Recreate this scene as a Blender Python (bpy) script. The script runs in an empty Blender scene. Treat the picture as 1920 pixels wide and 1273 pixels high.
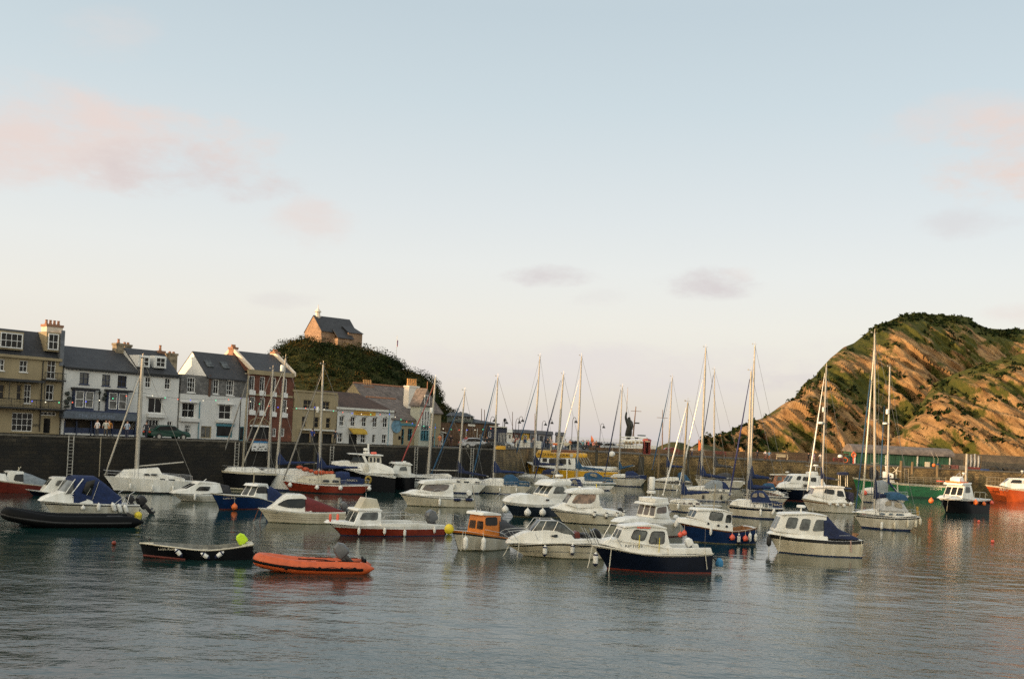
import bpy, bmesh, math, random
from mathutils import Vector, Matrix, noise
random.seed(7)
R=math.radians
sc=bpy.context.scene
col=sc.collection
PI=math.pi
# ------------------------------------------------------------------ camera
H=7.0; FPX=1900.0; ROLL=R(2.8); PITCH=R(0.9)
SHIFT=(175.5-FPX*math.tan(PITCH))/1920.0
camd=bpy.data.cameras.new('camera'); cam=bpy.data.objects.new('camera',camd); col.objects.link(cam)
camd.sensor_width=36; camd.sensor_fit='HORIZONTAL'; camd.lens=36*FPX/1920; camd.shift_y=SHIFT
camd.clip_start=0.5; camd.clip_end=40000
CM=Matrix.Rotation(R(90)+PITCH,4,'X')@Matrix.Rotation(ROLL,4,'Z')
cam.matrix_world=Matrix.Translation((0,0,H))@CM
sc.camera=cam
CM3=CM.to_3x3(); CO=Vector((0,0,H))
def ray(px,py):
    return CM3@Vector(((px-960)/FPX,(636.5-py)/FPX+SHIFT*1920/FPX,-1))
def onz(px,py,z):
    d=ray(px,py); return CO+d*((z-H)/d.z)
def ony(px,py,Y):
    d=ray(px,py); return CO+d*(Y/d.y)
class Fr:
    def __init__(s,O,deg):
        s.O=Vector((O[0],O[1],O[2] if len(O)>2 else 0)); s.a=R(deg)
        s.ex=Vector((math.cos(s.a),math.sin(s.a),0)); s.ey=Vector((-math.sin(s.a),math.cos(s.a),0))
    def at(s,px,py,w=0):
        d=ray(px,py); t=(w-(CO-s.O).dot(s.ey))/d.dot(s.ey)
        P=CO+d*t-s.O
        return P.dot(s.ex),P.z
    def w2(s,x,y,z=0): return s.O+s.ex*x+s.ey*y+Vector((0,0,z))
# ------------------------------------------------------------------ materials
MATS={}
def nd(nt,t,**k):
    n=nt.nodes.new(t)
    for a,b in k.items(): setattr(n,a,b)
    return n
def mat(name,c,rough=.6,metal=0,var=.12,scale=3.0,bump=0,bscale=20,spec=.5,c2=None,trans=0,emit=0,streak=0,coord='Object'):
    key=name
    if key in MATS: return MATS[key]
    m=bpy.data.materials.new(name); m.use_nodes=True; nt=m.node_tree; b=nt.nodes['Principled BSDF']
    L=nt.links.new
    tc=nd(nt,'ShaderNodeTexCoord'); nz=nd(nt,'ShaderNodeTexNoise'); nz.inputs['Scale'].default_value=scale; nz.inputs['Detail'].default_value=5; nz.inputs['Roughness'].default_value=.62
    src=tc.outputs[coord]
    if streak:
        mp=nd(nt,'ShaderNodeMapping'); mp.inputs['Scale'].default_value=(1,1,streak); L(src,mp.inputs[0]); src=mp.outputs[0]
    L(src,nz.inputs['Vector'])
    mx=nd(nt,'ShaderNodeMix',data_type='RGBA')
    rp=nd(nt,'ShaderNodeMapRange'); rp.inputs[1].default_value=.33; rp.inputs[2].default_value=.67
    L(nz.outputs['Fac'],rp.inputs[0]); L(rp.outputs[0],mx.inputs['Factor'])
    c2=c2 or tuple(x*(1-var*1.6) for x in c); ca=tuple(min(1,x*(1+var*.4)) for x in c)
    mx.inputs['A'].default_value=(*ca,1); mx.inputs['B'].default_value=(*c2,1)
    L(mx.outputs['Result'],b.inputs['Base Color'])
    b.inputs['Roughness'].default_value=rough; b.inputs['Metallic'].default_value=metal
    b.inputs['Specular IOR Level'].default_value=spec
    if trans: b.inputs['Transmission Weight'].default_value=trans
    if emit:
        b.inputs['Emission Color'].default_value=(*c,1); b.inputs['Emission Strength'].default_value=emit
    if bump:
        n2=nd(nt,'ShaderNodeTexNoise'); n2.inputs['Scale'].default_value=bscale; n2.inputs['Detail'].default_value=4
        L(src,n2.inputs['Vector']); bp=nd(nt,'ShaderNodeBump'); bp.inputs['Strength'].default_value=bump; bp.inputs['Distance'].default_value=.05
        L(n2.outputs['Fac'],bp.inputs['Height']); L(bp.outputs[0],b.inputs['Normal'])
    MATS[key]=m; return m
def brickmat(name,c1,c2,mortar,sx,sy,rough=.85,bump=.6,offs=.5,msize=.04,nvar=.5,rot=None,big=None,wob=.24):
    """courses of stone, brick or slate on a wall or roof plane (uses object x and z)"""
    m=bpy.data.materials.new(name); m.use_nodes=True; nt=m.node_tree; b=nt.nodes['Principled BSDF']; L=nt.links.new
    tc=nd(nt,'ShaderNodeTexCoord'); sp=nd(nt,'ShaderNodeSeparateXYZ'); L(tc.outputs['Object'],sp.inputs[0])
    ad=nd(nt,'ShaderNodeMath',operation='ADD'); L(sp.outputs[0],ad.inputs[0]); L(sp.outputs[1],ad.inputs[1])
    cb=nd(nt,'ShaderNodeCombineXYZ'); L(ad.outputs[0],cb.inputs[0]); L(sp.outputs[2],cb.inputs[1])
    wn=nd(nt,'ShaderNodeTexNoise'); wn.inputs['Scale'].default_value=1.2; L(tc.outputs['Object'],wn.inputs['Vector'])
    wa=nd(nt,'ShaderNodeVectorMath',operation='SCALE'); wa.inputs['Scale'].default_value=min(sx,sy)*wob; L(wn.outputs['Color'],wa.inputs[0])
    va=nd(nt,'ShaderNodeVectorMath',operation='ADD'); L(cb.outputs[0],va.inputs[0]); L(wa.outputs[0],va.inputs[1])
    br=nd(nt,'ShaderNodeTexBrick'); br.offset=offs
    br.inputs['Scale'].default_value=1; br.inputs['Brick Width'].default_value=sx; br.inputs['Row Height'].default_value=sy
    br.inputs['Mortar Size'].default_value=msize*sy; br.inputs['Color1'].default_value=(*c1,1); br.inputs['Color2'].default_value=(*c2,1); br.inputs['Mortar'].default_value=(*mortar,1)
    L(va.outputs[0],br.inputs['Vector'])
    nz=nd(nt,'ShaderNodeTexNoise'); nz.inputs['Scale'].default_value=big or .6; nz.inputs['Detail'].default_value=6; nz.inputs['Roughness'].default_value=.7; L(tc.outputs['Object'],nz.inputs['Vector'])
    mr=nd(nt,'ShaderNodeMapRange'); mr.inputs[1].default_value=.3; mr.inputs[2].default_value=.7; mr.inputs[3].default_value=1-nvar; mr.inputs[4].default_value=1+nvar*.5; L(nz.outputs['Fac'],mr.inputs[0])
    ml=nd(nt,'ShaderNodeMix',data_type='RGBA',blend_type='MULTIPLY'); ml.inputs['Factor'].default_value=1; L(br.outputs['Color'],ml.inputs['A']); L(mr.outputs[0],ml.inputs['B'])
    L(ml.outputs['Result'],b.inputs['Base Color']); b.inputs['Roughness'].default_value=rough
    n2=nd(nt,'ShaderNodeTexNoise'); n2.inputs['Scale'].default_value=9; n2.inputs['Detail'].default_value=5; L(tc.outputs['Object'],n2.inputs['Vector'])
    s2=nd(nt,'ShaderNodeMath',operation='SUBTRACT'); L(n2.outputs['Fac'],s2.inputs[0]); L(br.outputs['Fac'],s2.inputs[1])
    bp=nd(nt,'ShaderNodeBump'); bp.inputs['Strength'].default_value=bump; bp.inputs['Distance'].default_value=.06; L(s2.outputs[0],bp.inputs['Height']); L(bp.outputs[0],b.inputs['Normal'])
    return m,nt,ml,b,sp
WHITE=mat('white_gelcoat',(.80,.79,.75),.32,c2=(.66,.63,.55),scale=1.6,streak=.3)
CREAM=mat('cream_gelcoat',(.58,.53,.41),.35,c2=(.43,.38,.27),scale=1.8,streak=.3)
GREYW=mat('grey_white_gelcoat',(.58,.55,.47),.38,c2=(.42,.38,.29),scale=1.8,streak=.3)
STAIN=mat('waterline_weed',(.16,.15,.085),.8,var=.5,scale=5)
DECK=mat('deck_nonslip',(.62,.61,.57),.7,var=.15,scale=3)
NAVY=mat('navy_paint',(.004,.007,.017),.3,var=.2,scale=1.5,spec=.22)
BLUE=mat('blue_paint',(.007,.026,.09),.3,var=.2,scale=1.5,spec=.3)
BLACK=mat('black_paint',(.004,.0045,.006),.4,var=.2,spec=.18)
REDH=mat('red_brown_paint',(.22,.027,.010),.33,var=.2,scale=1.5)
REDD=mat('dark_red_paint',(.16,.025,.015),.4,var=.2)
ORNG=mat('orange_paint',(.40,.07,.014),.35,var=.12,scale=1.5)
ORCAB=mat('orange_cabin_paint',(.60,.18,.02),.4,var=.12)
YEL=mat('yellow_paint',(.72,.39,.02),.38,var=.2,scale=1.2)
GREEN=mat('green_paint',(.012,.13,.045),.4,var=.2,scale=1.5)
ANTIR=mat('red_antifoul',(.12,.02,.012),.7,var=.3)
ANTIB=mat('blue_antifoul',(.01,.02,.07),.7,var=.3)
ANTIK=mat('black_antifoul',(.01,.01,.01),.7,var=.3)
GLASS=mat('dark_glass',(.012,.014,.014),.06,var=.4,scale=2.2,spec=.3)
GLASSL=mat('pale_glass',(.08,.09,.085),.08,var=.7,scale=2.5,spec=.5)
GLASSB=mat('curtained_glass',(.10,.065,.05),.1,var=.5,scale=2.5,spec=.7)
CBLUE=mat('blue_canvas',(.008,.022,.085),.85,var=.25,scale=4,bump=.5,bscale=5)
CNAVY=mat('navy_canvas',(.010,.018,.06),.85,var=.25,scale=4,bump=.5,bscale=5)
CTEAL=mat('faded_blue_canvas',(.02,.08,.16),.85,var=.25,scale=4,bump=.5,bscale=5)
CGREY=mat('grey_canvas',(.055,.055,.06),.85,var=.25,scale=4,bump=.5,bscale=5)
CLGREY=mat('pale_grey_canvas',(.25,.28,.30),.85,var=.2,scale=4,bump=.5,bscale=5)
CRED=mat('dark_red_canvas',(.15,.02,.02),.85,var=.25,scale=4,bump=.5,bscale=5)
ALU=mat('mast_aluminium',(.44,.41,.35),.42,metal=.35,var=.1)
ALUD=mat('dark_mast_paint',(.30,.26,.18),.5,var=.2)
STEEL=mat('stainless_rail',(.62,.61,.58),.3,metal=.7,var=.1)
WIRE=mat('rigging_wire',(.22,.21,.19),.5,metal=.3,var=.1)
ROPE=mat('white_rope',(.6,.56,.45),.9,var=.2)
RUB=mat('black_rubber',(.014,.014,.014),.6,var=.3)
WOOD=mat('varnished_wood',(.20,.09,.03),.45,var=.3,scale=6)
FENW=mat('white_fender_vinyl',(.76,.74,.68),.45,var=.12,scale=6)
FENR=mat('red_fender_vinyl',(.75,.12,.07),.45,var=.1)
FENO=mat('orange_fender_vinyl',(.75,.16,.03),.45,var=.1)
YELB=mat('yellow_plastic',(.75,.58,.03),.5,var=.1)
LIME=mat('lime_cover',(.55,.80,.02),.7,var=.15,scale=5,bump=.6,bscale=6)
COWL=mat('outboard_grey',(.12,.125,.13),.3,var=.2)
COWLK=mat('outboard_black',(.012,.012,.014),.3,var=.2)
INTER=mat('boat_interior_grey',(.22,.22,.20),.7,var=.3,scale=4)
INTERB=mat('boat_interior_tan',(.35,.17,.07),.7,var=.3,scale=4)
FLOATO=mat('orange_hypalon',(.60,.105,.025),.5,var=.15,scale=3)
FLOATK=mat('black_hypalon',(.004,.0045,.005),.65,var=.2,scale=3,spec=.12)
# ------------------------------------------------------------------ mesh builder
class MB:
    def __init__(s): s.v=[]; s.f=[]; s.m=[]
    def add(s,vs,fs,mi=0):
        o=len(s.v); s.v+= [tuple(v) for v in vs]; s.f+=[tuple(i+o for i in f) for f in fs]; s.m+=[mi]*len(fs); return o
    def box(s,x0,x1,y0,y1,z0,z1,mi=0):
        s.add([(x0,y0,z0),(x1,y0,z0),(x1,y1,z0),(x0,y1,z0),(x0,y0,z1),(x1,y0,z1),(x1,y1,z1),(x0,y1,z1)],
              [(0,3,2,1),(4,5,6,7),(0,1,5,4),(1,2,6,5),(2,3,7,6),(3,0,4,7)],mi); return s
    def tube(s,pts,r,n=6,mi=0,caps=True,r2=None,closed=False,flat=1):
        P=[Vector(p) for p in pts]; k=len(P); rs=[r]*k if r2 is None else [r+(r2-r)*i/(k-1) for i in range(k)]
        if isinstance(r,(list,tuple)): rs=list(r)
        o=len(s.v)
        for i,p in enumerate(P):
            if closed: d=P[(i+1)%k]-P[i-1]
            else: d=P[min(i+1,k-1)]-P[max(i-1,0)]
            d.normalize()
            up=Vector((0,0,1)) if abs(d.z)<.95 else Vector((0,1,0))
            a=d.cross(up).normalized(); b=a.cross(d).normalized()
            for j in range(n):
                t=2*PI*j/n; q=p+a*(math.cos(t)*rs[i])+b*(math.sin(t)*rs[i]*flat); s.v.append(tuple(q))
        m=k if closed else k-1
        for i in range(m):
            for j in range(n):
                a0=o+i*n+j; a1=o+i*n+(j+1)%n; b0=o+((i+1)%k)*n+j; b1=o+((i+1)%k)*n+(j+1)%n
                s.f.append((a0,a1,b1,b0)); s.m.append(mi)
        if caps and not closed:
            s.f.append(tuple(o+j for j in reversed(range(n)))); s.m.append(mi)
            s.f.append(tuple(o+(k-1)*n+j for j in range(n))); s.m.append(mi)
        return s
    def lathe(s,prof,c=(0,0,0),n=12,mi=0,axis='z'):
        o=len(s.v); k=len(prof)
        for (r,z) in prof:
            for j in range(n):
                t=2*PI*j/n
                p=(r*math.cos(t),r*math.sin(t),z)
                if axis=='x': p=(p[2],p[0],p[1])
                if axis=='y': p=(p[0],p[2],p[1])
                s.v.append((c[0]+p[0],c[1]+p[1],c[2]+p[2]))
        for i in range(k-1):
            for j in range(n):
                s.f.append((o+i*n+j,o+i*n+(j+1)%n,o+(i+1)*n+(j+1)%n,o+(i+1)*n+j)); s.m.append(mi)
        s.f.append(tuple(o+j for j in reversed(range(n)))); s.m.append(mi)
        s.f.append(tuple(o+(k-1)*n+j for j in range(n))); s.m.append(mi)
        return s
    def ball(s,c,r,n=12,mi=0,sz=1.0):
        pr=[(max(.001,r*math.sin(PI*i/8)),-r*math.cos(PI*i/8)*sz) for i in range(9)]
        return s.lathe(pr,c,n,mi)
    def prism(s,poly,y0,y1,mi=0):   # poly in (x,z), between y0 and y1
        n=len(poly); o=[(p[0],y0,p[1]) for p in poly]+[(p[0],y1,p[1]) for p in poly]
        s.add(o,[tuple(range(n)),tuple(reversed(range(n,2*n)))]+[(i,i+n,(i+1)%n+n,(i+1)%n) for i in range(n)],mi); return s
    def build(s,name,mats,parent=None,smooth=True,ang=35,bevel=0,seg=2):
        me=bpy.data.meshes.new(name); me.from_pydata(s.v,[],s.f)
        if not isinstance(mats,(list,tuple)): mats=[mats]
        for m in mats: me.materials.append(m)
        me.polygons.foreach_set('material_index',s.m)
        bm=bmesh.new(); bm.from_mesh(me); bmesh.ops.recalc_face_normals(bm,faces=bm.faces)
        if bevel:
            bm.edges.ensure_lookup_table()
            es=[e for e in bm.edges if len(e.link_faces)==2 and e.calc_face_angle(0)>R(25)]
            try: bmesh.ops.bevel(bm,geom=es,offset=bevel,segments=seg,affect='EDGES',profile=.6,clamp_overlap=True)
            except Exception: pass
        bm.to_mesh(me); bm.free()
        if smooth:
            me.polygons.foreach_set('use_smooth',[True]*len(me.polygons)); me.set_sharp_from_angle(angle=R(ang))
        me.update()
        o=bpy.data.objects.new(name,me); col.objects.link(o)
        if parent: o.parent=parent
        return o
def tag(o,label=None,cat=None,group=None,kind=None):
    if label: o['label']=label
    if cat: o['category']=cat
    if group: o['group']=group
    if kind: o['kind']=kind
    return o
def empty(name,loc,rz=0,label=None,cat=None,group=None):
    o=bpy.data.objects.new(name,None); col.objects.link(o); o.location=loc; o.rotation_euler=(0,0,rz); o.empty_display_size=.3
    return tag(o,label,cat,group)
def text(s,size,parent,M,mt,name='lettering',width=None,ext=.003,sx=1):
    cu=bpy.data.curves.new(name,'FONT'); cu.body=s; cu.size=size; cu.extrude=ext; cu.align_x='CENTER'; cu.align_y='CENTER'; cu.resolution_u=2
    t=bpy.data.objects.new('tmp_text',cu); col.objects.link(t); bpy.context.view_layer.update()
    me=bpy.data.meshes.new_from_object(t.evaluated_get(bpy.context.evaluated_depsgraph_get())); bpy.data.objects.remove(t)
    me.materials.clear(); me.materials.append(mt)
    if width:
        xs=[v.co.x for v in me.vertices]; w=max(xs)-min(xs)
        if w>0: sx=width/w
    o=bpy.data.objects.new(name,me); col.objects.link(o); o.parent=parent
    o.matrix_local=M@Matrix.Diagonal((sx,1,1,1)); return o
def copy_tree(o,parent=None):
    c=o.copy(); col.objects.link(c)
    if parent: c.parent=parent
    for ch in list(o.children): copy_tree(ch,c)
    return c
# ------------------------------------------------------------------ boats
ZA=(0,780,5.303);ZB=(300,820,5.303);ZC=(460,860,4.8);ZD=(580,800,5.647);ZE=(840,820,4.897);ZF=(1080,840,4.897);ZG=(1400,820,4.897)
ZH=(1580,780,4.897);ZI=(1220,860,7.385);ZJ=(960,860,8.727);ZK=(420,860,9.6);ZL=(1590,850,8.484);ZM=(980,820,10.667);ZN=(1330,800,6.62);ZO=(1700,880,8.727);ZP=(250,990,8.0);Z0=(0,0,1)
ORD=['first','second','third','fourth','fifth','sixth','seventh','eighth']
def interp(pts,x):
    if x<=pts[0][0]: return pts[0][1]
    for a,b in zip(pts,pts[1:]):
        if x<=b[0]: return a[1]+(b[1]-a[1])*(x-a[0])/max(1e-9,b[0]-a[0])
    return pts[-1][1]
class Boat:
    def __init__(s,name,label,short,Z,wl,yawp,beam,cat='boat',group='boats moored in the harbour'):
        s.Z=Z; s.B=beam; s.short=short
        px,py=Z[0]+wl[0]/Z[2],Z[1]+wl[1]/Z[2]
        P=onz(px,py,0); az=math.degrees(math.atan2(P.x,P.y)); hd=180+yawp-az
        f=Fr((P.x,P.y,0),hd); s.fr=Fr(P-f.ey*(beam*.47),hd)
        s.e=empty(name,s.fr.O,s.fr.a,label,cat,group)
        s.nf=0; s.D=P.length
    def px(s,X,Y,Z=None):
        Z=Z or s.Z; return Z[0]+X/Z[2],Z[1]+Y/Z[2]
    def at(s,X,Y,w,Z=None):
        a,b=s.px(X,Y,Z); return s.fr.at(a,b,w)
    def b(s,t):
        tm=s.tm
        if t<tm: r=1-(1-t/tm)**s.pw
        else: r=1-(1-s.st)*((t-tm)/(1-tm))**1.6
        return max(.03,s.B/2*r)
    def hull(s,sheer,stem,bands,deck=DECK,rail=None,st=.85,tm=.5,pw=2.2,opening=None,sole=INTER,railr=.035,trake=.0,cap=None,shallow=.12,flare=.25,draft=.35):
        s.st=st; s.tm=tm; s.pw=pw
        W=[s.B/2]*len(sheer); W[0]=.02
        for it in range(3):
            P=[s.at(p[0],p[1],w) for p,w in zip(sheer,W)]
            xb=P[0][0]; xe=P[-1][0]
            W=[s.b(min(1,max(0,(xb-p[0])/(xb-xe)))) for p in P]; W[0]=.02
        xw=s.at(stem[0],stem[1],0)[0]
        s.xb=xb; s.xe=xe; s.L=xb-xe
        zc=sorted(((xb-p[0])/s.L,p[1]) for p in P)
        n=26; T=[(i/n)**1.15 for i in range(n+1)]
        zs=[interp(zc,t) for t in T]
        for _ in range(3): zs=[zs[0]]+[(zs[i-1]+2*zs[i]+zs[i+1])/4 for i in range(1,n)]+[zs[-1]]
        s.T=T; s.zs=zs
        rows=[1,.9,.8,.7,.6,.5,.4,.3,.2,.12,.06,0,-.5,-1]
        def X(t,q):
            xq=xw+(xb-xw)*(max(0,q)**1.25) if q>=0 else xw-.25*abs(q)*(abs(xb-xw)+.2)
            xr=xe+trake*(1-max(0,q))
            return xr+(xq-xr)*(1-t)
        def Y(t,q):
            bt=s.b(t)
            if t<s.tm: bw=s.B/2*(1-(1-t/s.tm)**(s.pw*.62))*.9
            else: bw=bt*.93
            bw=max(.02,min(bw,bt*.97))
            if q>=0: return bw+(bt-bw)*(q**.9 if flare else q)
            return bw*(1-abs(q)**1.5*.96)
        s.Xf=X; s.Yf=Y
        mb=MB(); mats=[]; 
        def mi(m):
            if m not in mats: mats.append(m)
            return mats.index(m)
        if bands[-2][1] in (CREAM,GREYW,WHITE): bands=bands[:-2]+[(.06,bands[-2][1]),(0,STAIN),bands[-1]]
        def band(q):
            for lo,m in bands:
                if q>lo: return m
            return bands[-1][1]
        nr=len(rows)
        for sd in (1,-1):
            o=len(mb.v)
            for i,t in enumerate(T):
                for q in rows:
                    z=zs[i]*q if q>=0 else q*draft*(1-.5*t)
                    mb.v.append((X(t,q),sd*Y(t,q),z))
            for i in range(n):
                for j in range(nr-1):
                    a=o+i*nr+j; mb.f.append((a,a+1,a+nr+1,a+nr)); mb.m.append(mi(band((rows[j]+rows[j+1])/2)))
        # transom
        o=len(mb.v)
        for q in rows:
            z=zs[-1]*q if q>=0 else q*draft*.5
            mb.v.append((X(1,q)-.004,Y(1,q),z)); mb.v.append((X(1,q)-.004,-Y(1,q),z))
        for j in range(nr-1):
            a=o+2*j; mb.f.append((a,a+1,a+3,a+2)); mb.m.append(mi(band((rows[j]+rows[j+1])/2)))
        s.h=mb.build('hull',mats,s.e,ang=40)
        # deck
        d=MB(); dm=[deck,sole,cap or deck]
        op=opening
        def dr(t):
            if op and op[0]<=t<=op[1]: return op[2]
            return .03
        TT=sorted(set(T)|({op[0],op[0]-.001,op[1],op[1]+.001} if op else set()))
        pr=None; cw=.09 if op else .05
        for t in TT:
            zt=interp(list(zip(T,zs)),t)-.004; hb=s.b(t); inn=max(.01,hb-cw); dd=dr(t)
            qq=max(.05,1-dd/max(.2,zt)); lw=min(inn,Y(t,qq)-.06) if dd>.1 else inn
            lw=max(.01,lw); x=X(t,1); cam_=.04*hb if dd<.1 else 0
            row=[(x,hb,zt),(x,inn,zt+.012),(x,inn,zt-.01),(x,lw,zt-dd+.02),(x,0,zt-dd+.02+cam_),(x,-lw,zt-dd+.02),(x,-inn,zt-.01),(x,-inn,zt+.012),(x,-hb,zt)]
            o=len(d.v); d.v+=row
            if pr is not None:
                for j in range(8):
                    d.f.append((pr+j,pr+j+1,o+j+1,o+j)); d.m.append(2 if j in (0,7) else (1 if dd>.1 or pdd>.1 else 0))
            pr=o; pdd=dd
        d.build('deck',dm,s.e,ang=30)
        if rail:
            r_=MB()
            for sd in (1,-1):
                r_.tube([(X(t,1)+.01,sd*(s.b(t)+.012),zs[i]-.03) for i,t in enumerate(T)],railr,5)
            r_.tube([(X(1,1)-.02,s.b(1),zs[-1]-.03),(X(1,1)-.02,-s.b(1),zs[-1]-.03)],railr,5)
            r_.build('rubbing_strake',rail,s.e)
        return s
    def tz(s,x):
        t=min(1,max(0,(s.xb-x)/s.L)); return t
    def sheerz(s,x): return interp(list(zip(s.T,s.zs)),s.tz(x))
    def wcl(s,x,k=.9):   # half beam at x
        return s.b(s.tz(x))*k
    def stripe(s,q0,q1,m,name='hull_stripe',t0=0.02,t1=1,out=.006):
        mb=MB()
        for sd in (1,-1):
            pr=None
            for i,t in enumerate(s.T):
                if t<t0 or t>t1: continue
                z0=s.zs[i]*q0; z1=s.zs[i]*q1
                o=len(mb.v); mb.v+=[(s.Xf(t,q0),sd*(s.Yf(t,q0)+out),z0),(s.Xf(t,q1),sd*(s.Yf(t,q1)+out),z1)]
                if pr is not None: mb.f.append((pr,pr+1,o+1,o)); mb.m.append(0)
                pr=o
        return mb.build(name,m,s.e)
    def cabin(s,p,wb,wt,m=WHITE,win=(),front=None,fn=2,name='cabin',glass=GLASS,bev=.035,nose=1.0,fglass=None,hm=.12,both=True,Z=None,frame=None,fcover=.14,rear=None):
        """p: side outline in picture coordinates, extruded across the boat; wb/wt half widths at foot and top"""
        L=[s.at(q[0],q[1],wb,Z) for q in p]
        zmin=min(q[1] for q in L); zmax=max(q[1] for q in L)
        for it in range(2):
            L=[s.at(q[0],q[1],wb+(wt-wb)*(l[1]-zmin)/max(.01,zmax-zmin),Z) for q,l in zip(p,L)]
            zmin=min(q[1] for q in L); zmax=max(q[1] for q in L)
        x0=min(q[0] for q in L); x1=max(q[0] for q in L)
        def w(x,z):
            k=wb+(wt-wb)*min(1,max(0,(z-zmin)/max(.01,zmax-zmin)))
            if nose<1:
                u=(x-x0)/(x1-x0); k*=1-(1-nose)*max(0,(u-.35)/.65)**1.5
            return k
        mb=MB(); n=len(L)
        vs=[(x,w(x,z),z) for x,z in L]+[(x,-w(x,z),z) for x,z in L]
        # roof camber
        o=mb.add(vs,[tuple(range(n)),tuple(reversed(range(n,2*n)))]+[(i,i+n,(i+1)%n+n,(i+1)%n) for i in range(n)])
        ob=mb.build(name,m,s.e,bevel=bev,ang=45)
        for k,poly in enumerate(win):
            Q=[]
            for q in poly:
                l=s.at(q[0],q[1],wb,Z)
                for it in range(2): l=s.at(q[0],q[1],w(*l),Z)
                Q.append(l)
            Q=rounded(Q,.18)
            for sd in ((1,-1) if both else (1,)):
                g=MB(); g_n=len(Q)
                a=[(x,sd*(w(x,z)+.012),z) for x,z in Q]; b=[(x,sd*(w(x,z)-.02),z) for x,z in Q]
                g.add(a+b,[tuple(range(g_n))]+[(i,(i+1)%g_n,(i+1)%g_n+g_n,i+g_n) for i in range(g_n)])
                g.build('window',glass,ob,smooth=False)
                if frame:
                    f=MB(); f.tube([(x,sd*(w(x,z)+.012),z) for x,z in Q],.022,4,closed=True); f.build('window_frame',frame,ob)
        def pane(i,fn,gl):
            a,b=L[i],L[i+1]
            dx,dz=b[0]-a[0],b[1]-a[1]; ln=math.hypot(dx,dz); nx,nz=dz/ln,-dx/ln
            if i==n-2 and False: pass
            cx=sum(q[0] for q in L)/n; cz=sum(q[1] for q in L)/n
            if (a[0]-cx)*nx+(a[1]-cz)*nz<0: nx,nz=-nx,-nz
            s0,s1=hm,1-hm
            for k in range(fn):
                Q=[]
                for (u,v) in ((k,s0),(k+1,s0),(k+1,s1),(k,s1)):
                    x=a[0]+dx*v; z=a[1]+dz*v; ww=w(x,z)*(1-fcover*.5)
                    g0=.06*(1 if u==k else -1)
                    y=-ww+2*ww*(u/fn)+g0
                    Q.append(Vector((x,y,z)))
                Q=rounded3(Q,.12)
                g=MB(); m_=len(Q); N=Vector((nx,0,nz))
                g.add([q+N*.014 for q in Q]+[q-N*.02 for q in Q],[tuple(range(m_))]+[(j,(j+1)%m_,(j+1)%m_+m_,j+m_) for j in range(m_)])
                g.build('windscreen_pane',gl,ob,smooth=False)
        if front is not None: pane(front[0],front[1],fglass or GLASSL)
        if rear is not None: pane(rear,2,glass)
        return ob
    def extr(s,p,w0,w1,m,name,bev=.02,Z=None,wref=None,top=None,parent=None):
        L=[s.at(q[0],q[1],wref if wref is not None else max(abs(w0),abs(w1)),Z) for q in p]
        mb=MB(); n=len(L); t=top if top is not None else 1
        zmin=min(q[1] for q in L); zmax=max(q[1] for q in L)
        def k(z): return 1+(t-1)*(z-zmin)/max(.01,zmax-zmin)
        mb.add([(x,w1*k(z),z) for x,z in L]+[(x,w0*k(z),z) for x,z in L],[tuple(range(n)),tuple(reversed(range(n,2*n)))]+[(i,i+n,(i+1)%n+n,(i+1)%n) for i in range(n)])
        return mb.build(name,m,parent or s.e,bevel=bev,ang=45)
    def hood(s,p,wb,m,name='sprayhood',Z=None,arch=.25,win=()):
        """soft canvas hood: the side outline lofted over hoops"""
        L=[s.at(q[0],q[1],wb,Z) for q in p]   # outline, foot-front over the top to foot-rear
        zb=min(L[0][1],L[-1][1]); n=len(L); mb=MB(); K=10; zt=max(q[1] for q in L)
        for i,(x,z) in enumerate(L):
            for j in range(K+1):
                th=PI*j/K; c=math.cos(th); sn=math.sin(th)
                y=wb*math.copysign(abs(c)**.55,c); zz=zb+(z-zb)*(sn**.45 if sn>0 else 0)*1.0
                sag=.02*math.sin(i*2.1+j*1.3)
                mb.v.append((x,y,zz+sag*sn))
        for i in range(n-1):
            for j in range(K):
                a=i*(K+1)+j; mb.f.append((a,a+1,a+K+2,a+K+1)); mb.m.append(0)
        for i in (0,n-1):
            mb.f.append(tuple(i*(K+1)+j for j in range(K+1))); mb.m.append(0)
        ob=mb.build(name,m,s.e,ang=60)
        for poly in win:
            Q=rounded([s.at(q[0],q[1],wb+.03,Z) for q in poly],.25)
            for sd in (1,-1):
                g=MB(); k=len(Q); g.add([(x,sd*(wb+.035),z) for x,z in Q]+[(x,sd*(wb-.05),z) for x,z in Q],[tuple(range(k))]+[(i,(i+1)%k,(i+1)%k+k,i+k) for i in range(k)])
                g.build('hood_window',mat('hood_window_plastic',(.35,.30,.22),.25,var=.4),ob,smooth=False)
        return ob
    def rails(s,pts,w,m=STEEL,r=.016,name='guard_rail',posts=(),Z=None,both=True,mid=False):
        """pts: (X,Y) along the top of the rail; posts: indices dropped to the deck"""
        for sd in ((1,-1) if both else (1,)):
            mb=MB(); P=[]
            for q in pts:
                ww=w if w is not None else None
                if ww is None:
                    l=s.at(q[0],q[1],s.B*.4,Z)
                    for it in range(2): l=s.at(q[0],q[1],s.wcl(l[0],.9),Z)
                    P.append((l[0],sd*s.wcl(l[0],.9),l[1]))
                else:
                    l=s.at(q[0],q[1],ww,Z); P.append((l[0],sd*ww,l[1]))
            mb.tube(P,r,5)
            if mid: mb.tube([(p[0],p[1],p[2]*.5+s.sheerz(p[0])*.5) for p in P],r*.7,4)
            for i in posts:
                p=P[i]; mb.tube([(p[0],p[1],s.sheerz(p[0])),p],r,5)
            mb.build(name,m,s.e)
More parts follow.
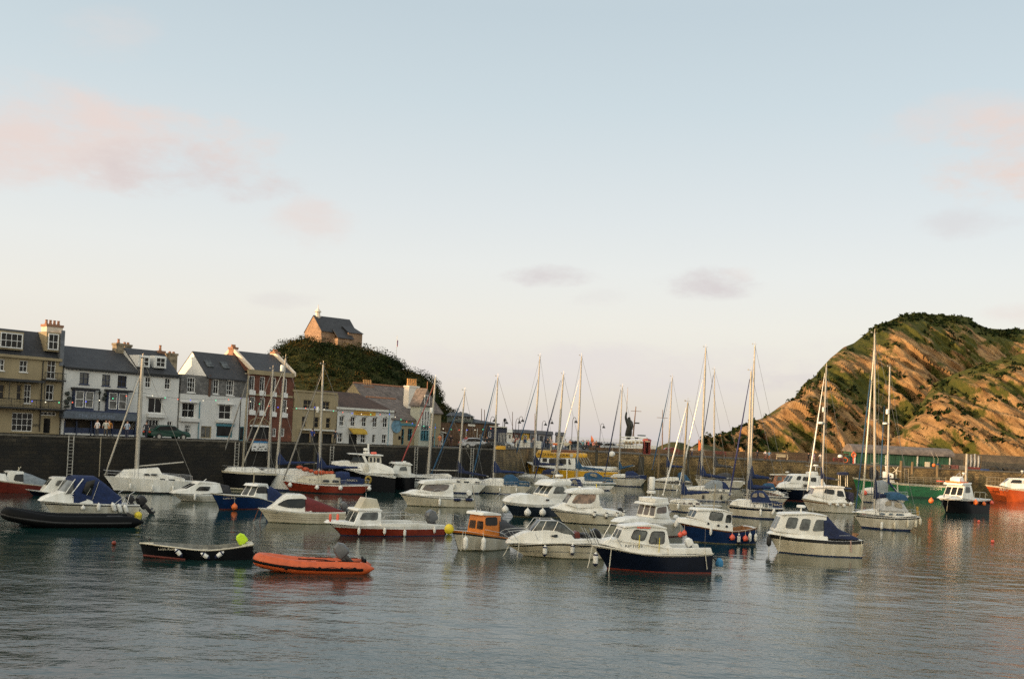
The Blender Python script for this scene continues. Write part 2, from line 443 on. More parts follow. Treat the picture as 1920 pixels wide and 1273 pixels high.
    def guard(s,t0,t1,h=.55,n=6,r=.015,name='guard_rail',m=STEEL,k=.93):
        mb=MB()
        for sd in (1,-1):
            P=[]
            for i in range(n+1):
                t=t0+(t1-t0)*i/n; x=s.Xf(t,1); zz=interp(list(zip(s.T,s.zs)),t); P.append((x,sd*s.b(t)*k,zz+h))
                mb.tube([(x,sd*s.b(t)*k,zz),(x,sd*s.b(t)*k,zz+h)],r,4)
            mb.tube(P,r,4); mb.tube([(a,b,c-h*.48) for a,b,c in P],r*.6,4)
        if t0<.08: 
            t=t0; zz=s.zs[0]; mb.tube([(s.Xf(t,1),s.b(t)*k,zz+h),(s.xb+.1,0,zz+h+.04),(s.Xf(t,1),-s.b(t)*k,zz+h)],r,4)
        if t1>.95: mb.tube([(s.Xf(t1,1),s.b(t1)*k,s.zs[-1]+h),(s.Xf(t1,1),-s.b(t1)*k,s.zs[-1]+h)],r,4)
        return mb.build(name,m,s.e)
    def fender(s,X,Y,h=.55,r=.11,m=FENW,kind='cyl',w=None,Z=None,tip=None,tilt=0,what=None,word='white'):
        w=s.B/2+r if w is None else w
        x,z=s.at(X,Y,w,Z)
        for it in range(2):
            w=s.wcl(x,1.0)*.97+r+.02; x,z=s.at(X,Y,w,Z)
        P=s.fr.w2(x,w,z)
        o_=ORD[s.nf]; s.nf+=1
        kinds={'cyl':'cylindrical fender','ball':'round ball fender'}[kind]
        what=what or kinds
        mb=MB(); 
        if kind=='cyl':
            pr=[(.02,-h/2-.05),(r*.35,-h/2-.02),(r*.8,-h/2+r*.25),(r,-h/2+r*.8),(r*1.02,0),(r,h/2-r*.8),(r*.8,h/2-r*.25),(r*.35,h/2+.02),(.03,h/2+.06)]
            mb.lathe(pr,n=12)
            if tip:
                mb.lathe([(r*.36,h/2+.0),(r*.9,h/2-r*.3),(r*1.03,h/2-r*.75),(r*1.03,h/2-r*.9)],n=12,mi=1)
                mb.lathe([(.03,-h/2-.05),(r*.85,-h/2+r*.2),(r*1.04,-h/2+r*.85)],n=12,mi=1)
        else:
            mb.lathe([(.02,-r),(r*.38,-r*.95),(r*.72,-r*.72),(r*.95,-r*.3),(r,0),(r*.93,r*.35),(r*.7,r*.7),(r*.4,r*.98),(r*.2,r*1.15),(r*.16,r*1.35)],n=14)
        ob=mb.build('fender',[m,tip or m]); ob.location=P; ob.rotation_euler=(0,R(tilt),s.fr.a)
        tag(ob,f'{word} {what}, {o_} from the bow, hanging on {s.short}','fender','fenders hanging on '+s.short)
        ztop=max(.1,s.sheerz(x)-z+.02)
        rp=MB(); rp.tube([(0,0,(h/2 if kind=='cyl' else r*1.2)),(0,-.06,ztop)],.012,4); q=rp.build('rope',ROPE,ob)
        if tilt: q.rotation_euler=(0,R(-tilt),0)
        return ob
    def mast(s,base,top,r=.085,m=ALU,spreaders=(.55,),jib=None,boom=None,wires=True,Z=None,back=True,topgear=True,rjib=.07,sprw=.75):
        xb_,zb=s.at(*base,0,Z0); xt,zt=s.at(*top,0,Z0)
        r*=1.35; rjib*=1.25; mb=MB(); mb.tube([(xb_,0,zb-.3),(xb_+(xt-xb_)*.6,0,zb+(zt-zb)*.6),(xt,0,zt)],[r,r*.95,r*.6],8)
        if topgear:
            mb.tube([(xt,0,zt),(xt,0,zt+.45)],.012,4); mb.tube([(xt-.25,0,zt+.1),(xt+.3,0,zt+.12)],.014,4); mb.box(xt+.22,xt+.34,-.04,.04,zt+.08,zt+.2)
        ob=mb.build('mast',m,s.e)
        pt=lambda k:(xb_+(xt-xb_)*k,zb+(zt-zb)*k)
        sp=MB(); wr=MB(); ww=s.B/2*sprw
        prev=[]
        for k in spreaders:
            x,z=pt(k); sp.tube([(x,-ww*.8,z+.05),(x,0,z),(x,ww*.8,z+.05)],.02,5); prev.append((x,z+.05,ww*.8))
        if spreaders: sp.build('spreader',m,ob)
        if wires:
            xd=xb_-.15
            for sd in (1,-1):
                path=[(xd,sd*s.wcl(xd,.93),s.sheerz(xd))]+[(p[0],sd*p[2],p[1]) for p in prev]+[(xt,0,zt-.1)]
                wr.tube(path,.019,3)
                if prev: wr.tube([(xd+.35,sd*s.wcl(xd,.9),s.sheerz(xd)),(prev[0][0],sd*.06,prev[0][1]-.1)],.019,3)
            if back: wr.tube([(s.xe+.05,0,s.zs[-1]),(xt,0,zt)],.019,3)
            wr.tube([(s.xb-.1,0,s.zs[0]),(xt,0,zt-.1)],.019,3)
            wr.build('rigging',WIRE,s.e)
        if jib:
            jm,(jb),(jt)=jib; x0,z0=s.at(*jb,0,Z0); x1,z1=s.at(*jt,0,Z0)
            j=MB(); j.tube([(x0,0,z0),(x0+(x1-x0)*.12,0,z0+(z1-z0)*.12),(x0+(x1-x0)*.6,0,z0+(z1-z0)*.6),(x1,0,z1)],[.03,rjib,rjib*.8,.025],7)
            j.lathe([(.09,-.03),(.11,0),(.11,.08),(.06,.12)],(x0,0,z0),n=8); j.build('furled_jib',jm,s.e)
        if boom:
            bm_,(b0),(b1)=boom[:3]; hgt=boom[3] if len(boom)>3 else .32
            x0,z0=s.at(*b0,0,Z0); x1,z1=s.at(*b1,0,Z0)
            b=MB(); b.tube([(x0,0,z0),(x1-.25,0,z1)],.06,8); b.build('boom',m,s.e)
            if bm_:
                c=MB(); N=9; pts=[];rs=[]
                for i in range(N+1):
                    u=i/N; x=x0+(x1-x0)*u; z=z0+(z1-z0)*u
                    c0=hgt*(1-.55*u)*(.75+.12*math.sin(i*2.4)); o=len(c.v)
                    rise=(hgt*2.6*(1-u/.22)**1.3 if u<.22 else 0)
                    for j in range(8):
                        th=2*PI*j/8; yy=math.cos(th)*(.12+.05*(1-u)); zz=math.sin(th)*(c0*.6)+(rise if math.sin(th)>.3 else 0)
                        c.v.append((x+(.12 if i==0 else 0),yy*(.75 if math.sin(th)>0 else 1),z+zz+.06))
                    if i:
                        for j in range(8): c.f.append((o-8+j,o-8+(j+1)%8,o+(j+1)%8,o+j)); c.m.append(0)
                c.f.append(tuple(range(8))); c.m.append(0); c.f.append(tuple(range(len(c.v)-8,len(c.v)))); c.m.append(0)
                c.build('sail_cover',bm_,s.e,ang=50)
        return ob
    def radar(s,X,Y,w=.0,r=.28,h=.2,Z=None,post=.3):
        x,z=s.at(X,Y,w,Z); mb=MB(); mb.lathe([(r*.7,-h/2),(r,-h/2+.03),(r,h/2-.05),(r*.8,h/2)],(x,w,z),n=16); mb.tube([(x,w,z-h/2-post),(x,w,z-h/2)],.05,6)
        return mb.build('radar_dome',WHITE,s.e)
    def pole(s,a,b,r=.018,m=STEEL,w=0,name='aerial',Z=None,r2=None):
        x0,z0=s.at(a[0],a[1],w,Z); x1,z1=s.at(b[0],b[1],w,Z); mb=MB(); mb.tube([(x0,w,z0),(x1,w,z1)],r,6,r2=r2); return mb.build(name,m,s.e)
    def rope(s,a,b,w0,w1,m=ROPE,r=.018,sag=.1,name='mooring_rope',Z=None):
        x0,z0=s.at(a[0],a[1],w0,Z); x1,z1=s.at(b[0],b[1],w1,Z); mb=MB()
        mb.tube([(x0+(x1-x0)*u,w0+(w1-w0)*u,z0+(z1-z0)*u-sag*4*u*(1-u)) for u in (0,.15,.3,.5,.7,.85,1)],r,5); return mb.build(name,m,s.e)
    def motor(s,X,Y,size=.55,m=COWL,up=True,w=0,tilt=35,Z=None,cover=None,prop=None,propm=None):
        x,z=s.at(X,Y,w,Z); S=size
        e=MB()
        prof=[(-.30,0),(.34,-.02),(.40,.22),(.33,.62),(.16,.80),(-.2,.82),(-.38,.55),(-.38,.15)]
        n=len(prof)
        for sd in (1,-1):
            pass
        def sec(k): return [(p[0]*k*S,p[1]*S) for p in prof]
        ys=[(-.30,.82),(-.2,1),(.2,1),(.30,.82)]
        for i,(yy,k) in enumerate(ys):
            for p in prof: e.v.append((p[0]*k*S,yy*S,(p[1]*k+.4*(1-k))*S))
            if i:
                for j in range(n): e.f.append(((i-1)*n+j,(i-1)*n+(j+1)%n,i*n+(j+1)%n,i*n+j)); e.m.append(0)
        e.f.append(tuple(range(n))); e.m.append(0); e.f.append(tuple(range(3*n,4*n))); e.m.append(0)
        cw=e.build('outboard_motor',cover or m,s.e,bevel=.02*S,ang=50); e=MB()
        e.box(-.1*S,.16*S,-.1*S,.1*S,-1.15*S,-.01,0); e.box(-.34*S,.2*S,-.16*S,.16*S,-.82*S,-.78*S,0)
        e.tube([(-.3*S,0,-1.15*S),(.25*S,0,-1.15*S)],.09*S,8); e.prism([(-.05*S,-1.2*S),(.12*S,-1.2*S),(.02*S,-1.5*S)],-.02*S,.02*S,0)
        e.box(.14*S,.34*S,-.2*S,.2*S,-.35*S,-.02*S,0)
        e.build('motor_leg',COWLK,cw,bevel=.01*S,ang=50); ob=cw
        ob.location=(x,w,z); ob.rotation_euler=(0,R(tilt),0)
        return ob
    def letters(s,t,X,Y,width,w,m,size=.3,Z=None,out=.02,lean=0,parent=None):
        x,z=s.at(X,Y,w,Z)
        M=Matrix.Translation((x,w+out,z))@Matrix(((-1,0,0,0),(0,0,1,0),(0,1,0,0),(0,0,0,1)))@Matrix.Rotation(R(lean),4,'X')
        return text(t,size,parent or s.e,M,m,width=width)
def rounded(Q,k):
    n=len(Q); out=[]
    for i in range(n):
        a=Q[i-1];b=Q[i];c=Q[(i+1)%n]
        out+= [(b[0]+(a[0]-b[0])*k,b[1]+(a[1]-b[1])*k),(b[0]+(a[0]+c[0]-2*b[0])*k*.28,b[1]+(a[1]+c[1]-2*b[1])*k*.28),(b[0]+(c[0]-b[0])*k,b[1]+(c[1]-b[1])*k)]
    return out
def rounded3(Q,k):
    n=len(Q); out=[]
    for i in range(n):
        a=Q[i-1];b=Q[i];c=Q[(i+1)%n]
        out+=[b.lerp(a,k),b+((a-b)+(c-b))*k*.28,b.lerp(c,k)]
    return out
def bands(top,boot=None,anti=ANTIK,upper=None,uq=.78,bq=.06):
    l=[]
    if upper: l.append((uq,upper))
    l.append((bq if boot else 0,top))
    if boot: l.append((0,boot))
    l.append((-9,anti)); return l
# ================================================================== the boats
# --- black open boat
b=Boat('open_boat','black open boat with grey interior, red bottom and lime green cover over its outboard','the black open boat',ZP,(950,478),2,2.0,'boat')
b.hull([(95,215),(160,215),(350,248),(600,277),(1000,325),(1200,327),(1500,293),(1800,238)],(150,430),[(.93,CREAM),(.0,BLACK),(-9,ANTIR)],st=.72,tm=.5,pw=2.0,opening=(.12,.9,.42),sole=INTER,cap=CREAM,rail=CREAM,railr=.03,deck=CREAM)
bq=MB()
for t in (.34,.58,.76):
    x=b.Xf(t,1); bq.box(x-.13,x+.13,-b.b(t)+.12,b.b(t)-.12,b.sheerz(x)-.22,b.sheerz(x)-.18)
bq.build('thwart',CREAM,b.e)
a=MB()
for sd in (1,-1):
    a.tube([(b.Xf(t,.02),sd*(b.Yf(t,.05)+.02),.10*(1-t*2.6)) for t in (.0,.1,.2,.3,.38)],.055,5)
a.build('bottom_paint',ANTIR,b.e)
b.motor(1670,222,.66,cover=LIME,tilt=40)
for (X,Y,t) in ((680,370,42),(1080,415,58),(1290,400,-52)): b.fender(X,Y,.42,.11,tilt=t,tip=CNAVY)
b.letters('Little Rascal',495,312,200,b.B*.45,CREAM,.16,out=.03) if False else b.letters('Lottie Rose',495,312,.75,b.B*.43,CREAM,.16,out=.05)
b.pole((230,180),(262,150),.06,RUB,name='mooring_cleat')
# --- orange inflatable
def inflatable(name,label,Z,near,bow,rad,beam,wl,yawp,m,strk,up=.25,short=''):
    b=Boat(name,label,short,Z,wl,yawp,beam); xs=b.at(near[0],near[1],beam/2)[0]; xb=b.at(bow[0],bow[1],0)[0]; L=xb-xs
    P=[];hw=beam/2-rad
    half=[(xs,hw*.98,rad*.75),(xs+L*.15,hw,rad*.72),(xs+L*.45,hw,rad*.75),(xs+L*.65,hw*.97,rad*.85),(xs+L*.8,hw*.82,rad+up*.35),(xs+L*.9,hw*.55,rad+up*.75),(xs+L*.955,hw*.22,rad+up)]
    pts=half+[(x,-y,z) for x,y,z in reversed(half)]
    rr=[rad*.98]+[rad]*12+[rad*.98]
    pts=[(xs-L*.085,hw*1.02,rad*.78)]+pts+[(xs-L*.085,-hw*1.02,rad*.78)]; rr=[.03]+rr+[.03]
    def sm(pts,rr):
        for _ in range(2):
            p2=[pts[0]];r2=[rr[0]]
            for i in range(len(pts)-1):
                A,B_=Vector(pts[i]),Vector(pts[i+1]); 
                if i>0: p2.append(A.lerp(B_,.25)); r2.append(rr[i]*.75+rr[i+1]*.25)
                if i<len(pts)-2: p2.append(A.lerp(B_,.75)); r2.append(rr[i]*.25+rr[i+1]*.75)
            p2.append(pts[-1]); r2.append(rr[-1]); pts,rr=p2,r2
        return pts,rr
    p2,r2=sm(pts,rr)
    MB().tube(p2,r2,14).build('inflatable_tube',m,b.e,ang=60)
    # rubbing strake outside
    mb=MB(); c=Vector((xs+L*.4,0,0))
    Q=[]
    for p,r in zip(p2,r2):
        if r<rad*.9: continue
        v=Vector(p); d=Vector((v.x-(xs+L*.55),v.y*3.2,0)) if abs(v.y)<hw*.9 else Vector((0,v.y,0)); d.normalize(); Q.append(v+d*(r+.005)+Vector((0,0,-.02)))
    mb.tube(Q,.045,6,flat=1.6); mb.build('rubbing_strake',strk,b.e)
    f=MB(); n=12
    for i in range(n):
        x0=xs+L*(.0+.86*i/n); x1=xs+L*(.0+.86*(i+1)/n)
        k=lambda x:hw*(1 if x<xs+L*.65 else 1-.5*((x-xs-L*.65)/(L*.35)))
        f.add([(x0,k(x0),.18),(x0,-k(x0),.18),(x1,-k(x1),.18),(x1,k(x1),.18)],[(0,1,2,3)])
        f.add([(x0,k(x0)*.95,.05),(x0,0,-.18),(x1,0,-.18),(x1,k(x1)*.95,.05)],[(0,1,2,3)]); f.add([(x0,-k(x0)*.95,.05),(x0,0,-.18),(x1,0,-.18),(x1,-k(x1)*.95,.05)],[(0,1,2,3)])
    f.build('floor',m,b.e)
    MB().box(xs+.02,xs+.07,-hw,hw,-.1,rad*1.5+.18).build('transom',strk,b.e,bevel=.01)
    b.xs=xs;b.Lr=L;b.hw=hw;b.xb=xb;b.xe=xs
    return b
b=inflatable('inflatable_dinghy','orange inflatable dinghy with black trim and a grey outboard motor',ZC,(1085,960),(85,915),.33,2.0,(600,1036),3,FLOATO,FLOATK,up=.18)
xs,L,hw=b.xs,b.Lr,b.hw
for k,(t0,t1) in enumerate(((.05,.25),(.28,.45),(.5,.66))):
    for sd in (1,-1):
        MB().box(xs+L*t0,xs+L*t1,sd*hw-.07,sd*hw+.07,.33*.75+.318,.33*.75+.336).build('tube_patch',FLOATK,b.e,bevel=.006)
for t in (.1,.22,.42,.6,.72):
    MB().lathe([(.09,0),(.09,.02),(.04,.05)],(xs+L*t,hw+.32,.26),10,axis='y').build('handle_patch',FLOATK,b.e)
g=MB()
for sd in (1,-1):
    g.tube([(xs+L*t,sd*(hw+.335),.29+(.05 if i%2 else -.03)) for i,t in enumerate((.08,.16,.22,.3,.42,.5,.6,.66,.72))],.012,4)
g.build('grab_line',FLOATK,b.e)
MB().box(xs+.9,xs+1.6,-.3,.3,.2,.48).build('bench_seat',FLOATO,b.e,bevel=.08)
MB().tube([(xs+2.2,hw,.32),(xs+2.2,-hw,.32)],.16,10).build('cross_tube',FLOATO,b.e)
MB().tube([(xs+3.2,hw*.95,.34),(xs+3.2,-hw*.95,.34)],.14,10).build('cross_tube',FLOATO,b.e)
MB().tube([(xs+1.5,.2,.5),(xs+1.9,.1,.56),(xs+2.6,-.1,.55),(xs+3.1,0,.58)],.03,6).build('lashing',FLOATK,b.e)
b.motor(900,868,.85,m=COWL,tilt=45); 
MB().box(xs-.1,xs+.1,-.2,.2,.3,.62).build('motor_bracket',FLOATK,b.e,bevel=.02)
# --- RIPTIDE
b=Boat('motor_boat','navy hulled white cabin boat lettered RIPTIDE with red line on its roof','the RIPTIDE',ZF,(760,1143),20,2.35)
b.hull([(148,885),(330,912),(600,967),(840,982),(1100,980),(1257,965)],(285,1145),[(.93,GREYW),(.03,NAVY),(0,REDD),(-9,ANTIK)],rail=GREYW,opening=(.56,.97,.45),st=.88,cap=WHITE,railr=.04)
b.cabin([(268,892),(300,850),(400,832),(480,850),(700,885),(880,905),(905,930),(905,975),(600,975)],.95,.84,bev=.05,nose=.45,name='coachroof')
cb=b.cabin([(392,850),(440,738),(560,712),(700,705),(820,735),(838,760),(868,905),(860,960)],.84,.66,bev=.06,nose=.85,front=(0,2),fglass=GLASSL,
  win=[[(502,828),(538,748),(658,762),(626,848)],[(666,874),(698,764),(815,766),(808,878)]],glass=GLASSL,hm=.16,frame=RUB)
b.extr([(440,735),(455,716),(700,698),(835,728),(840,745),(680,722),(560,722)],-.74,.74,WHITE,'cabin_roof',.03)
z=MB(); l0=b.at(560,722,.70); l1=b.at(685,735,.70); z.box(min(l0[0],l1[0]),max(l0[0],l1[0]),.715,.74,l0[1]-.06,l0[1]+.0); z.build('roof_stripe',FENR,b.e)
b.letters('RIPTIDE',528,900,.98,.93,BLACK,.2,out=.06)
b.extr([(850,915),(1000,915),(1240,915),(1255,965),(850,978)],.84,1.0,WHITE,'coaming',.03); b.extr([(850,915),(1000,915),(1240,915),(1255,965),(850,978)],-1.0,-.84,WHITE,'coaming',.03)
b.motor(1050,895,.55,cover=WHITE,tilt=30)
t=MB(); x,z=b.at(1315,1055,0); t.lathe([(.20,-.22),(.24,-.1),(.2,.1),(.10,.22)],(x,0,z+.05),10); o=t.build('propeller_cover',mat('light_blue_cover',(.04,.22,.42),.7,var=.2,scale=5),b.e)
b.rope((1250,1000),(1300,1040),0,0,RUB,.05,0,name='outboard_leg')
b.rails([(150,880),(75,732),(150,742),(212,880)],.30,r=.022,name='bow_rail'); b.rails([(295,868),(380,716),(445,728)],.62,r=.022,name='bow_rail')
b.rails([(345,770),(420,905)],.72,r=.02,name='hand_rail')
b.pole((578,925),(585,798),.022,YELB,w=.98,name='rod_holder'); b.pole((762,955),(768,820),.022,YELB,w=1.02,name='rod_holder')
b.rope((148,900),(105,1100),.1,.7,r=.025); b.rope((326,908),(300,1135),.75,.9,r=.025); b.rope((1185,912),(1205,1112),1.1,1.15,r=.022)
b.fender(180,1020,.66,.14,tip=CNAVY)
b.pole((680,700),(672,655),.03,name='roof_light')
b.stripe(.955,1.0,CREAM,'gunwale_moulding')
# --- white sports cruiser with wraparound screen
b=Boat('sports_cruiser','white sports cruiser with low wraparound windscreen and steel bow rail beside the orange cabin boat','the white sports cruiser',ZE,(1000,1112),14,2.3)
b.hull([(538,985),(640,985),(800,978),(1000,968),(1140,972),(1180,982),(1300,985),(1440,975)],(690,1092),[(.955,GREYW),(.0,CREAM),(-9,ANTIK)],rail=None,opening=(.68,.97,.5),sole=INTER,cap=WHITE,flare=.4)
b.stripe(.86,.955,RUB,'rubbing_band'); b.stripe(.42,.47,INTER,'hull_line')
b.cabin([(560,985),(600,935),(700,885),(780,862),(900,850),(1060,856),(1125,872),(1165,935),(1400,930),(1425,975),(1000,975)],1.02,.80,bev=.07,nose=.35,name='foredeck_moulding',win=[[(935,900),(1005,888),(1008,912),(975,916)]],glass=GLASS)
s_=b.cabin([(775,858),(850,765),(1010,768),(1065,800),(1150,872),(1160,895)],.90,.72,m=GLASSL,bev=.03,nose=.6,name='windscreen')
b.rails([(775,858),(848,762),(1010,766),(1065,798),(1160,880)],.86,r=.022,name='windscreen_frame'); b.rails([(965,865),(1012,768)],.84,r=.02,name='windscreen_frame');b.rails([(860,860),(905,765)],.84,r=.02,name='windscreen_frame')
b.rails([(538,935),(515,890),(560,862),(680,850),(760,852)],.62,r=.018,name='bow_rail'); b.rails([(515,890),(590,940)],.5,r=.016,name='bow_rail'); b.rails([(590,868),(640,945)],.7,r=.016,name='bow_rail');b.rails([(800,880),(830,945)],.95,r=.016,name='hand_rail')
b.extr([(1170,925),(1165,880),(1185,860),(1210,870),(1215,925)],-.2,.5,REDD,'seat',.04); b.extr([(1235,925),(1240,890),(1290,880),(1310,925)],-.5,.5,RUB,'seat',.05)
b.motor(1370,935,.8,cover=COWLK,tilt=28); b.letters('Quicksilver',1225,1003,1.15,b.B*.47,BLACK,.14,out=.05)
b.fender(890,1040,.55,.13,tip=CNAVY); b.fender(1142,1030,.55,.12,tip=CNAVY)
b.rope((560,985),(485,1110),.1,.5,r=.02); b.rope((655,960),(632,1115),.7,.9,r=.02)
# --- orange cabin boat
b=Boat('cabin_boat','white hulled boat with an orange wheelhouse and grey cockpit cover','the orange cabin boat',ZE,(330,1045),44,2.1)
b.hull([(38,850),(200,865),(335,888),(460,905),(580,925)],(92,1028),[(.86,ORCAB),(.80,RUB),(.42,GREYW),(.38,REDD),(0,GREYW),(-9,ANTIK)],rail=None,st=.8,flare=.3)
b.cabin([(330,905),(342,715),(400,708),(485,715),(492,905)],.76,.66,m=ORCAB,bev=.05,front=(0,2),win=[[(345,805),(345,735),(450,732),(452,805)]],glass=GLASS,fglass=GLASSB,hm=.3,frame=RUB,name='wheelhouse')
b.extr([(318,716),(330,690),(400,684),(490,700),(492,718)],-.74,.74,WHITE,'wheelhouse_roof',.04)
b.hood([(482,900),(482,716),(620,800),(760,862),(800,925)],.78,CGREY,'cockpit_cover')
b.fender(160,970,.72,.15); b.fender(325,980,.72,.15)
b.rails([(45,820),(52,700),(100,720),(120,820)],.3,r=.018,name='bow_rail'); b.rails([(340,845),(420,862),(520,880)],.9,r=.014,name='hand_rail')
b.pole((265,690),(225,440),.03,ALU,name='aerial'); b.pole((300,690),(300,655),.02); b.pole((380,690),(385,645),.04,RUB,name='horn')
b.rope((140,850),(118,1040),.6,.9,r=.015); b.rope((322,860),(325,900),1,1,r=.015)
x,z=b.at(10,840,0); mb=MB(); mb.ball((x,0,z),.28,12,sz=1.1); ob=mb.build('buoy',YELB); ob.location=b.fr.w2(x,0,z)-Vector((x,0,z)) ; ob.location=b.fr.O; ob.rotation_euler=(0,0,b.fr.a); tag(ob,'yellow buoy hanging at the bow of the orange cabin boat','buoy')
# --- white boat with navy rear canopy
b=Boat('cabin_boat','white four windowed cabin boat with navy canvas at its stern, alone at lower right','the white boat with navy canvas',ZG,(650,1087),17,2.5)
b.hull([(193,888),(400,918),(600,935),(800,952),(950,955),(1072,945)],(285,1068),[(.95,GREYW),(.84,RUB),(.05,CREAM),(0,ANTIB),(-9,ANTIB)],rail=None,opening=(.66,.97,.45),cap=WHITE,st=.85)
b.cabin([(225,892),(262,870),(300,866),(600,895),(745,905),(750,950),(500,930)],1.0,.88,bev=.05,nose=.5,name='coachroof')
b.cabin([(262,862),(330,712),(360,700),(585,697),(735,715),(748,930)],.93,.74,bev=.06,nose=.8,front=(0,2),hm=.15,glass=GLASSL,frame=None,fglass=GLASSL,name='wheelhouse',
  win=[[(352,830),(383,730),(478,735),(450,836)],[(480,848),(513,742),(592,752),(568,855)],[(602,860),(640,752),(722,756),(712,858)]])
b.extr([(325,712),(355,698),(585,694),(740,716),(740,728),(580,706),(360,712)],-.82,.82,WHITE,'wheelhouse_roof',.025)
b.hood([(742,925),(715,722),(765,728),(860,838),(960,890),(1030,925)],.92,CNAVY,'cockpit_canopy')
b.radar(500,632,.0,.30,.18,post=.35); b.fender(205,950,.62,.16,RUB,w=.3,word='black')
b.rope((205,960),(205,1075),.1,.4,r=.02); b.rope((312,870),(292,1060),.8,.9,r=.018); b.rope((955,945),(962,1055),1.15,1.18,r=.035,m=mat('pink_rope',(.5,.33,.28),.9)); b.rope((1055,950),(1055,1075),1.1,1.1,r=.02)
b.pole((610,700),(605,640),.014); b.pole((505,700),(500,655),.03); b.rails([(850,900),(950,900)],1.1,r=.012,name='hand_rail')
mb=MB()
for i in range(6): 
    x,z=b.at(1000+i*8,905-5*(i%3),.4); mb.tube([(x,.4-.1*i,z-.1),(x+.2,.3-.1*i,z+.05),(x-.1,.1-.05*i,z)],.035,5)
mb.build('rope_coil',INTERB,b.e)
# --- red and white boat with raised hatch and outboard
b=Boat('motor_boat','red hulled boat with white cabin, tilted white roof locker and grey outboard','the red and white boat',ZD,(900,1160),26,2.3)
b.hull([(210,1025),(300,1030),(500,1042),(800,1050),(1100,1058),(1440,1052)],(330,1132),[(.74,WHITE),(.05,REDH),(0,ANTIB),(-9,ANTIB)],rail=None,opening=(.48,.95,.42),cap=WHITE,st=.9,flare=.35)
b.cabin([(225,1030),(262,1000),(430,1010),(760,1020),(765,1055),(500,1050)],1.0,.85,bev=.05,nose=.35,name='coachroof')
b.cabin([(470,1040),(535,885),(560,868),(745,872),(762,900),(768,1045)],.90,.74,bev=.05,front=(0,2),hm=.14,glass=GLASSL,fglass=GLASSL,win=[[(528,985),(570,905),(732,903),(722,988)]],name='wheelhouse',frame=None)
b.extr([(505,890),(520,870),(740,862),(775,885),(775,898),(540,892)],-.82,.82,WHITE,'wheelhouse_roof',.03)
b.extr([(535,868),(605,752),(722,765),(758,872)],-.5,.45,CREAM,'roof_locker',.04)
b.extr([(765,1022),(1160,1018),(1440,1040),(1440,1058),(765,1052)],.92,1.08,WHITE,'coaming',.03); b.extr([(765,1022),(1160,1018),(1440,1040),(1440,1058),(765,1052)],-1.08,-.92,WHITE,'coaming',.03)
b.rails([(780,965),(800,940),(1100,930),(1160,930),(1215,965),(1225,1010)],.95,r=.016,name='hand_rail',posts=(0,1,2,3,5))
b.motor(1310,1000,.98,m=COWL,tilt=28); b.rope((1420,1060),(1445,1150),0,0,RUB,.06,0,name='outboard_leg')
for X,Y in ((525,1102),(797,1102),(1010,1125),(1325,1090)): b.fender(X,Y,.40,.095,m=FENW)
for X in (222,300):
    x,z=b.at(X,965,.35 if X<250 else -.5); mb=MB(); mb.lathe([(.04,-.22),(.09,-.1),(.09,.18),(.05,.26)],(x,.35 if X<250 else -.5,z),8); mb.build('red_fender_stowed',FENR,b.e)
x,z=b.at(1480,1080,0); mb=MB(); mb.lathe([(.03,-.30),(.16,-.22),(.27,0),(.24,.22),(.08,.32)],n=12); ob=mb.build('buoy',YELB); ob.location=b.fr.w2(x,0,z); tag(ob,'yellow cone shaped cover on the outboard behind the red and white boat','buoy')
b.pole((600,750),(602,700),.016); b.rope((225,1030),(330,1135),.1,.1,RUB,.02,0)
# --- white boat with dark red canopy
b=Boat('cabin_boat','cream clinker hulled boat with dark glazed cuddy and sloping dark red canopy','the boat with the red canopy',ZC,(520,586),12,2.2)
b.hull([(113,440),(300,462),(500,480),(700,484),(905,478)],(205,576),[(.93,WHITE),(.0,CREAM),(-9,ANTIK)],rail=None,opening=(.6,.96,.4),cap=WHITE,st=.85)
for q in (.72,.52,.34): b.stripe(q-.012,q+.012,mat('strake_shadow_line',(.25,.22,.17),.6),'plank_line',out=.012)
b.cabin([(215,455),(270,420),(370,332),(400,322),(530,325),(548,345),(605,480),(420,478)],.92,.70,bev=.06,nose=.5,name='cuddy',glass=GLASS,win=[[(280,412),(372,362),(540,357),(545,420),(515,443),(380,438)]],frame=None)
b.hood([(600,474),(545,338),(700,395),(860,462),(900,476)],.9,CRED,'cockpit_canopy')
b.motor(895,445,.6,m=COWL,tilt=25); b.letters('Cygnet',285,478,.6,b.B*.36,INTER,.14,out=.05)
b.rails([(370,332),(400,315),(470,318)],.5,r=.014,name='roof_rail'); b.rope((120,450),(75,560),.05,.2,mat('rusty_chain',(.2,.07,.03),.9),.02,0); b.rope((150,470),(130,570),.05,.2,MATS['rusty_chain'],.02,0)
# --- blue hulled boat with blue canopy
b=Boat('cabin_boat','deep blue hulled boat with white angular wheelhouse and blue canopy','the deep blue boat',ZB,(800,722),46,2.3)
b.hull([(512,550),(700,572),(850,580),(940,588),(1010,600),(1080,628),(1180,650),(1290,655)],(590,704),[(.90,CREAM),(.06,BLUE),(0,ANTIR),(-9,ANTIR)],rail=CREAM,railr=.03,st=.8,flare=.35)
b.cabin([(935,592),(985,478),(1075,474),(1115,640),(1000,640)],.80,.66,bev=.035,front=(0,2),hm=.1,fcover=.1,win=[[(952,555),(975,490),(1062,488),(1085,556)]],glass=GLASS,fglass=GLASSL,name='wheelhouse')
b.extr([(960,486),(985,463),(1070,460),(1080,478)],-.72,.72,WHITE,'wheelhouse_roof',.02)
b.hood([(1110,636),(1076,474),(1150,492),(1230,555),(1285,590),(1295,640)],.82,CBLUE,'cockpit_canopy')
b.pole((928,470),(938,345),.05,ALUD,w=0,name='short_mast'); b.letters('Lottie Amy',688,603,1.35,b.B*.36,CREAM,.2,out=.05)
b.fender(740,690,r=.24,kind='ball',m=FENO,word='orange')
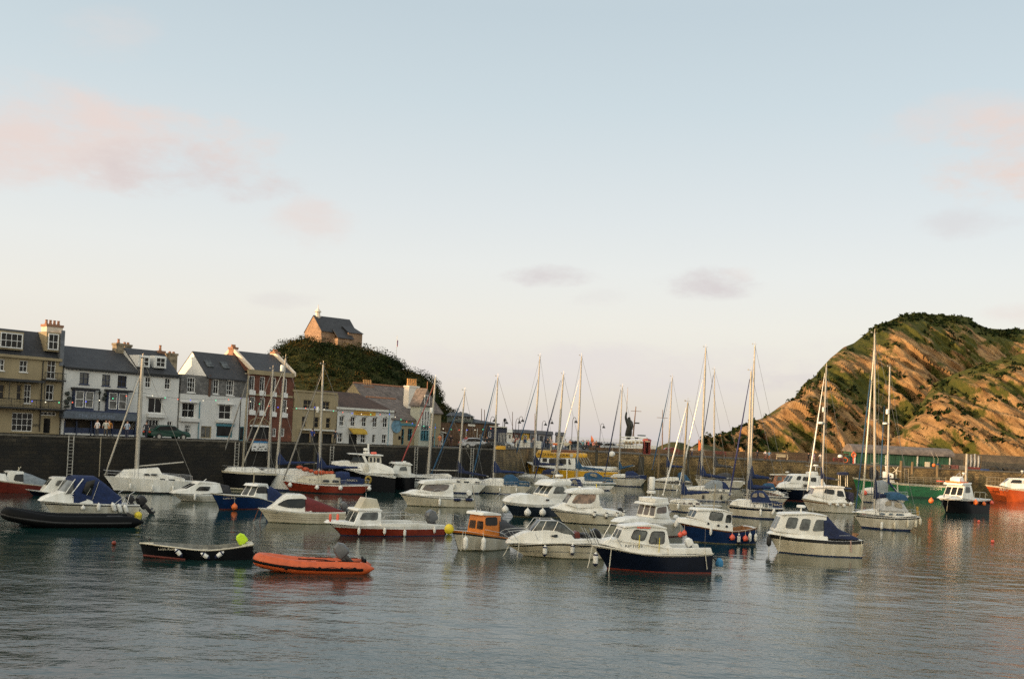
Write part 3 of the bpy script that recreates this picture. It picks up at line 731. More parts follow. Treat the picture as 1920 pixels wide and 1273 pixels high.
# --- small grey-white cruiser, left
b=Boat('motor_cruiser','small pale grey cruiser with two dark side windows moored left of the blue boat','the small pale grey cruiser',ZB,(400,640),22,2.2)
b.hull([(112,558),(300,568),(500,566),(640,560)],(210,628),[(.85,WHITE),(.8,INTER),(.0,GREYW),(-9,ANTIK)],rail=None,st=.85)
b.cabin([(150,560),(185,535),(270,516),(370,462),(400,452),(590,456),(600,470),(628,550),(400,565)],.95,.78,bev=.05,nose=.55,name='cabin',win=[[(350,528),(395,486),(503,488),(486,530)]],front=(2,2),hm=.05,fglass=GLASS)
b.extr([(372,462),(400,440),(560,448),(600,458),(600,466),(400,458)],-.8,.8,WHITE,'cabin_roof',.02)
b.extr([(600,556),(590,458),(690,480),(720,560)],-.75,.75,CGREY,'cockpit_cover',.06); b.fender(347,590,.5,.1)
b.pole((425,445),(460,412),.03,WHITE,name='aerial'); b.stripe(.3,.34,INTER,'hull_line')
# --- left: black RIB, white cruiser with blue canopy
b=inflatable('rigid_inflatable_boat','long black rigid inflatable boat lying in front of the white cruiser at far left',ZA,(1340,1010),(20,900),.40,2.7,(700,1112),8,FLOATK,RUB,up=.36)
MB().box(b.xs+.4,b.xs+1.4,-.35,.35,.2,.6).build('engine_box',CGREY,b.e,bevel=.08)
b.fender(1180,940,.62,.16,what='cylindrical fender',w=.3) if False else None
b=Boat('motor_cruiser','white cruiser under a deep blue canopy, dark outboard raised, tied behind the black inflatable','the cruiser with blue canopy',ZA,(900,1000),22,2.4)
b.hull([(425,848),(600,858),(900,868),(1200,880),(1390,882)],(520,985),[(.88,WHITE),(.8,RUB),(.0,GREYW),(-9,ANTIK)],rail=None,st=.88)
b.cabin([(440,852),(480,815),(640,750),(745,762),(925,845),(930,872),(700,866)],1.0,.8,bev=.06,nose=.4,name='foredeck_moulding')
b.cabin([(650,770),(745,630),(820,622),(820,660),(745,765)],.84,.7,m=GLASSL,bev=.02,name='windscreen'); b.rails([(650,770),(748,625)],.86,r=.03,m=WHITE,name='windscreen_frame'); b.rails([(715,768),(828,622)],.87,r=.045,m=WHITE,name='windscreen_frame')
b.hood([(740,760),(748,600),(800,590),(980,600),(1080,680),(1215,800),(1190,868)],.92,CBLUE,'canopy')
b.extr([(815,765),(860,650),(950,630),(905,790)],.93,.96,GLASS,'canopy_window',.01)
b.fender(825,912,r=.15,kind='ball'); b.fender(980,905,.5,.12); 
b.motor(1430,870,.85,cover=COWLK,tilt=42); b.motor(1310,855,.7,cover=COWLK,tilt=35,w=.6)
b.rails([(1130,880),(1230,800),(1290,870)],1.0,r=.02,name='stern_rail'); b.rails([(1240,960),(1290,780),(1340,750)],.9,r=.025,name='boarding_ladder'); b.rails([(1170,985),(1245,810)],.9,r=.02,name='boarding_ladder',both=False)
for X,Y in ((1130,905),(1190,920),(1250,925)): b.fender(X,Y,.6,.15,tilt=20)
x,z=b.at(1375,985,1.2); mb=MB(); mb.ball((0,0,0),.26,12); ob=mb.build('buoy',YELB); ob.location=b.fr.w2(x,1.2,z); tag(ob,'yellow ball buoy between the black inflatable and the raised outboard','buoy')
b.pole((985,600),(1005,205),.03,ALUD,name='flag_staff'); b.rope((860,790),(945,640),1,.9,r=.012,sag=0); b.rope((920,830),(985,650),1,.9,r=.012,sag=0)
b.letters('S',732,795,.25,.98,CBLUE,.3,out=.06)
# --- red hull far left, white cuddy behind it
b=Boat('motor_boat','red brown boat with pale grey cockpit cover, cut by the left edge of the photo','the red brown boat',ZA,(150,765),20,2.6)
b.hull([(-220,590),(0,640),(250,670),(520,700)],(-150,740),[(.88,CREAM),(.0,REDD),(-9,ANTIK)],rail=None,st=.8)
b.cabin([(55,650),(95,552),(120,545),(240,552),(250,670)],.9,.75,bev=.05,front=(0,2),win=[[(135,640),(150,580),(238,575),(238,655)]],glass=GLASS,name='wheelhouse',nose=.7)
b.cabin([(-160,600),(-100,565),(60,575),(70,660)],.95,.7,bev=.05,nose=.4,name='coachroof')
b.hood([(235,672),(240,555),(330,580),(440,625),(515,655),(510,690)],.95,CLGREY,'cockpit_cover')
b.pole((175,545),(210,500),.03,CREAM,name='aerial'); b.pole((190,545),(185,505),.03,CREAM,name='aerial')
b=Boat('cabin_boat','small white cuddy boat with one side window, between the red brown boat and blue canopy','the small white cuddy boat',ZA,(600,800),15,2.2)
b.hull([(250,725),(440,755),(700,780),(900,785)],(330,800),[(.8,CREAM),(.7,BLUE),(.0,NAVY),(-9,ANTIK)],rail=None,st=.85)
b.cabin([(430,760),(470,700),(530,615),(560,606),(690,610),(695,770)],.85,.7,bev=.05,nose=.6,name='cuddy',front=(1,2),win=[[(548,692),(575,636),(680,636),(680,695)]],glass=GLASSL,fglass=GLASSL)
# --- white motorboat with tinted side glass (750-890)
b=Boat('motor_cruiser','white cruiser with tan tinted side window and outboard, left of the other white cruisers','the white cruiser with an outboard',ZD,(1400,850),17,2.5)
b.hull([(953,700),(1100,715),(1300,738),(1500,752),(1755,765)],(1040,820),[(.88,WHITE),(.84,INTER),(.0,CREAM),(-9,ANTIB)],rail=None,st=.88,opening=(.72,.97,.35),cap=WHITE)
b.cabin([(1000,708),(1050,700),(1110,676),(1185,668),(1400,680),(1525,690),(1530,745),(1200,728)],1.05,.85,bev=.06,nose=.4,name='coachroof')
b.cabin([(1165,690),(1215,600),(1490,600),(1520,610),(1525,700),(1400,720)],.92,.80,bev=.04,nose=.8,front=(0,2),hm=.1,win=[[(1190,665),(1232,615),(1488,610),(1470,655),(1440,675),(1330,688)]],glass=GLASSB,name='wheelhouse')
b.extr([(1195,604),(1235,575),(1300,566),(1500,560),(1560,575),(1560,592),(1240,612)],-.9,.9,WHITE,'wheelhouse_roof',.04)
b.motor(1700,725,.6,m=WHITE,tilt=28); b.fender(1380,800,.62,.12)
for X in (1565,1690):
    x,z=b.at(X,772,1.25); MB().tube([(x-.3,1.27,z),(x+.3,1.27,z)],.13,10).build('blue_fender',CNAVY,b.e)
b.rails([(1250,705),(1360,655),(1450,690)],1.0,r=.014,name='hand_rail')
# --- cruiser with radar, dark bow
b=Boat('motor_cruiser','white cruiser with radar dome and three white ball fenders at its shaded bow','the radar topped white cruiser',ZE,(820,738),36,3.0)
b.hull([(488,578),(600,602),(830,618),(960,612),(1100,615),(1140,620)],(598,728),[(.82,WHITE),(.04,mat('painted_bow_shade',(.02,.03,.045),.3)),(0,CREAM),(-9,ANTIK)],rail=None,st=.9,flare=.4)  # dark hull band paints the shadow at the bow into the colour
b.cabin([(600,602),(630,560),(690,530),(780,520),(1000,560),(1095,575),(1100,618),(830,622)],1.35,1.05,bev=.07,nose=.4,name='coachroof')
b.cabin([(915,530),(972,440),(1080,438),(1095,470),(1105,600),(960,600)],1.15,1.0,bev=.05,front=(0,3),hm=.1,win=[[(960,518),(993,450),(1060,450),(1086,515)]],glass=GLASSL,fglass=GLASSL,name='wheelhouse',fcover=.1)
b.extr([(925,446),(960,415),(1020,398),(1100,405),(1135,425),(1130,440),(980,444)],-1.12,1.12,WHITE,'wheelhouse_roof',.05)
b.radar(1020,350,.0,.36,.2,post=.3); b.pole((1090,405),(1092,290),.03,WHITE)
b.extr([(905,566),(932,566),(932,582),(905,582)],1.22,1.3,RUB,'vent',.01)
for X,Y in ((525,662),(730,690),(868,690)): b.fender(X,Y,r=.30,kind='ball',w=(.2 if X<600 else None))
b.rails([(490,575),(540,520),(650,545)],.5,r=.016,name='bow_rail')
# --- white cruiser with tan curtain, right of it
b=Boat('motor_cruiser','white cruiser with peach curtained side window and flat overhanging roof','the curtained white cruiser',ZE,(1400,802),16,2.6)
b.hull([(945,655),(1100,672),(1300,692),(1500,712),(1640,715)],(1050,788),[(.86,WHITE),(.82,INTER),(.04,CREAM),(0,ANTIK),(-9,ANTIK)],rail=None,st=.88,opening=(.7,.97,.35),cap=WHITE)
b.cabin([(960,655),(1010,640),(1060,608),(1110,600),(1390,615),(1430,655),(1600,680),(1600,712),(1200,688)],1.12,.9,bev=.06,nose=.4,name='coachroof')
b.cabin([(1090,615),(1150,515),(1385,512),(1400,640),(1200,650)],1.0,.88,bev=.035,nose=.85,front=(0,2),hm=.08,win=[[(1130,604),(1182,522),(1362,522),(1350,580),(1310,606)]],glass=mat('peach_curtain_glass',(.30,.19,.13),.15,var=.5,scale=2.5),name='wheelhouse')
b.extr([(1112,512),(1140,488),(1200,474),(1400,468),(1435,486),(1432,512),(1380,520),(1150,516)],-1.0,1.0,WHITE,'wheelhouse_roof',.06)
for X,Y in ((1345,703),(1455,713),(1552,710),(1612,705)): b.fender(X,Y,.5,.13,tip=RUB,tilt=-8)
b.radar(1208,455,0,.12,.14,post=.1); b.pole((1365,470),(1362,425),.03,YELB); b.motor(1590,690,.55,m=COWLK,tilt=25)
b.rails([(1170,615),(1200,670)],1.05,r=.014,name='hand_rail'); b.letters('Amy Marie',1205,663,1.0,1.06,INTER,.13,out=.05)
# --- white fishing cruiser behind Riptide
b=Boat('motor_cruiser','white cruiser with three brown tinted windows, radar and tall white cylinder, behind the RIPTIDE','the cruiser behind the RIPTIDE',ZF,(760,818),46,2.7)
b.hull([(392,688),(600,700),(850,690),(920,680),(990,672)],(430,800),[(.9,WHITE),(.86,RUB),(.04,GREYW),(0,ANTIR),(-9,ANTIR)],rail=None,st=.85,flare=.35)
b.cabin([(450,690),(490,655),(600,640),(860,635),(900,690)],1.1,.9,bev=.06,nose=.5,name='coachroof')
b.cabin([(722,640),(742,520),(835,510),(868,650)],.98,.86,bev=.05,front=(0,3),hm=.14,win=[[(738,600),(748,545),(832,532),(832,596)]],glass=GLASSB,fglass=GLASSB,fcover=.06,name='wheelhouse')
b.extr([(700,524),(720,505),(850,495),(862,516),(740,532)],-.98,.98,WHITE,'wheelhouse_roof',.04)
b.extr([(735,500),(735,462),(850,458),(855,498)],-.9,.85,WHITE,'flybridge_screen',.05)
b.radar(690,402,.4,.33,.22,Z=ZF,post=.35); x,z=b.at(697,322,.4); MB().lathe([(.2,-.45),(.22,-.4),(.22,.4),(.18,.46)],(x,.4,z),14).build('canister',WHITE,b.e)
b.pole((660,470),(662,270),.02,w=.4); b.pole((755,460),(755,380),.014); b.fender(925,690,.6,.16,tilt=-25)
b.motor(925,660,.5,m=WHITE,tilt=30)
# --- blue hulled boat with pink ball fenders
b=Boat('motor_boat','bright blue hulled boat with white wheelhouse, portholes and orange brown cockpit','the bright blue boat',ZF,(1330,880),26,2.4)
b.hull([(962,688),(1100,712),(1300,750),(1440,766),(1600,748),(1662,728)],(1035,862),[(.90,WOOD),(.05,BLUE),(0,CREAM),(-9,ANTIK)],rail=WOOD,st=.78,opening=(.66,.96,.3),sole=INTERB,cap=CREAM,flare=.35)
b.cabin([(975,690),(1000,648),(1100,652),(1300,690),(1440,705),(1442,765),(1200,735)],1.0,.86,bev=.05,nose=.45,name='coachroof')
cb=b.cabin([(1092,645),(1128,572),(1150,562),(1360,572),(1428,598),(1440,745),(1250,700)],.90,.75,bev=.05,nose=.85,hm=.12,name='wheelhouse',win=[[(1218,655),(1240,582),(1355,597),(1338,668)],[(1372,682),(1385,612),(1424,612),(1424,682)]],front=(0,2),glass=GLASSL,fglass=GLASSL,frame=RUB)
for X,Y in ((1216,693),(1308,710),(1384,718)):
    x,z=b.at(X,Y,.98); mb=MB(); mb.lathe([(.085,0),(.085,.05),(.06,.06)],(x,.955,z),12,axis='y'); mb.build('porthole',RUB,b.e)
b.extr([(1115,574),(1140,556),(1365,566),(1440,592),(1440,602),(1360,578)],-.82,.82,WHITE,'wheelhouse_roof',.02)
b.fender(1238,762,.5,.09)
for X,Y,w in ((958,795,.3),(995,780,.4)): b.fender(X,Y,r=.19,kind='ball',m=FENR,w=w,word='red')
for X,Y in ((1435,820),(1555,830)): b.fender(X,Y,r=.20,kind='ball',m=FENR,word='red')
b.fender(1495,832,.62,.12,tip=CNAVY); b.fender(1597,818,.55,.12); b.fender(1650,822,.5,.12)
b.pole((1265,560),(1282,330),.045,ALUD,name='short_mast'); b.rope((1188,730),(1185,890),1.1,1.12,WIRE,.015,0)
# --- navy hull, four windows (1468-1550)
b=Boat('motor_cruiser','navy hulled cruiser with white four windowed wheelhouse, between the yachts and the white trawler yacht','the navy hulled cruiser',ZG,(560,590),30,3.0)
b.hull([(215,450),(330,462),(500,470),(735,465)],(365,575),[(.9,WHITE),(.04,NAVY),(0,ANTIR),(-9,ANTIR)],rail=None,st=.85)
b.cabin([(335,462),(360,425),(420,408),(720,415),(728,465)],1.3,1.1,bev=.06,nose=.5,name='coachroof')
b.cabin([(400,418),(440,345),(470,338),(640,342),(690,355),(728,440)],1.1,.95,bev=.05,nose=.85,front=(0,2),hm=.14,win=[[(455,388),(470,352),(505,354),(492,392)],[(512,394),(522,358),(568,362),(566,400)],[(588,402),(592,366),(640,368),(640,408)]],glass=GLASS,name='wheelhouse')
b.extr([(585,340),(585,318),(655,315),(660,342)],-.6,.6,WHITE,'roof_locker',.06); b.radar(635,255,0,.34,.18,post=.6)
b.rails([(700,345),(708,275),(600,262)],.8,r=.03,name='radar_arch'); b.extr([(525,430),(555,430),(555,455),(525,455)],1.2,1.28,GLASS,'side_hatch',.01)
b.letters('Rose',395,490,.7,b.B*.36,CREAM,.2,out=.05)
# --- orange wheelhouse boat behind
b=Boat('fishing_boat','small orange and cream wheelhouse boat behind the navy hulled cruiser','the small orange wheelhouse boat',ZN,(900,790),25,2.6)
b.hull([(700,720),(850,730),(1000,720),(1100,705)],(760,775),[(.8,ORCAB),(.0,REDD),(-9,ANTIK)],rail=None,st=.8)
b.cabin([(780,700),(820,600),(1030,598),(1050,720),(880,740)],.95,.85,m=mat('faded_orange',(.42,.17,.08),.6,var=.3),bev=.04,front=(0,2),win=[[(835,668),(850,615),(900,615),(900,668)],[(928,675),(930,625),(980,628),(980,672)]],glass=GLASSL,name='wheelhouse')
b.extr([(800,602),(820,590),(1050,590),(1055,602)],-.98,.98,CREAM,'wheelhouse_roof',.02); b.radar(968,562,0,.3,.2,post=.1)
# --- white trawler yacht / motor sailer with mast 1545
b=Boat('motor_sailer','white motor sailer with brown gunwale and raked dark windows, left of the green fishing boat','the white motor sailer',ZG,(760,690),18,2.9)
b.hull([(505,562),(620,580),(760,598),(900,605),(990,600)],(565,672),[(.93,CREAM),(.82,WOOD),(.0,GREYW),(-9,ANTIK)],rail=None,st=.75)
b.cabin([(548,565),(575,530),(640,520),(900,560),(930,600),(760,598)],1.15,.95,bev=.05,nose=.5,name='coachroof')
b.cabin([(605,530),(635,462),(720,452),(890,462),(915,560),(760,570)],1.05,.88,bev=.05,nose=.8,front=(0,2),hm=.12,fglass=GLASSB,win=[[(708,510),(722,470),(805,480),(805,525)],[(830,540),(832,485),(880,490),(900,545)]],glass=GLASS,name='deckhouse')
b.extr([(620,465),(640,450),(760,444),(900,452),(905,465),(700,462)],-.98,.98,WHITE,'deckhouse_roof',.03)
for X,Y in ((762,608),(832,618),(893,625),(955,610)): b.fender(X,Y,r=.20,kind='ball')
b.mast((1541,922),(1549.5,688),.09,jib=(WHITE,(1514,920),(1546.5,700)),boom=(CNAVY,(1541,896),(1566,899),.4),spreaders=(.42,.68))
x,z=b.at(1547.5,768,-.1,Z0); MB().lathe([(.12,-.28),(.14,-.2),(.14,.2),(.12,.28)],(x+.25,0,z),12).build('radar_reflector',WHITE,b.e)
x,z=b.at(1543,793,0,Z0); MB().lathe([(.2,-.14),(.3,-.1),(.3,.1),(.2,.14)],(x+.25,0,z),14).build('radar_dome',WHITE,b.e)
b.rails([(858,450),(860,345),(925,345),(925,450)],.3,m=CREAM,r=.05,name='stern_gantry'); b.extr([(850,345),(855,322),(935,320),(938,345)],-.5,.5,CNAVY,'gantry_canvas',.05)
mb=MB(); x,z=b.at(900,468,0); mb.lathe([(.45,-.05),(.5,.02),(.4,.08)],(x-.3,0,z),16); mb.build('life_raft',BLUE,b.e)
b.extr([(935,560),(940,500),(985,510),(985,600)],-.7,.7,mat('mixed_canvas',(.05,.045,.09),.8,var=.6,scale=8),'stern_canvas',.06)
# --- dark boat with orange balls
b=Boat('workboat','black hulled workboat with white raked wheelhouse facing us and orange ball fenders','the black workboat',ZO,(930,720),58,3.1)
f=b.fr; s_=b
b.hull([(560,478),(800,482),(1000,492),(1180,498),(1300,492),(1372,486)],(640,700),[(.86,WHITE),(.0,BLACK),(-9,ANTIK)],rail=WHITE,railr=.05,st=.85,tm=.4,pw=2.6,flare=.35)
b.cabin([(905,470),(948,262),(1060,262),(1100,440),(1130,500)],1.3,1.15,bev=.06,front=(0,3),hm=.2,fcover=.04,win=[[(955,385),(965,280),(1035,285),(1045,380)]],glass=GLASSL,fglass=GLASS,name='wheelhouse')
b.cabin([(700,482),(760,440),(905,430),(920,490)],1.2,.9,bev=.06,nose=.5,name='coachroof')
b.extr([(900,262),(925,225),(1075,218),(1050,262)],-1.25,1.25,WHITE,'wheelhouse_roof',.05)
b.extr([(900,222),(905,150),(960,120),(990,205),(1000,222)],-.8,.5,WHITE,'roof_box',.08); b.extr([(880,225),(880,200),(1010,205),(1010,222)],-1.0,1.0,FENO,'roof_liferaft',.04)
b.rails([(900,200),(920,95),(970,60),(1000,170)],.4,r=.035,name='light_arch'); b.radar(930,62,0,.16,.2,post=.2); b.pole((880,215),(870,20),.03,ALU)
b.rails([(1110,365),(1200,370),(1290,378),(1320,430)],1.2,r=.03,m=CREAM,name='hand_rail',posts=(0,1,2))
for X,Y,w in ((402,512,-1.0),(1130,540,1.5),(1265,562,1.5),(1392,545,1.4)): b.fender(X,Y,r=.30 if X<1200 else .24,kind='ball',m=FENO if X<1350 else FENR,w=w,word='orange' if X<1350 else 'pink')
b.rope((620,400),(560,640),0,.6,RUB,.05,.1,name='bow_rope'); b.rope((680,470),(655,680),.8,1.0,ALUD,.03,0)
# --- orange red boat at right edge
b=Boat('lifeboat','bright orange hulled boat with white wheelhouse, cut by the right edge of the photo','the bright orange boat',ZO,(1650,525),14,3.2)
b.hull([(1285,248),(1500,275),(1750,315),(1950,335),(2300,345)],(1420,462),[(.93,CREAM),(.06,ORNG),(.03,CREAM),(0,ORNG),(-9,ANTIK)],rail=CREAM,st=.85,flare=.35)
b.cabin([(1560,262),(1610,222),(1700,148),(1740,142),(2080,150),(2100,330),(1750,315)],1.3,1.05,bev=.06,nose=.6,front=(1,2),hm=.12,fglass=GLASS,win=[[(1690,218),(1738,165),(1880,170),(1880,228)],[(1915,232),(1915,172),(2040,175),(2040,240)]],glass=GLASS,name='wheelhouse')
b.letters('RIO 4',1628,332,2.0,b.B*.40,CREAM,.5,out=.12,lean=-10)
b.rails([(1320,130),(1400,122),(1500,130),(1605,145)],None,r=.02,name='bow_rail',posts=(0,1,2,3),m=ALUD,mid=True); b.pole((1840,140),(1900,60),.06,RUB,name='short_mast'); b.radar(1890,28,0,.2,.25,post=.3)
# --- green fishing boat
b=Boat('fishing_boat','long green fishing boat with white rail strip and small white wheelhouse below the green shed','the green fishing boat',ZL,(1100,705),5,4.2)
b.hull([(75,378),(200,405),(330,418),(560,440),(830,482),(1150,502),(1450,525),(1620,520)],(150,560),[(.90,CREAM),(.12,GREEN),(.0,mat('dark_green_paint',(.01,.05,.025),.5)),(-9,ANTIK)],rail=CREAM,st=.8,railr=.06,opening=(.4,.97,.5),cap=CREAM,draft=.6)
b.cabin([(545,435),(552,300),(570,285),(700,318),(725,330),(745,470)],1.2,1.0,bev=.05,win=[[(665,375),(668,345),(690,345),(690,378)],[(725,395),(722,340),(738,345),(745,400)]],glass=GLASS,name='wheelhouse')
b.extr([(440,408),(455,392),(640,385),(830,405),(830,420),(640,402)],-1.6,1.6,NAVY,'shelter_deck',.04); b.extr([(600,300),(595,215),(585,200),(650,190),(650,205),(620,300)],-.15,.15,WHITE,'short_mast',.03)
for (X0,Y0,X1,Y1) in ((765,400,765,270),(765,270,710,215),(765,270,800,210),(765,270,845,285),(765,270,710,305),(765,270,780,330)): b.pole((X0,Y0),(X1,Y1),.06,CREAM,w=.3,name='wind_generator')
b.pole((505,430),(505,430-30),.02); b.pole((790,600),(785,455),.12,GREYW,w=2.0,name='davit')
mb=MB()
for k in range(3):
    pts=[b.at(X,378+k*32+(X-970)*.02,1.9) for X in (960,1080,1200,1320,1450,1560)]
    mb.tube([(x,1.9,z) for x,z in pts],.035,5)
for X in (960,1080,1200,1320,1450,1560):
    x,z=b.at(X,378,1.9); x2,z2=b.at(X,490,1.9); mb.tube([(x,1.9,z),(x2,1.9,z2)],.035,5)
mb.build('deck_rail',ALUD,b.e)
b.letters('HOM',1400,568,1.6,b.B*.47,CREAM,.5,out=.06); b.extr([(1410,425),(1530,440),(1530,460),(1410,448)],1.0,1.5,FENR,'net_float_box',.04)
b.extr([(350,400),(350,240),(370,215),(410,215),(500,300),(505,400)],-1.2,1.2,mat('dark_net_heap',(.02,.02,.025),.95,var=.5,scale=12,bump=1,bscale=14),'net_heap',.2)
# --- yellow trip boat
b=Boat('excursion_boat','yellow trip boat with white saloon and yellow awning lettered CRUISES, moored against the pier','the yellow trip boat',ZM,(950,885),4,4.4)
b.hull([(88,490),(300,560),(600,600),(800,632),(1100,640),(1400,655),(1800,668),(1900,665)],(150,870),[(.93,WHITE),(.12,YEL),(.0,NAVY),(-9,ANTIK)],rail=NAVY,st=.9,railr=.05,flare=.3)
b.extr([(88,500),(90,492),(210,505),(420,560),(700,590),(700,632),(420,600),(200,555)],-.3,2.0,WHITE,'bow_bulwark',.04)
b.cabin([(270,505),(290,400),(1050,405),(1062,640),(500,600)],1.9,1.85,bev=.05,name='saloon',glass=GLASS,win=[[(395,488),(395,415),(488,415),(488,490)],[(525,520),(525,420),(695,425),(695,535)],[(718,535),(718,425),(872,428),(872,540)],[(915,540),(915,430),(940,430),(968,540)]],hm=.2)
b.extr([(240,395),(330,255),(560,265),(570,310),(1290,325),(1290,398),(700,410)],-2.0,2.0,YEL,'awning',.06)
b.letters('BRISTOL & WESTERN CRUISES',625,345,5.0,2.0,BLACK,.5,out=.07)
mb=MB(); x,z=b.at(975,360,2.02); mb.lathe([(.28,0),(.28,.03)],(x,2.04,z),16,axis='y'); mb.build('awning_emblem',CREAM,b.e)
for X in (1150,1200,1250,1300): b.rope((X-10,400),(X+80,570),1.9,1.9,ALU,.05,0,name='awning_strut')
b.extr([(1060,640),(1100,480),(1230,580),(1500,590),(1800,600),(1800,668),(1400,655)],-1.8,1.9,WHITE,'aft_bulwark',.03)
b.extr([(1800,600),(1900,600),(1905,660),(1800,668)],-1.8,1.9,GREYW,'stern_platform',.03)
b.rails([(570,260),(570,110),(955,115),(955,255)],.8,r=.06,m=CREAM,name='upper_frame'); b.extr([(600,115),(705,118),(705,155),(600,150)],.75,.85,FENO,'upper_sign',.01); b.extr([(810,120),(940,125),(925,155),(880,172),(830,160)],.75,.85,CREAM,'upper_emblem',.01)
b.rails([(600,290),(1100,300)],1.7,r=.03,m=mat('rust_rail',(.3,.1,.05),.7),name='roof_rail',posts=()); b.rails([(600,260),(1180,270)],1.7,r=.03,m=MATS['rust_rail'],name='roof_rail')
# --- big motor yacht, black hull
b=Boat('motor_yacht','large black hulled motor yacht with white flybridge, radar dome and swept white roof','the large black motor yacht',ZD,(800,692),8,3.8)
b.hull([(240,395),(400,430),(560,485),(750,505),(915,530)],(330,640),[(.93,WHITE),(.12,BLACK),(.09,CREAM),(0,BLACK),(-9,ANTIK)],rail=WHITE,st=.9,railr=.05)
b.cabin([(240,400),(250,372),(400,360),(585,378),(720,372),(880,435),(910,500),(640,490),(420,440)],1.6,1.4,bev=.07,nose=.4,name='deckhouse')
b.extr([(420,290),(440,284),(580,290),(785,300),(785,312),(600,308),(560,300)],-1.5,1.5,WHITE,'hardtop',.04)
b.extr([(555,300),(590,308),(622,380),(600,430),(590,380)],1.3,1.45,WHITE,'roof_wing',.04); b.extr([(555,300),(590,308),(622,380),(600,430),(590,380)],-1.45,-1.3,WHITE,'roof_wing',.04)
b.cabin([(430,370),(470,320),(585,315),(610,378)],1.35,1.25,m=GLASS,bev=.03,name='saloon_glass')
b.cabin([(625,385),(625,315),(760,315),(765,385)],1.4,1.3,m=GREYW,bev=.04,name='flybridge',win=[[(640,375),(640,325),(665,325),(665,375)],[(680,375),(680,325),(700,325),(700,375)],[(715,378),(715,328),(745,328),(745,378)]],glass=GLASS)
b.radar(600,240,0,.28,.3,post=.2); b.radar(605,275,0,.38,.2,post=.1); b.extr([(650,290),(655,268),(710,265),(718,290)],-.3,.3,FENR,'life_raft',.1); b.pole((625,285),(625,180),.10,WHITE,name='radar_reflector')
b.extr([(640,490),(690,455),(880,470),(900,520)],-1.3,1.3,WHITE,'cockpit_seat',.06)
b.cabin([(560,490),(600,420),(620,380),(640,490)],1.5,1.4,m=GREYW,bev=.04,name='side_panel')
# --- white motorboat with radar behind the white yacht
b=Boat('motor_boat','small white wheelhouse boat with domed roof, just right of the large black motor yacht','the small white wheelhouse boat',ZD,(1000,668),20,2.6)
b.hull([(850,490),(950,500),(1050,505),(1120,500)],(880,660),[(.8,WHITE),(0,BLACK),(-9,ANTIK)],rail=None,st=.85)
b.cabin([(868,470),(915,390),(985,385),(1075,395),(1080,505),(900,500)],1.05,.9,bev=.06,front=(0,2),win=[[(950,465),(965,425),(1025,420),(1040,468)]],glass=GLASSL,name='wheelhouse')
b.extr([(905,395),(930,375),(1060,378),(1100,405),(1080,410)],-1.1,1.1,WHITE,'wheelhouse_roof',.04); b.radar(1008,372,0,.2,.2,post=.1)
b.pole((860,470),(900,360),.04,REDD)
# ================================================================== yachts
def yacht(label,short,bow,stern,wl,stemx,mast,beam=2.6,yawp=8,hullm=WHITE,st=.6,upper=None,boot=None,anti=ANTIB,sheer=None,trunk=None,tm_=WHITE,wins=(),jib=None,boom=None,hood=None,hoodm=CBLUE,hwin=(),dodger=None,dtext=None,spr=(.5,),r=.08,mm=ALU,guard=True,stripe=None,draft=.4,glass=GLASS,sprw=.75,nose=.4):
    b=Boat('sailing_yacht',label,short,Z0,wl,yawp,beam,'yacht','sailing yachts moored in the harbour')
    b.hull(sheer or [bow,((bow[0]+stern[0])/2,(bow[1]+stern[1])/2+1.2),stern],(stemx,wl[1]),bands(hullm,boot or anti,anti,upper,.9,.09),rail=None,st=st,tm=.55,pw=2.0,draft=draft,trake=.9)  # default boot band in dark antifoul also paints in the waterline shadow
    if stripe: b.stripe(stripe[0],stripe[1],stripe[2])
    if trunk: b.cabin(trunk,beam*.34,beam*.27,m=tm_,bev=.05,nose=nose,win=wins,glass=glass,name='coachroof')
    b.mast(mast[0],mast[1],r,m=mm,jib=jib,boom=boom,spreaders=spr,sprw=sprw)
    if hood: b.hood(hood,beam*.33,hoodm,win=hwin)
    if dodger:
        for sd in (1,-1):
            b.extr(dodger,sd*beam*.42,sd*beam*.42+sd*.03,hoodm,'dodger',.0)
        if dtext: 
            cx=sum(p[0] for p in dodger)/len(dodger); cy=sum(p[1] for p in dodger)/len(dodger); b.letters(dtext,cx,cy,1.1,beam*.42+.03,CREAM,.3,out=.03)
    if guard: b.guard(.03,.97,.5,7)
    return b
z=lambda Z,pts:[(Z[0]+p[0]/Z[2],Z[1]+p[1]/Z[2]) for p in pts]
zw=lambda Z,ws:[z(Z,w) for w in ws]
yb=yacht('white yacht with raised deckhouse and bare mast, moored below the blue trimmed pub','the yacht below the pub',(195.5,892),(365,903),(290,925.5),(214),((255.5,888),(267.5,672)),beam=2.9,yawp=3,trunk=z(ZA,[(1130,615),(1190,570),(1230,535),(1470,522),(1580,515),(1612,575),(1740,600),(1840,625),(1840,660),(1400,640)]),
  wins=zw(ZA,[[(1430,588),(1435,572),(1480,572),(1490,590)],[(1500,588),(1505,570),(1560,572),(1565,592)],[(1585,650),(1590,620),(1640,622),(1645,652)],[(1670,655),(1675,625),(1740,628),(1745,655)]]),boom=(None,(258,874),(339,866)),anti=ANTIK,boot=None,r=.15,spr=(.45,),upper=WHITE,glass=GLASS,jib=(ALU,(197,890),(266,695)))
for X,Y in ((1295,698),(1515,715),(1720,725)): yb.fender(*z(ZA,[(X,Y)])[0],.5,.1)
yb=yacht('dark hulled yacht with a brown mast, lying against the wall left of the white yachts','the dark hulled yacht',(407,881),(520,888),(455,919.5),(415),((455,877),(466,703)),hullm=BLACK,upper=CREAM,boot=CREAM,mm=ALUD,trunk=[(420,884),(428,876),(480,876),(500,886)],jib=(WIRE,(410,880),(463,715)),anti=ANTIK)
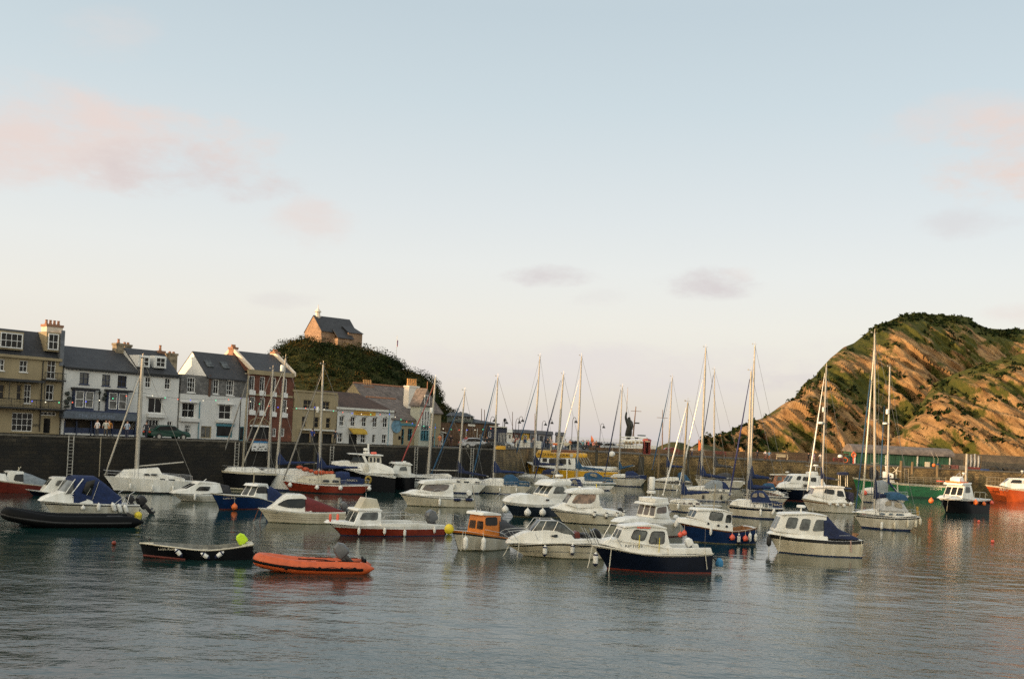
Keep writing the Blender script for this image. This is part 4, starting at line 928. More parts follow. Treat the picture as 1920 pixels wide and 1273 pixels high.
yb=yacht('white yacht with radar reflector on its mast, behind the red striped yacht','the yacht with radar reflector',(468,886),(612,892),(545,921),(480),((519,874),(535.5,672)),trunk=[(485,888),(500,879),(560,879),(590,882),(590,892)],boom=(CBLUE,(522,869),(590,868),.42),spr=(.35,.62),beam=2.8,r=.1,jib=(ALU,(447,890),(533,690)))
x,zz=yb.at(533,691,0); MB().lathe([(.16,-.35),(.2,-.28),(.2,.28),(.16,.35)],(x+.2,0,zz),12).build('radar_reflector',WHITE,yb.e)
yb=yacht('white yacht with a thin red stripe, bow pointing left, beside the red TANAIS X','the red striped yacht',(440,886),(578,903),(515,919.5),(455),((503,884),(511.5,693)),trunk=z(ZK,[(300,250),(560,262),(900,320),(1000,285),(1350,270),(1480,300),(1450,400),(900,390)]),tm_=GREYW,wins=zw(ZK,[[(1080,322),(1110,300),(1350,292),(1340,320)]]),stripe=(.80,.86,FENR),beam=2.7,r=.1,jib=(WIRE,(443,885),(509,700)),upper=WHITE,anti=ANTIK)
b=yacht('red hulled yacht lettered TANAIS X with blue boom cover, blue dodgers and a horseshoe lifebuoy','the TANAIS X',z(ZC,[(330,190)])[0],z(ZC,[(1135,238)])[0],z(ZC,[(700,312)])[0],z(ZC,[(400,290)])[0][0],((598,885),(606,684)),beam=2.8,yawp=8,hullm=REDH,st=.72,upper=WHITE,
  sheer=z(ZC,[(330,190),(600,228),(850,240),(1135,238)]),trunk=z(ZC,[(470,208),(530,162),(700,148),(720,140),(810,138),(820,160),(855,168),(858,228),(600,225)]),tm_=CREAM,wins=zw(ZC,[[(692,210),(705,185),(750,186),(758,214)],[(780,212),(790,186),(840,190),(842,220)]]),
  hood=z(ZC,[(812,160),(820,122),(880,115),(940,122),(945,170)]),hoodm=CBLUE,dodger=z(ZC,[(858,168),(945,172),(1078,178),(1060,230),(858,226)]),dtext='TANAIS X',boom=(CBLUE,z(ZC,[(655,78)])[0],z(ZC,[(1010,84)])[0],.5),jib=(WIRE,z(ZC,[(345,190)])[0],(604,700)),anti=ANTIK,draft=.5,spr=(.4,),r=.1)
for X,Y in ((402,236),(645,258),(857,263),(1115,270)): b.fender(*z(ZC,[(X,Y)])[0],r=.22,kind='ball')
x,zz=b.at(*z(ZC,[(1105,190)])[0],.6); MB().tube([(x+.28*math.cos(t),.6,zz+.34*math.sin(t)) for t in [PI*(-.35+1.7*i/10) for i in range(11)]],.11,8).build('horseshoe_lifebuoy',mat('buoy_canvas',(.35,.24,.05),.8),b.e)
for X,Y,m_ in ((600,198,RUB),(645,200,RUB)):
    x,zz=b.at(*z(ZC,[(X-60+40,Y-10)])[0],.85); MB().lathe([(.06,0),(.06,.04)],(x,.9,zz),10,axis='y').build('porthole',m_,b.e)
x,zz=b.at(599,768,0); MB().lathe([(.1,-.3),(.14,-.24),(.14,.24),(.1,.3)],(x+.18,0,zz),10).build('radar_reflector',WHITE,b.e)
mb=MB()
for i,(X,Y) in enumerate(((490,72),(540,90),(590,105),(640,118),(690,118),(740,122),(775,120))):
    x,zz=b.at(*z(ZC,[(X,Y)])[0],0); mb.ball((x,0,zz-.05),.34+.05*math.sin(i*2),10,sz=.6)
mb.build('orange_sail_bag',mat('orange_cloth',(.55,.10,.04),.8,var=.35,scale=6,bump=1,bscale=7),b.e)
b.pole(z(ZC,[(1085,235)])[0],z(ZC,[(1085,350)])[0],.02,WIRE,w=1.2,name='mooring_line')
yb=yacht('white yacht with navy stripe and furled dark red jib, right of the black motor yacht','the yacht with the red furled jib',(742,894),(905,908),(830,918.5),(752),((802,889),(816.5,710)),stripe=(.82,.93,NAVY),anti=ANTIK,trunk=z(ZD,[(1090,535),(1110,515),(1300,505),(1480,500),(1510,520),(1500,560)]),tm_=WHITE,jib=(mat('red_sail_cloth',(.33,.06,.05),.7),(746,883),(814,722)),boom=(None,(808,881),(858,882)),beam=2.9,spr=(.5,),r=.12)
x,zz=yb.at(813,770,0); MB().lathe([(.16,-.35),(.2,-.28),(.2,.28),(.16,.35)],(x+.25,0,zz),12).build('radar_reflector',WHITE,yb.e)
yb=yacht('white yacht with three dark slit windows behind the outboard cruiser, blue boom cover','the slit windowed yacht',(810,899),(912,909),(870,925),(818),((860,876),(871.5,733)),beam=2.6,trunk=z(ZE,[(-60,420),(20,385),(150,378),(280,378),(310,405),(300,425)]),wins=zw(ZE,[[(70,410),(75,398),(112,400),(110,412)],[(145,414),(150,402),(195,404),(192,416)],[(245,418),(250,404),(290,406),(290,418)]]),boom=(CNAVY,(860,884),(912,893),.42),jib=(CTEAL,(809,888),(868,745)),upper=WHITE)
yb.fender(*z(ZE,[(52,450)])[0],.5,.1)
yb=yacht('white yacht with teal sprayhood and blue dodger lettered THEGALT B','the yacht lettered THEGALT B',(885,908),(997,912),(950,926.5),(893),((925,895),(933.5,707)),beam=2.7,st=.75,hullm=GREYW,upper=CREAM,trunk=z(ZE,[(270,440),(300,400),(400,375),(500,378),(620,415),(640,450)]),wins=zw(ZE,[[(525,440),(528,415),(555,415),(558,440)],[(573,440),(576,415),(602,418),(605,440)]]),
  boom=(CBLUE,(927,884),(983,887),.45),jib=(CTEAL,(886,892),(930,712)),hood=z(ZE,[(515,378),(545,345),(600,340),(650,375),(665,440)]),hoodm=CTEAL,dodger=z(ZE,[(640,398),(745,410),(750,450),(638,445)]),dtext='THEGALT B')
for X in (475,628): yb.fender(*z(ZE,[(X,482)])[0],.45,.09)
yb.rope(z(ZE,[(225,430)])[0],z(ZE,[(265,650)])[0],.1,.5,CREAM,.03,0,name='boat_hook') 
yb=yacht('pale yacht with navy boom cover and dark hood before the yellow trip boat','the pale yacht by the trip boat',(955,893),(1047,897),(1005,905),(962),((1000,880),(1012.5,668)),trunk=z(ZJ,[(100,290),(200,262),(500,258),(620,300),(600,320)]),boom=(CNAVY,(1001,870),(1056,872),.55),hood=z(ZJ,[(505,250),(530,195),(600,170),(740,175),(800,255)]),hoodm=CNAVY,hwin=zw(ZJ,[[(640,240),(640,200),(700,200),(720,240)]]),jib=(CTEAL,(959,880),(1009,710)),hullm=GREYW,beam=2.7,spr=(.4,.68),r=.1)
yb=yacht('white yacht whose navy stern hood shows behind the radar topped cruiser','the yacht with the navy stern hood',(998,903),(1108,913),(1050,921),(1005),((1043,892),(1056.5,702)),trunk=z(ZJ,[(420,360),(500,330),(950,340),(1000,400)]),hood=z(ZJ,[(950,400),(975,335),(1060,325),(1130,345),(1180,480)]),hoodm=CBLUE,hwin=zw(ZJ,[[(980,385),(995,345),(1050,345),(1080,440)]]),jib=(CNAVY,(1001,903),(1051,713)),beam=2.7,r=.11,hullm=GREYW)
yb=yacht('white yacht with dark green stripe, teal sprayhood and dodger, right of the yellow boat bow','the green striped yacht',(1040,904),(1156,906),(1110,918.5),(1048),((1081,893),(1090.5,668)),beam=2.9,st=.7,stripe=(.72,.9,mat('dark_green_stripe',(.02,.05,.04),.5)),trunk=z(ZJ,[(820,370),(950,325),(1180,300),(1440,340),(1500,395),(1200,400)]),hood=z(ZJ,[(1190,300),(1215,240),(1300,215),(1400,225),(1480,280),(1530,370)]),hoodm=CTEAL,hwin=zw(ZJ,[[(1270,270),(1290,240),(1360,240),(1400,280),(1380,305)]]),
  dodger=z(ZJ,[(1540,305),(1665,318),(1655,388),(1540,378)]),dtext='WAIT',boom=(CTEAL,(1081,877),(1130,881),.5),jib=(WHITE,(1037,895),(1086,712)),spr=(.3,.62),r=.1)
yb=yacht('white yacht under the statue with blue sprayhood and a small blue boom cover','the yacht below the statue',(1132,897),(1212,898),(1180,912),(1138),((1160,890),(1166.8,725)),beam=2.6,st=.75,hullm=GREYW,trunk=z(ZF,[(320,270),(360,240),(480,238),(560,275)]),hood=z(ZF,[(455,240),(470,215),(530,210),(570,235),(582,275)]),hoodm=CBLUE,boom=(CTEAL,(1161,879),(1187,873),.45),jib=(CNAVY,(1134,890),(1164,730)),dodger=z(ZF,[(590,250),(650,250),(645,285),(590,280)]))
yb=yacht('white yacht with teal sprayhood and upright blue sail cover, behind two thick white stays','the yacht behind the white stays',(1223,903),(1300,911),(1265,919),(1229),((1251,893),(1260.5,707)),beam=2.8,st=.75,trunk=z(ZI,[(40,305),(110,280),(260,255),(380,260),(500,290),(560,320)]),wins=zw(ZI,[[(330,310),(340,298),(390,300),(390,312)],[(455,315),(458,302),(478,304),(480,318)]]),hood=z(ZI,[(395,262),(400,200),(440,185),(500,225),(560,305)]),hoodm=CTEAL,boom=(CBLUE,(1251,874),(1280,876),.5),jib=(CTEAL,(1223,880),(1257,716)),hullm=GREYW,upper=CREAM)
yb.fender(*z(ZI,[(300,385)])[0],.45,.1); yb.fender(*z(ZI,[(365,435)])[0],r=.14,kind='ball')
yb=yacht('white yacht with grey sail cover and dark hood, nearest the stone pier wall','the yacht with the grey sail cover',(1303,897),(1398,903),(1355,915),(1310),((1338.5,893),(1339.8,693)),beam=2.7,trunk=z(ZI,[(700,325),(760,300),(1050,300),(1280,310),(1310,350)]),wins=zw(ZI,[[(1080,335),(1085,320),(1120,322),(1122,336)]]),hood=z(ZI,[(905,260),(950,210),(1050,190),(1110,210),(1145,300)]),hoodm=CGREY,boom=(CGREY,(1340,873),(1371,876),.7),jib=(CNAVY,(1307,890),(1337.5,703)),spr=(.4,.62),hullm=GREYW)
yb=yacht('white yacht with small square windows, blue boom cover and wide grey hood edged in blue','the yacht with square windows',(1272,918),(1374,926),(1330,940),(1280),((1314,905),(1323.5,652)),beam=2.9,st=.75,hullm=GREYW,upper=CREAM,trunk=z(ZI,[(480,430),(520,405),(640,385),(860,370),(1080,400),(1100,460)]),wins=zw(ZI,[[(655,445),(660,435),(690,437),(690,448)],[(745,447),(750,436),(775,438),(775,450)],[(905,445),(908,432),(940,434),(942,446)],[(990,446),(994,430),(1030,432),(1032,446)]]),
  hood=z(ZI,[(750,390),(800,330),(870,300),(960,300),(1050,350),(1095,420)]),hoodm=CLGREY,boom=(CBLUE,(1314,890),(1362,897),.55),jib=(WHITE,(1274,909),(1318,712)),spr=(.35,.6,.82),r=.1)
x_=yb.at(*z(ZI,[(1020,360)])[0],0)
yb.hood(z(ZI,[(1000,320),(1010,310),(1050,335),(1095,410),(1080,420)]),1.0,CBLUE,'hood_edge')
for X in (725,980): yb.fender(*z(ZI,[(X,530)])[0],.45,.12,m=RUB,word='black')
yb=yacht('small white yacht with curtained round windows and upright blue sail cover on a wooden mast','the small yacht with the wooden mast',(1250,942),(1355,949),(1305,962),(1259),((1278,937),(1289.8,754)),beam=2.4,st=.6,hullm=GREYW,upper=WHITE,trunk=z(ZI,[(270,600),(310,568),(420,560),(620,565),(700,620),(700,650)]),wins=zw(ZI,[[(445,630),(450,602),(480,602),(482,632)],[(520,630),(525,606),(580,606),(582,632)],[(622,635),(626,606),(685,610),(688,638)]]),glass=GLASSB,mm=ALUD,
  boom=(CBLUE,(1279,925),(1329,924),.5),jib=(WHITE,(1243,928),(1287,764)),spr=(.5,))
yb.fender(*z(ZI,[(380,660)])[0],.55,.13); yb.fender(*z(ZI,[(602,680)])[0],.5,.1,m=RUB,word='black')
yb=yacht('white yacht tied behind the navy striped one, blue boom cover and tallest slim mast','the yacht with the tallest slim mast',(1390,925),(1480,932),(1440,944),(1397),((1406,915),(1415.5,647)),beam=2.7,st=.7,hullm=GREYW,trunk=z(ZI,[(1560,440),(1620,420),(1740,430),(1860,490),(1850,520)]),hood=z(ZI,[(1560,430),(1580,350),(1650,335),(1710,345),(1740,430)]),hoodm=CTEAL,boom=(CBLUE,(1407,893),(1442,897),.7),spr=(.25,.55,.8),r=.1,stripe=(.8,.92,BLUE))
yb=yacht('white yacht with navy sheer band, arched navy hood and blue dodger lettered TRACY','the navy banded yacht',(1363,947),(1471,954),(1420,972),(1373),((1402,930),(1408.5,696)),beam=2.7,st=.78,hullm=GREYW,trunk=z(ZI,[(1110,640),(1150,590),(1230,562),(1440,570),(1500,575),(1620,585),(1640,680),(1300,665)]),wins=zw(ZI,[[(1430,660),(1430,635),(1445,635),(1445,660)],[(1555,665),(1555,610),(1570,610),(1570,668)],[(1580,668),(1582,615),(1620,618),(1622,672)]]),glass=GLASSL,
  stripe=(.74,.93,NAVY),hood=z(ZI,[(1400,560),(1430,470),(1500,435),(1580,450),(1640,520),(1680,620)]),hoodm=CBLUE,hwin=zw(ZI,[[(1400,530),(1430,480),(1475,470),(1475,530)],[(1500,520),(1500,465),(1560,480),(1590,540)]]),dodger=z(ZI,[(1690,595),(1825,605),(1820,680),(1690,672)]),dtext='TRACY',boom=(CBLUE,(1403,914),(1445,915),.6),jib=(mat('navy_sail_cloth',(.015,.02,.10),.7),(1368,928),(1405.5,711)),spr=(.35,.6),r=.1)
yb.fender(*z(ZI,[(1520,745)])[0],.6,.12); yb.fender(*z(ZI,[(1697,735)])[0],.6,.12,tilt=-20)
yb=yacht('cluttered blue and grey yacht behind the tall masted one, blue hood and red fender','the cluttered yacht',(1608,926),(1705,930),(1660,944),(1616),((1663.5,925),(1668.5,688)),beam=2.9,st=.7,hullm=GREYW,trunk=z(ZL,[(220,640),(250,560),(400,540),(520,600),(600,640)]),hood=z(ZL,[(440,620),(470,440),(560,420),(640,470),(640,620)]),hoodm=CLGREY,boom=(CBLUE,(1665,903),(1680,922),.6),jib=(CTEAL,(1651,894),(1658,760)),spr=(.35,.55),r=.1)
yb.fender(*z(ZL,[(270,628)])[0],r=.3,kind='ball',m=FENR,word='red',w=1.2)
x,zz=yb.at(1665.5,772,0); MB().lathe([(.16,-.35),(.22,-.28),(.22,.28),(.16,.35)],(x+.1,0,zz),12).build('radar_reflector',WHITE,yb.e); x,zz=yb.at(1664,794,0); MB().lathe([(.2,-.14),(.34,-.1),(.34,.1),(.2,.14)],(x+.3,0,zz),14).build('radar_dome',WHITE,yb.e)
yb=yacht('white yacht with dark gunwale line and wide white and blue hood, at lower right','the yacht at lower right',z(ZH,[(100,895)])[0],z(ZH,[(722,925)])[0],z(ZH,[(470,1048)])[0],z(ZH,[(172,1035)])[0][0],((1640,950),(1640,626)),beam=3.0,yawp=16,st=.8,hullm=GREYW,sheer=z(ZH,[(98,905),(300,925),(500,938),(650,935),(722,925)]),trunk=z(ZH,[(110,885),(300,860),(340,845),(560,850),(640,900),(700,915),(500,930)]),stripe=(.88,.97,NAVY),anti=ANTIB,boot=None,
  wins=zw(ZH,[[(338,905),(342,888),(385,890),(388,908)],[(425,910),(428,892),(460,895),(462,912)],[(490,912),(494,894),(560,898),(562,916)]]),glass=mat('blue_glass',(.05,.08,.11),.1),hood=z(ZH,[(325,860),(330,790),(350,760),(470,750),(570,800),(610,880)]),hoodm=mat('white_canvas',(.5,.5,.49),.8,var=.2,scale=4,bump=.5,bscale=5),hwin=zw(ZH,[[(390,820),(400,780),(450,778),(450,825)],[(475,830),(480,785),(540,800),(555,850)]]),
  boom=(CNAVY,z(ZH,[(295,735)])[0],z(ZH,[(400,745)])[0],.8),jib=(CREAM,(1616,957),(1640,640)),spr=(.25,.5,.72),r=.09,sprw=1.1)
yb.hood(z(ZH,[(430,740),(440,708),(520,700),(590,725),(606,770),(590,775)]),1.15,CTEAL,'bimini')
yb.rope((1604,960),(1632,712),.05,.05,CTEAL,.05,0,name='furled_staysail')
for X,Y in ((358,1005),(478,1005),(600,990),(672,990),(712,970)): yb.fender(*z(ZH,[(X,Y)])[0],.6,.12,m=FENW if X<400 else CREAM,word='white' if X<400 else 'cream')
yb.pole(z(ZH,[(690,915)])[0],z(ZH,[(686,830)])[0],.1,mat('ochre_bag',(.4,.25,.05),.8),w=.8,name='danbuoy')
# buoys
for (X,Y,l) in ((1835,977,'small red mooring buoy near the black workboat'),(1861,1015,'small red mooring buoy alone at the lower right'),(213.5,1019,'small dull red mooring buoy left of the black open boat')):
    P=onz(X,Y+2,0); o=MB().ball((0,0,.1),.15 if X>1000 else .12,12).build('mooring_buoy',FENR if X>1000 else REDH); o.location=P; tag(o,l,'buoy','mooring buoys')
    MB().tube([(0,0,.22),(0,0,.32)],.02,5).build('ring',RUB,o)
P=ony(1147.5,851,160); o=MB().ball((0,0,0),.5,16,sz=.9).build('buoy',FENW); o.location=P; tag(o,'large white ball hanging against the pier wall right of the yellow trip boat','buoy')
MB().tube([(0,0,.4),(0,.4,2)],.02,4).build('rope',ROPE,o)
# ================================================================== buildings
Q=Fr((-43,85,0),48.29); S=Fr(tuple(Q.w2(0,7)),48.29)
Q1=(0,590,5.303);Q2=(320,630,5.303);Q3=(540,560,5.303);Q4=(620,690,5.303)
GZ=4.8
def bm3(*a,**k): return brickmat(*a,**k)[0]
SLATE=bm3('slate_roof',(.024,.025,.028),(.04,.041,.044),(.012,.012,.013),.35,.22,bump=.4,rough=.6,nvar=.35)
SLATEP=bm3('weathered_slate_roof',(.12,.10,.085),(.20,.16,.14),(.06,.05,.05),.35,.22,bump=.4,nvar=.55,big=1.5)
TILEB=bm3('brown_tile_roof',(.06,.035,.025),(.09,.05,.035),(.025,.018,.015),.28,.2,bump=.5,nvar=.3)
BRICK=bm3('red_brick',(.12,.038,.02),(.17,.055,.03),(.08,.055,.04),.23,.09,bump=.3,nvar=.4)
SHING=bm3('hung_slate',(.11,.105,.10),(.20,.19,.18),(.06,.06,.06),.3,.2,bump=.4,nvar=.4)
CREAMR=mat('cream_render',(.32,.255,.15),.85,var=.16,scale=.7,bump=.3,bscale=18,streak=.35)
OCHRER=mat('ochre_render',(.50,.37,.17),.85,var=.2,scale=.7,bump=.3,bscale=18,streak=.35)
WHITER=mat('white_render',(.62,.61,.58),.8,var=.1,scale=.7,bump=.3,bscale=18,streak=.35)
STONEW=mat('painted_window_stone',(.62,.60,.54),.7,var=.1)
PWHITE=mat('white_window_paint',(.72,.71,.68),.45,var=.06)
PBLUE=mat('blue_window_paint',(.02,.032,.08),.5,var=.2)
PTEAL=mat('teal_paint',(.05,.20,.26),.5,var=.2)
PBLACK=mat('black_ironwork',(.012,.012,.012),.5,var=.2)
TERRA=mat('terracotta',(.38,.17,.085),.8,var=.25,scale=5)
CHIMW=mat('chimney_render',(.72,.60,.47),.85,var=.15,scale=2)
CHIMB=bm3('chimney_brick',(.28,.13,.075),(.34,.17,.10),(.25,.18,.12),.23,.09,bump=.3,nvar=.3)
DARKIN=mat('dark_room',(.012,.011,.010),.8,var=.4,scale=2)
WGLASS=mat('window_glass',(.010,.011,.012),.08,var=.5,scale=1.6,spec=.22)
CURT=mat('net_curtain_glass',(.11,.11,.10),.25,var=.6,scale=2.5,spec=.6)
class House:
    def __init__(s,name,label,fr,Z,xl,xr,ymid,zg=GZ,w=0,cat='house',group=None,yb=None):
        s.f=fr; s.Z=Z; s.w=w; s.wb=w
        s.u0=s.U(xl,ymid)[0]; s.u1=s.U(xr,ymid)[0]; s.zg=zg
        s.uc=(s.u0+s.u1)/2; P=fr.w2(s.uc,w,zg)
        s.e=empty(name,P,fr.a,label,cat,group)
    def U(s,X,Y,w=None,Z=None):
        Z=Z or s.Z; return s.f.at(Z[0]+X/Z[2],Z[1]+Y/Z[2],s.w if w is None else w)
    def L(s,u,w,z): return (u-s.uc,w-s.wb,z-s.zg)
    def front(s,m,u0,u1,z0,z1,wins=(),D=8,name='wall',sides=True,back=True,dep=.14):
        """front wall with real openings; wins: rect list (u0,u1,z0,z1)"""
        us=sorted({u0,u1}|{v for q in wins for v in q[:2] if u0<v<u1}); zs=sorted({z0,z1}|{v for q in wins for v in q[2:] if z0<v<z1})
        mb=MB()
        for a,b_ in zip(us,us[1:]):
            for c,d in zip(zs,zs[1:]):
                cu,cz=(a+b_)/2,(c+d)/2
                if any(q[0]<cu<q[1] and q[2]<cz<q[3] for q in wins): continue
                mb.add([s.L(a,s.w,c),s.L(b_,s.w,c),s.L(b_,s.w,d),s.L(a,s.w,d)],[(0,1,2,3)])
        for q in wins:
            a,b_,c,d=max(u0,q[0]),min(u1,q[1]),max(z0,q[2]),min(z1,q[3]); w=s.w
            for P in ([(a,c),(b_,c)],[(b_,c),(b_,d)],[(b_,d),(a,d)],[(a,d),(a,c)]):
                mb.add([s.L(P[0][0],w,P[0][1]),s.L(P[1][0],w,P[1][1]),s.L(P[1][0],w+dep+.1,P[1][1]),s.L(P[0][0],w+dep+.1,P[0][1])],[(0,1,2,3)])
        if sides:
            for u in (u0,u1): mb.add([s.L(u,s.w,z0),s.L(u,s.w+D,z0),s.L(u,s.w+D,z1),s.L(u,s.w,z1)],[(0,1,2,3)])
            mb.add([s.L(u0,s.w+D,z0),s.L(u1,s.w+D,z0),s.L(u1,s.w+D,z1),s.L(u0,s.w+D,z1)],[(0,1,2,3)])
            mb.add([s.L(u0,s.w,z1),s.L(u1,s.w,z1),s.L(u1,s.w+D,z1),s.L(u0,s.w+D,z1)],[(0,1,2,3)])
        return mb.build(name,m,s.e,smooth=False)
    def rect(s,q,Z=None):
        a=s.U(q[0],(q[1]+q[3])/2,None,Z)[0]; b_=s.U(q[2],(q[1]+q[3])/2,None,Z)[0]; m=(q[0]+q[2])/2
        return [a,b_,s.U(m,q[3],None,Z)[1],s.U(m,q[1],None,Z)[1]]
    def window(s,r,fm=PWHITE,nx=1,nz=1,gm=WGLASS,fw=.06,sill=True,name='window',head=None,arch=False,dep=.14,proud=0):
        a,b_,c,d=r; w=s.w+dep
        mb=MB(); 
        def bx(u0,u1,z0,z1,w0,w1): 
            p=s.L(u0,w0,z0);q=s.L(u1,w1,z1); mb.box(p[0],q[0],p[1],q[1],p[2],q[2])
        bx(a,b_,c,c+fw,w-.05,w+.02); bx(a,b_,d-fw,d,w-.05,w+.02); bx(a,a+fw,c+fw,d-fw,w-.05,w+.02); bx(b_-fw,b_,c+fw,d-fw,w-.05,w+.02)
        for i in range(1,nx+1):
            u=a+(b_-a)*i/(nx+1); bx(u-.018,u+.018,c+fw,d-fw,w-.035,w+.015)
        for i in range(1,nz+1):
            z=c+(d-c)*i/(nz+1); bx(a+fw,b_-fw,z-.02-(.01 if nz%2 and i==(nz+1)//2 else 0),z+.02,w-.038,w+.012)
        if sill: bx(a-.06,b_+.06,c-.08,c-.002,s.w-.07,w)
        if head: bx(a-.25,b_+.25,d+.02,d+.14,s.w-.30,s.w+.02)
        o=mb.build(name,fm,s.e,smooth=False)
        g=MB(); p=s.L(a,w+.02,c);q=s.L(b_,w+.03,d); g.box(p[0],q[0],p[1]+.002,q[1]+.02,p[2],q[2]); g.build('pane',gm,o,smooth=False)
        return o
    def gable(s,u0,u1,z0,zr,D,m,over=.15,wallm=None,w0=None,hipr=0,hipl=0,name='roof',ridge=None,thick=.12,gables=True):
        w0=s.w if w0 is None else w0; wm=w0+D/2; mb=MB(); a,b_=u0-over,u1+over
        sl=(zr-z0)/(D/2); ze=z0-.25*sl
        P=[s.L(a,w0-.25,ze),s.L(b_,w0-.25,ze),s.L(u1-hipr if hipr else b_,wm,zr),s.L(u0+hipl if hipl else a,wm,zr),s.L(a,w0+D+.25,ze),s.L(b_,w0+D+.25,ze)]
        o=len(mb.v)
        T=[(p[0],p[1],p[2]+thick) for p in P]
        mb.add(P+T,[(6,7,8,9),(9,8,11,10),(0,1,7,6),(4,5,11,10),(0,3,2,1),(3,4,5,2),(6,9,3,0),(9,10,4,3),(7,8,2,1),(8,11,5,2)]+([(6,9,10),(0,4,3)] if hipl else [])+([(7,11,8),(1,2,5)] if hipr else []))
        ob=mb.build(name,m,s.e,smooth=False)
        if ridge:
            r=MB(); r.tube([(T[3][0],T[3][1],T[3][2]+.03),(T[2][0],T[2][1],T[2][2]+.03)],.12,6)
            if hipr:
                r.tube([(T[2][0],T[2][1],T[2][2]+.03),(T[1][0],T[1][1],T[1][2]+.03)],.1,6)
            r.build('ridge_tiles',ridge,ob)
        if wallm and gables:
            g=MB()
            for u in (u0,u1):
                if (u==u1 and hipr) or (u==u0 and hipl): continue
                g.add([s.L(u,w0,z0-.02),s.L(u,w0+D,z0-.02),s.L(u,wm,zr-.02),s.L(u+.03,w0,z0-.02),s.L(u+.03,w0+D,z0-.02),s.L(u+.03,wm,zr-.02)],[(0,1,2),(3,4,5),(0,3,5,2),(1,4,5,2)])
            g.build('gable_wall',wallm,s.e,smooth=False)
        return ob
    def chimney(s,X0,Y0,X1,Y1,w,m=CHIMW,pots=2,dw=.9,base=None,poth=.45,cap=None,Z=None,potm=TERRA,band=None):
        a,z1=s.U((X0+X1)/2,Y0,w,Z); u0=s.U(X0,Y0,w,Z)[0]; u1=s.U(X1,Y0,w,Z)[0]; z0=s.U((X0+X1)/2,Y1,w,Z)[1]-(1.2 if base is None else base)
        mb=MB(); p=s.L(u0,w-dw/2,z0); q=s.L(u1,w+dw/2,z1); mb.box(p[0],q[0],p[1],q[1],p[2],q[2]-.22)
        c=MB(); c.box(p[0]-.07,q[0]+.07,p[1]-.07,q[1]+.07,q[2]-.22,q[2])
        o=mb.build('chimney',m,s.e,smooth=False); c.build('chimney_cap',cap or m,o,smooth=False)
        for i in range(pots):
            x=p[0]+(q[0]-p[0])*(i+.5)/pots
            MB().lathe([(.15,0),(.17,.05),(.13,.12),(.11,poth*.85),(.14,poth*.9),(.14,poth),(.09,poth),(.09,poth*.9)],(x,(p[1]+q[1])/2,q[2]),10).build('chimney_pot',potm,o)
        return o
    def slab(s,X0,Y0,X1,Y1,w0,w1,m,name,Z=None,bev=0):
        r=s.rect((X0,Y0,X1,Y1),Z); p=s.L(r[0],s.w+w0,r[2]); q=s.L(r[1],s.w+w1,r[3]); return MB().box(p[0],q[0],p[1],q[1],p[2],q[2]).build(name,m,s.e,smooth=False,bevel=bev)
    def sign(s,t,X,Y,width,m,size=.3,w=-.1,Z=None):
        u,z=s.U(X,Y,s.w+w,Z); M=Matrix.Translation(s.L(u,s.w+w-.01,z))@Matrix.Rotation(R(90),4,'X'); return text(t,size,s.e,M,m,width=width)
# ---- B1 guest house
h=House('guest_house','tall cream guest house with dark mansard roof, iron balconies and dormers at the far left',S,Q1,-330,607,800)
ze=h.U(300,418)[1]; zt=h.U(300,165,1.9)[1]
W=[((-250,430,-180,550),PWHITE,1,1,0),((-20,440,45,555),PWHITE,1,1,0),((195,455,275,570),PWHITE,1,1,0),((470,442,555,635),PWHITE,1,2,0),((-60,690,45,840),CREAMR,1,1,0),((165,695,215,850),CREAMR,0,1,0),((240,692,308,880),PWHITE,1,2,0),((455,695,535,850),PWHITE,1,1,0),((-260,975,-60,1150),PWHITE,3,2,0),((118,975,325,1158),PWHITE,3,2,0),((395,968,560,1002),PWHITE,3,0,0),((432,1030,500,1178),PBLACK,0,0,0)]
rs=[h.rect(w[0]) for w in W]
h.front(OCHRER if False else CREAMR,h.u0,h.u1,GZ,ze,rs,9)
for (q,fm,nx,nz,_),r in zip(W,rs): h.window(r,fm,nx,nz,sill=q[3]<1000)
h.slab(-330,400,610,428,-.25,.0,CREAMR,'cornice')
m_=MB(); u0,u1=h.u0,h.u1; a=[h.L(u0,.1,ze),h.L(u1,.1,ze),h.L(u1,2.0,zt),h.L(u0,2.0,zt),h.L(u0,9,zt),h.L(u1,9,zt),h.L(u0,9,ze),h.L(u1,9,ze)]
m_.add(a,[(0,1,2,3),(3,2,5,4),(1,7,5,2),(0,6,4,3),(6,7,5,4)]); m_.build('mansard_roof',SLATE,h.e,smooth=False)
pw=MB(); p=h.L(u1-.35,-.1,ze-.6); q=h.L(u1+.02,9,zt+.25); pw.box(p[0],q[0],p[1],q[1],p[2],q[2]); pw.build('party_wall',mat('grey_render',(.16,.17,.19),.9,var=.3,scale=1),h.e,smooth=False)
for (X0,Y0,X1,Y1,n) in ((5,182,228,332,3),(480,190,585,350,1),(-260,170,-60,320,3)):
    r=h.rect((X0,Y0,X1,Y1)); d=MB(); p=h.L(r[0]-.12,.15,r[2]-.15); q=h.L(r[1]+.12,2.2,r[3]+.15); d.box(p[0],q[0],p[1],q[1],p[2],q[2]); d.build('dormer',CREAMR,h.e,smooth=False)
    h.window(r,PWHITE,n,1,dep=.06,fw=.09,sill=False,name='dormer_window')
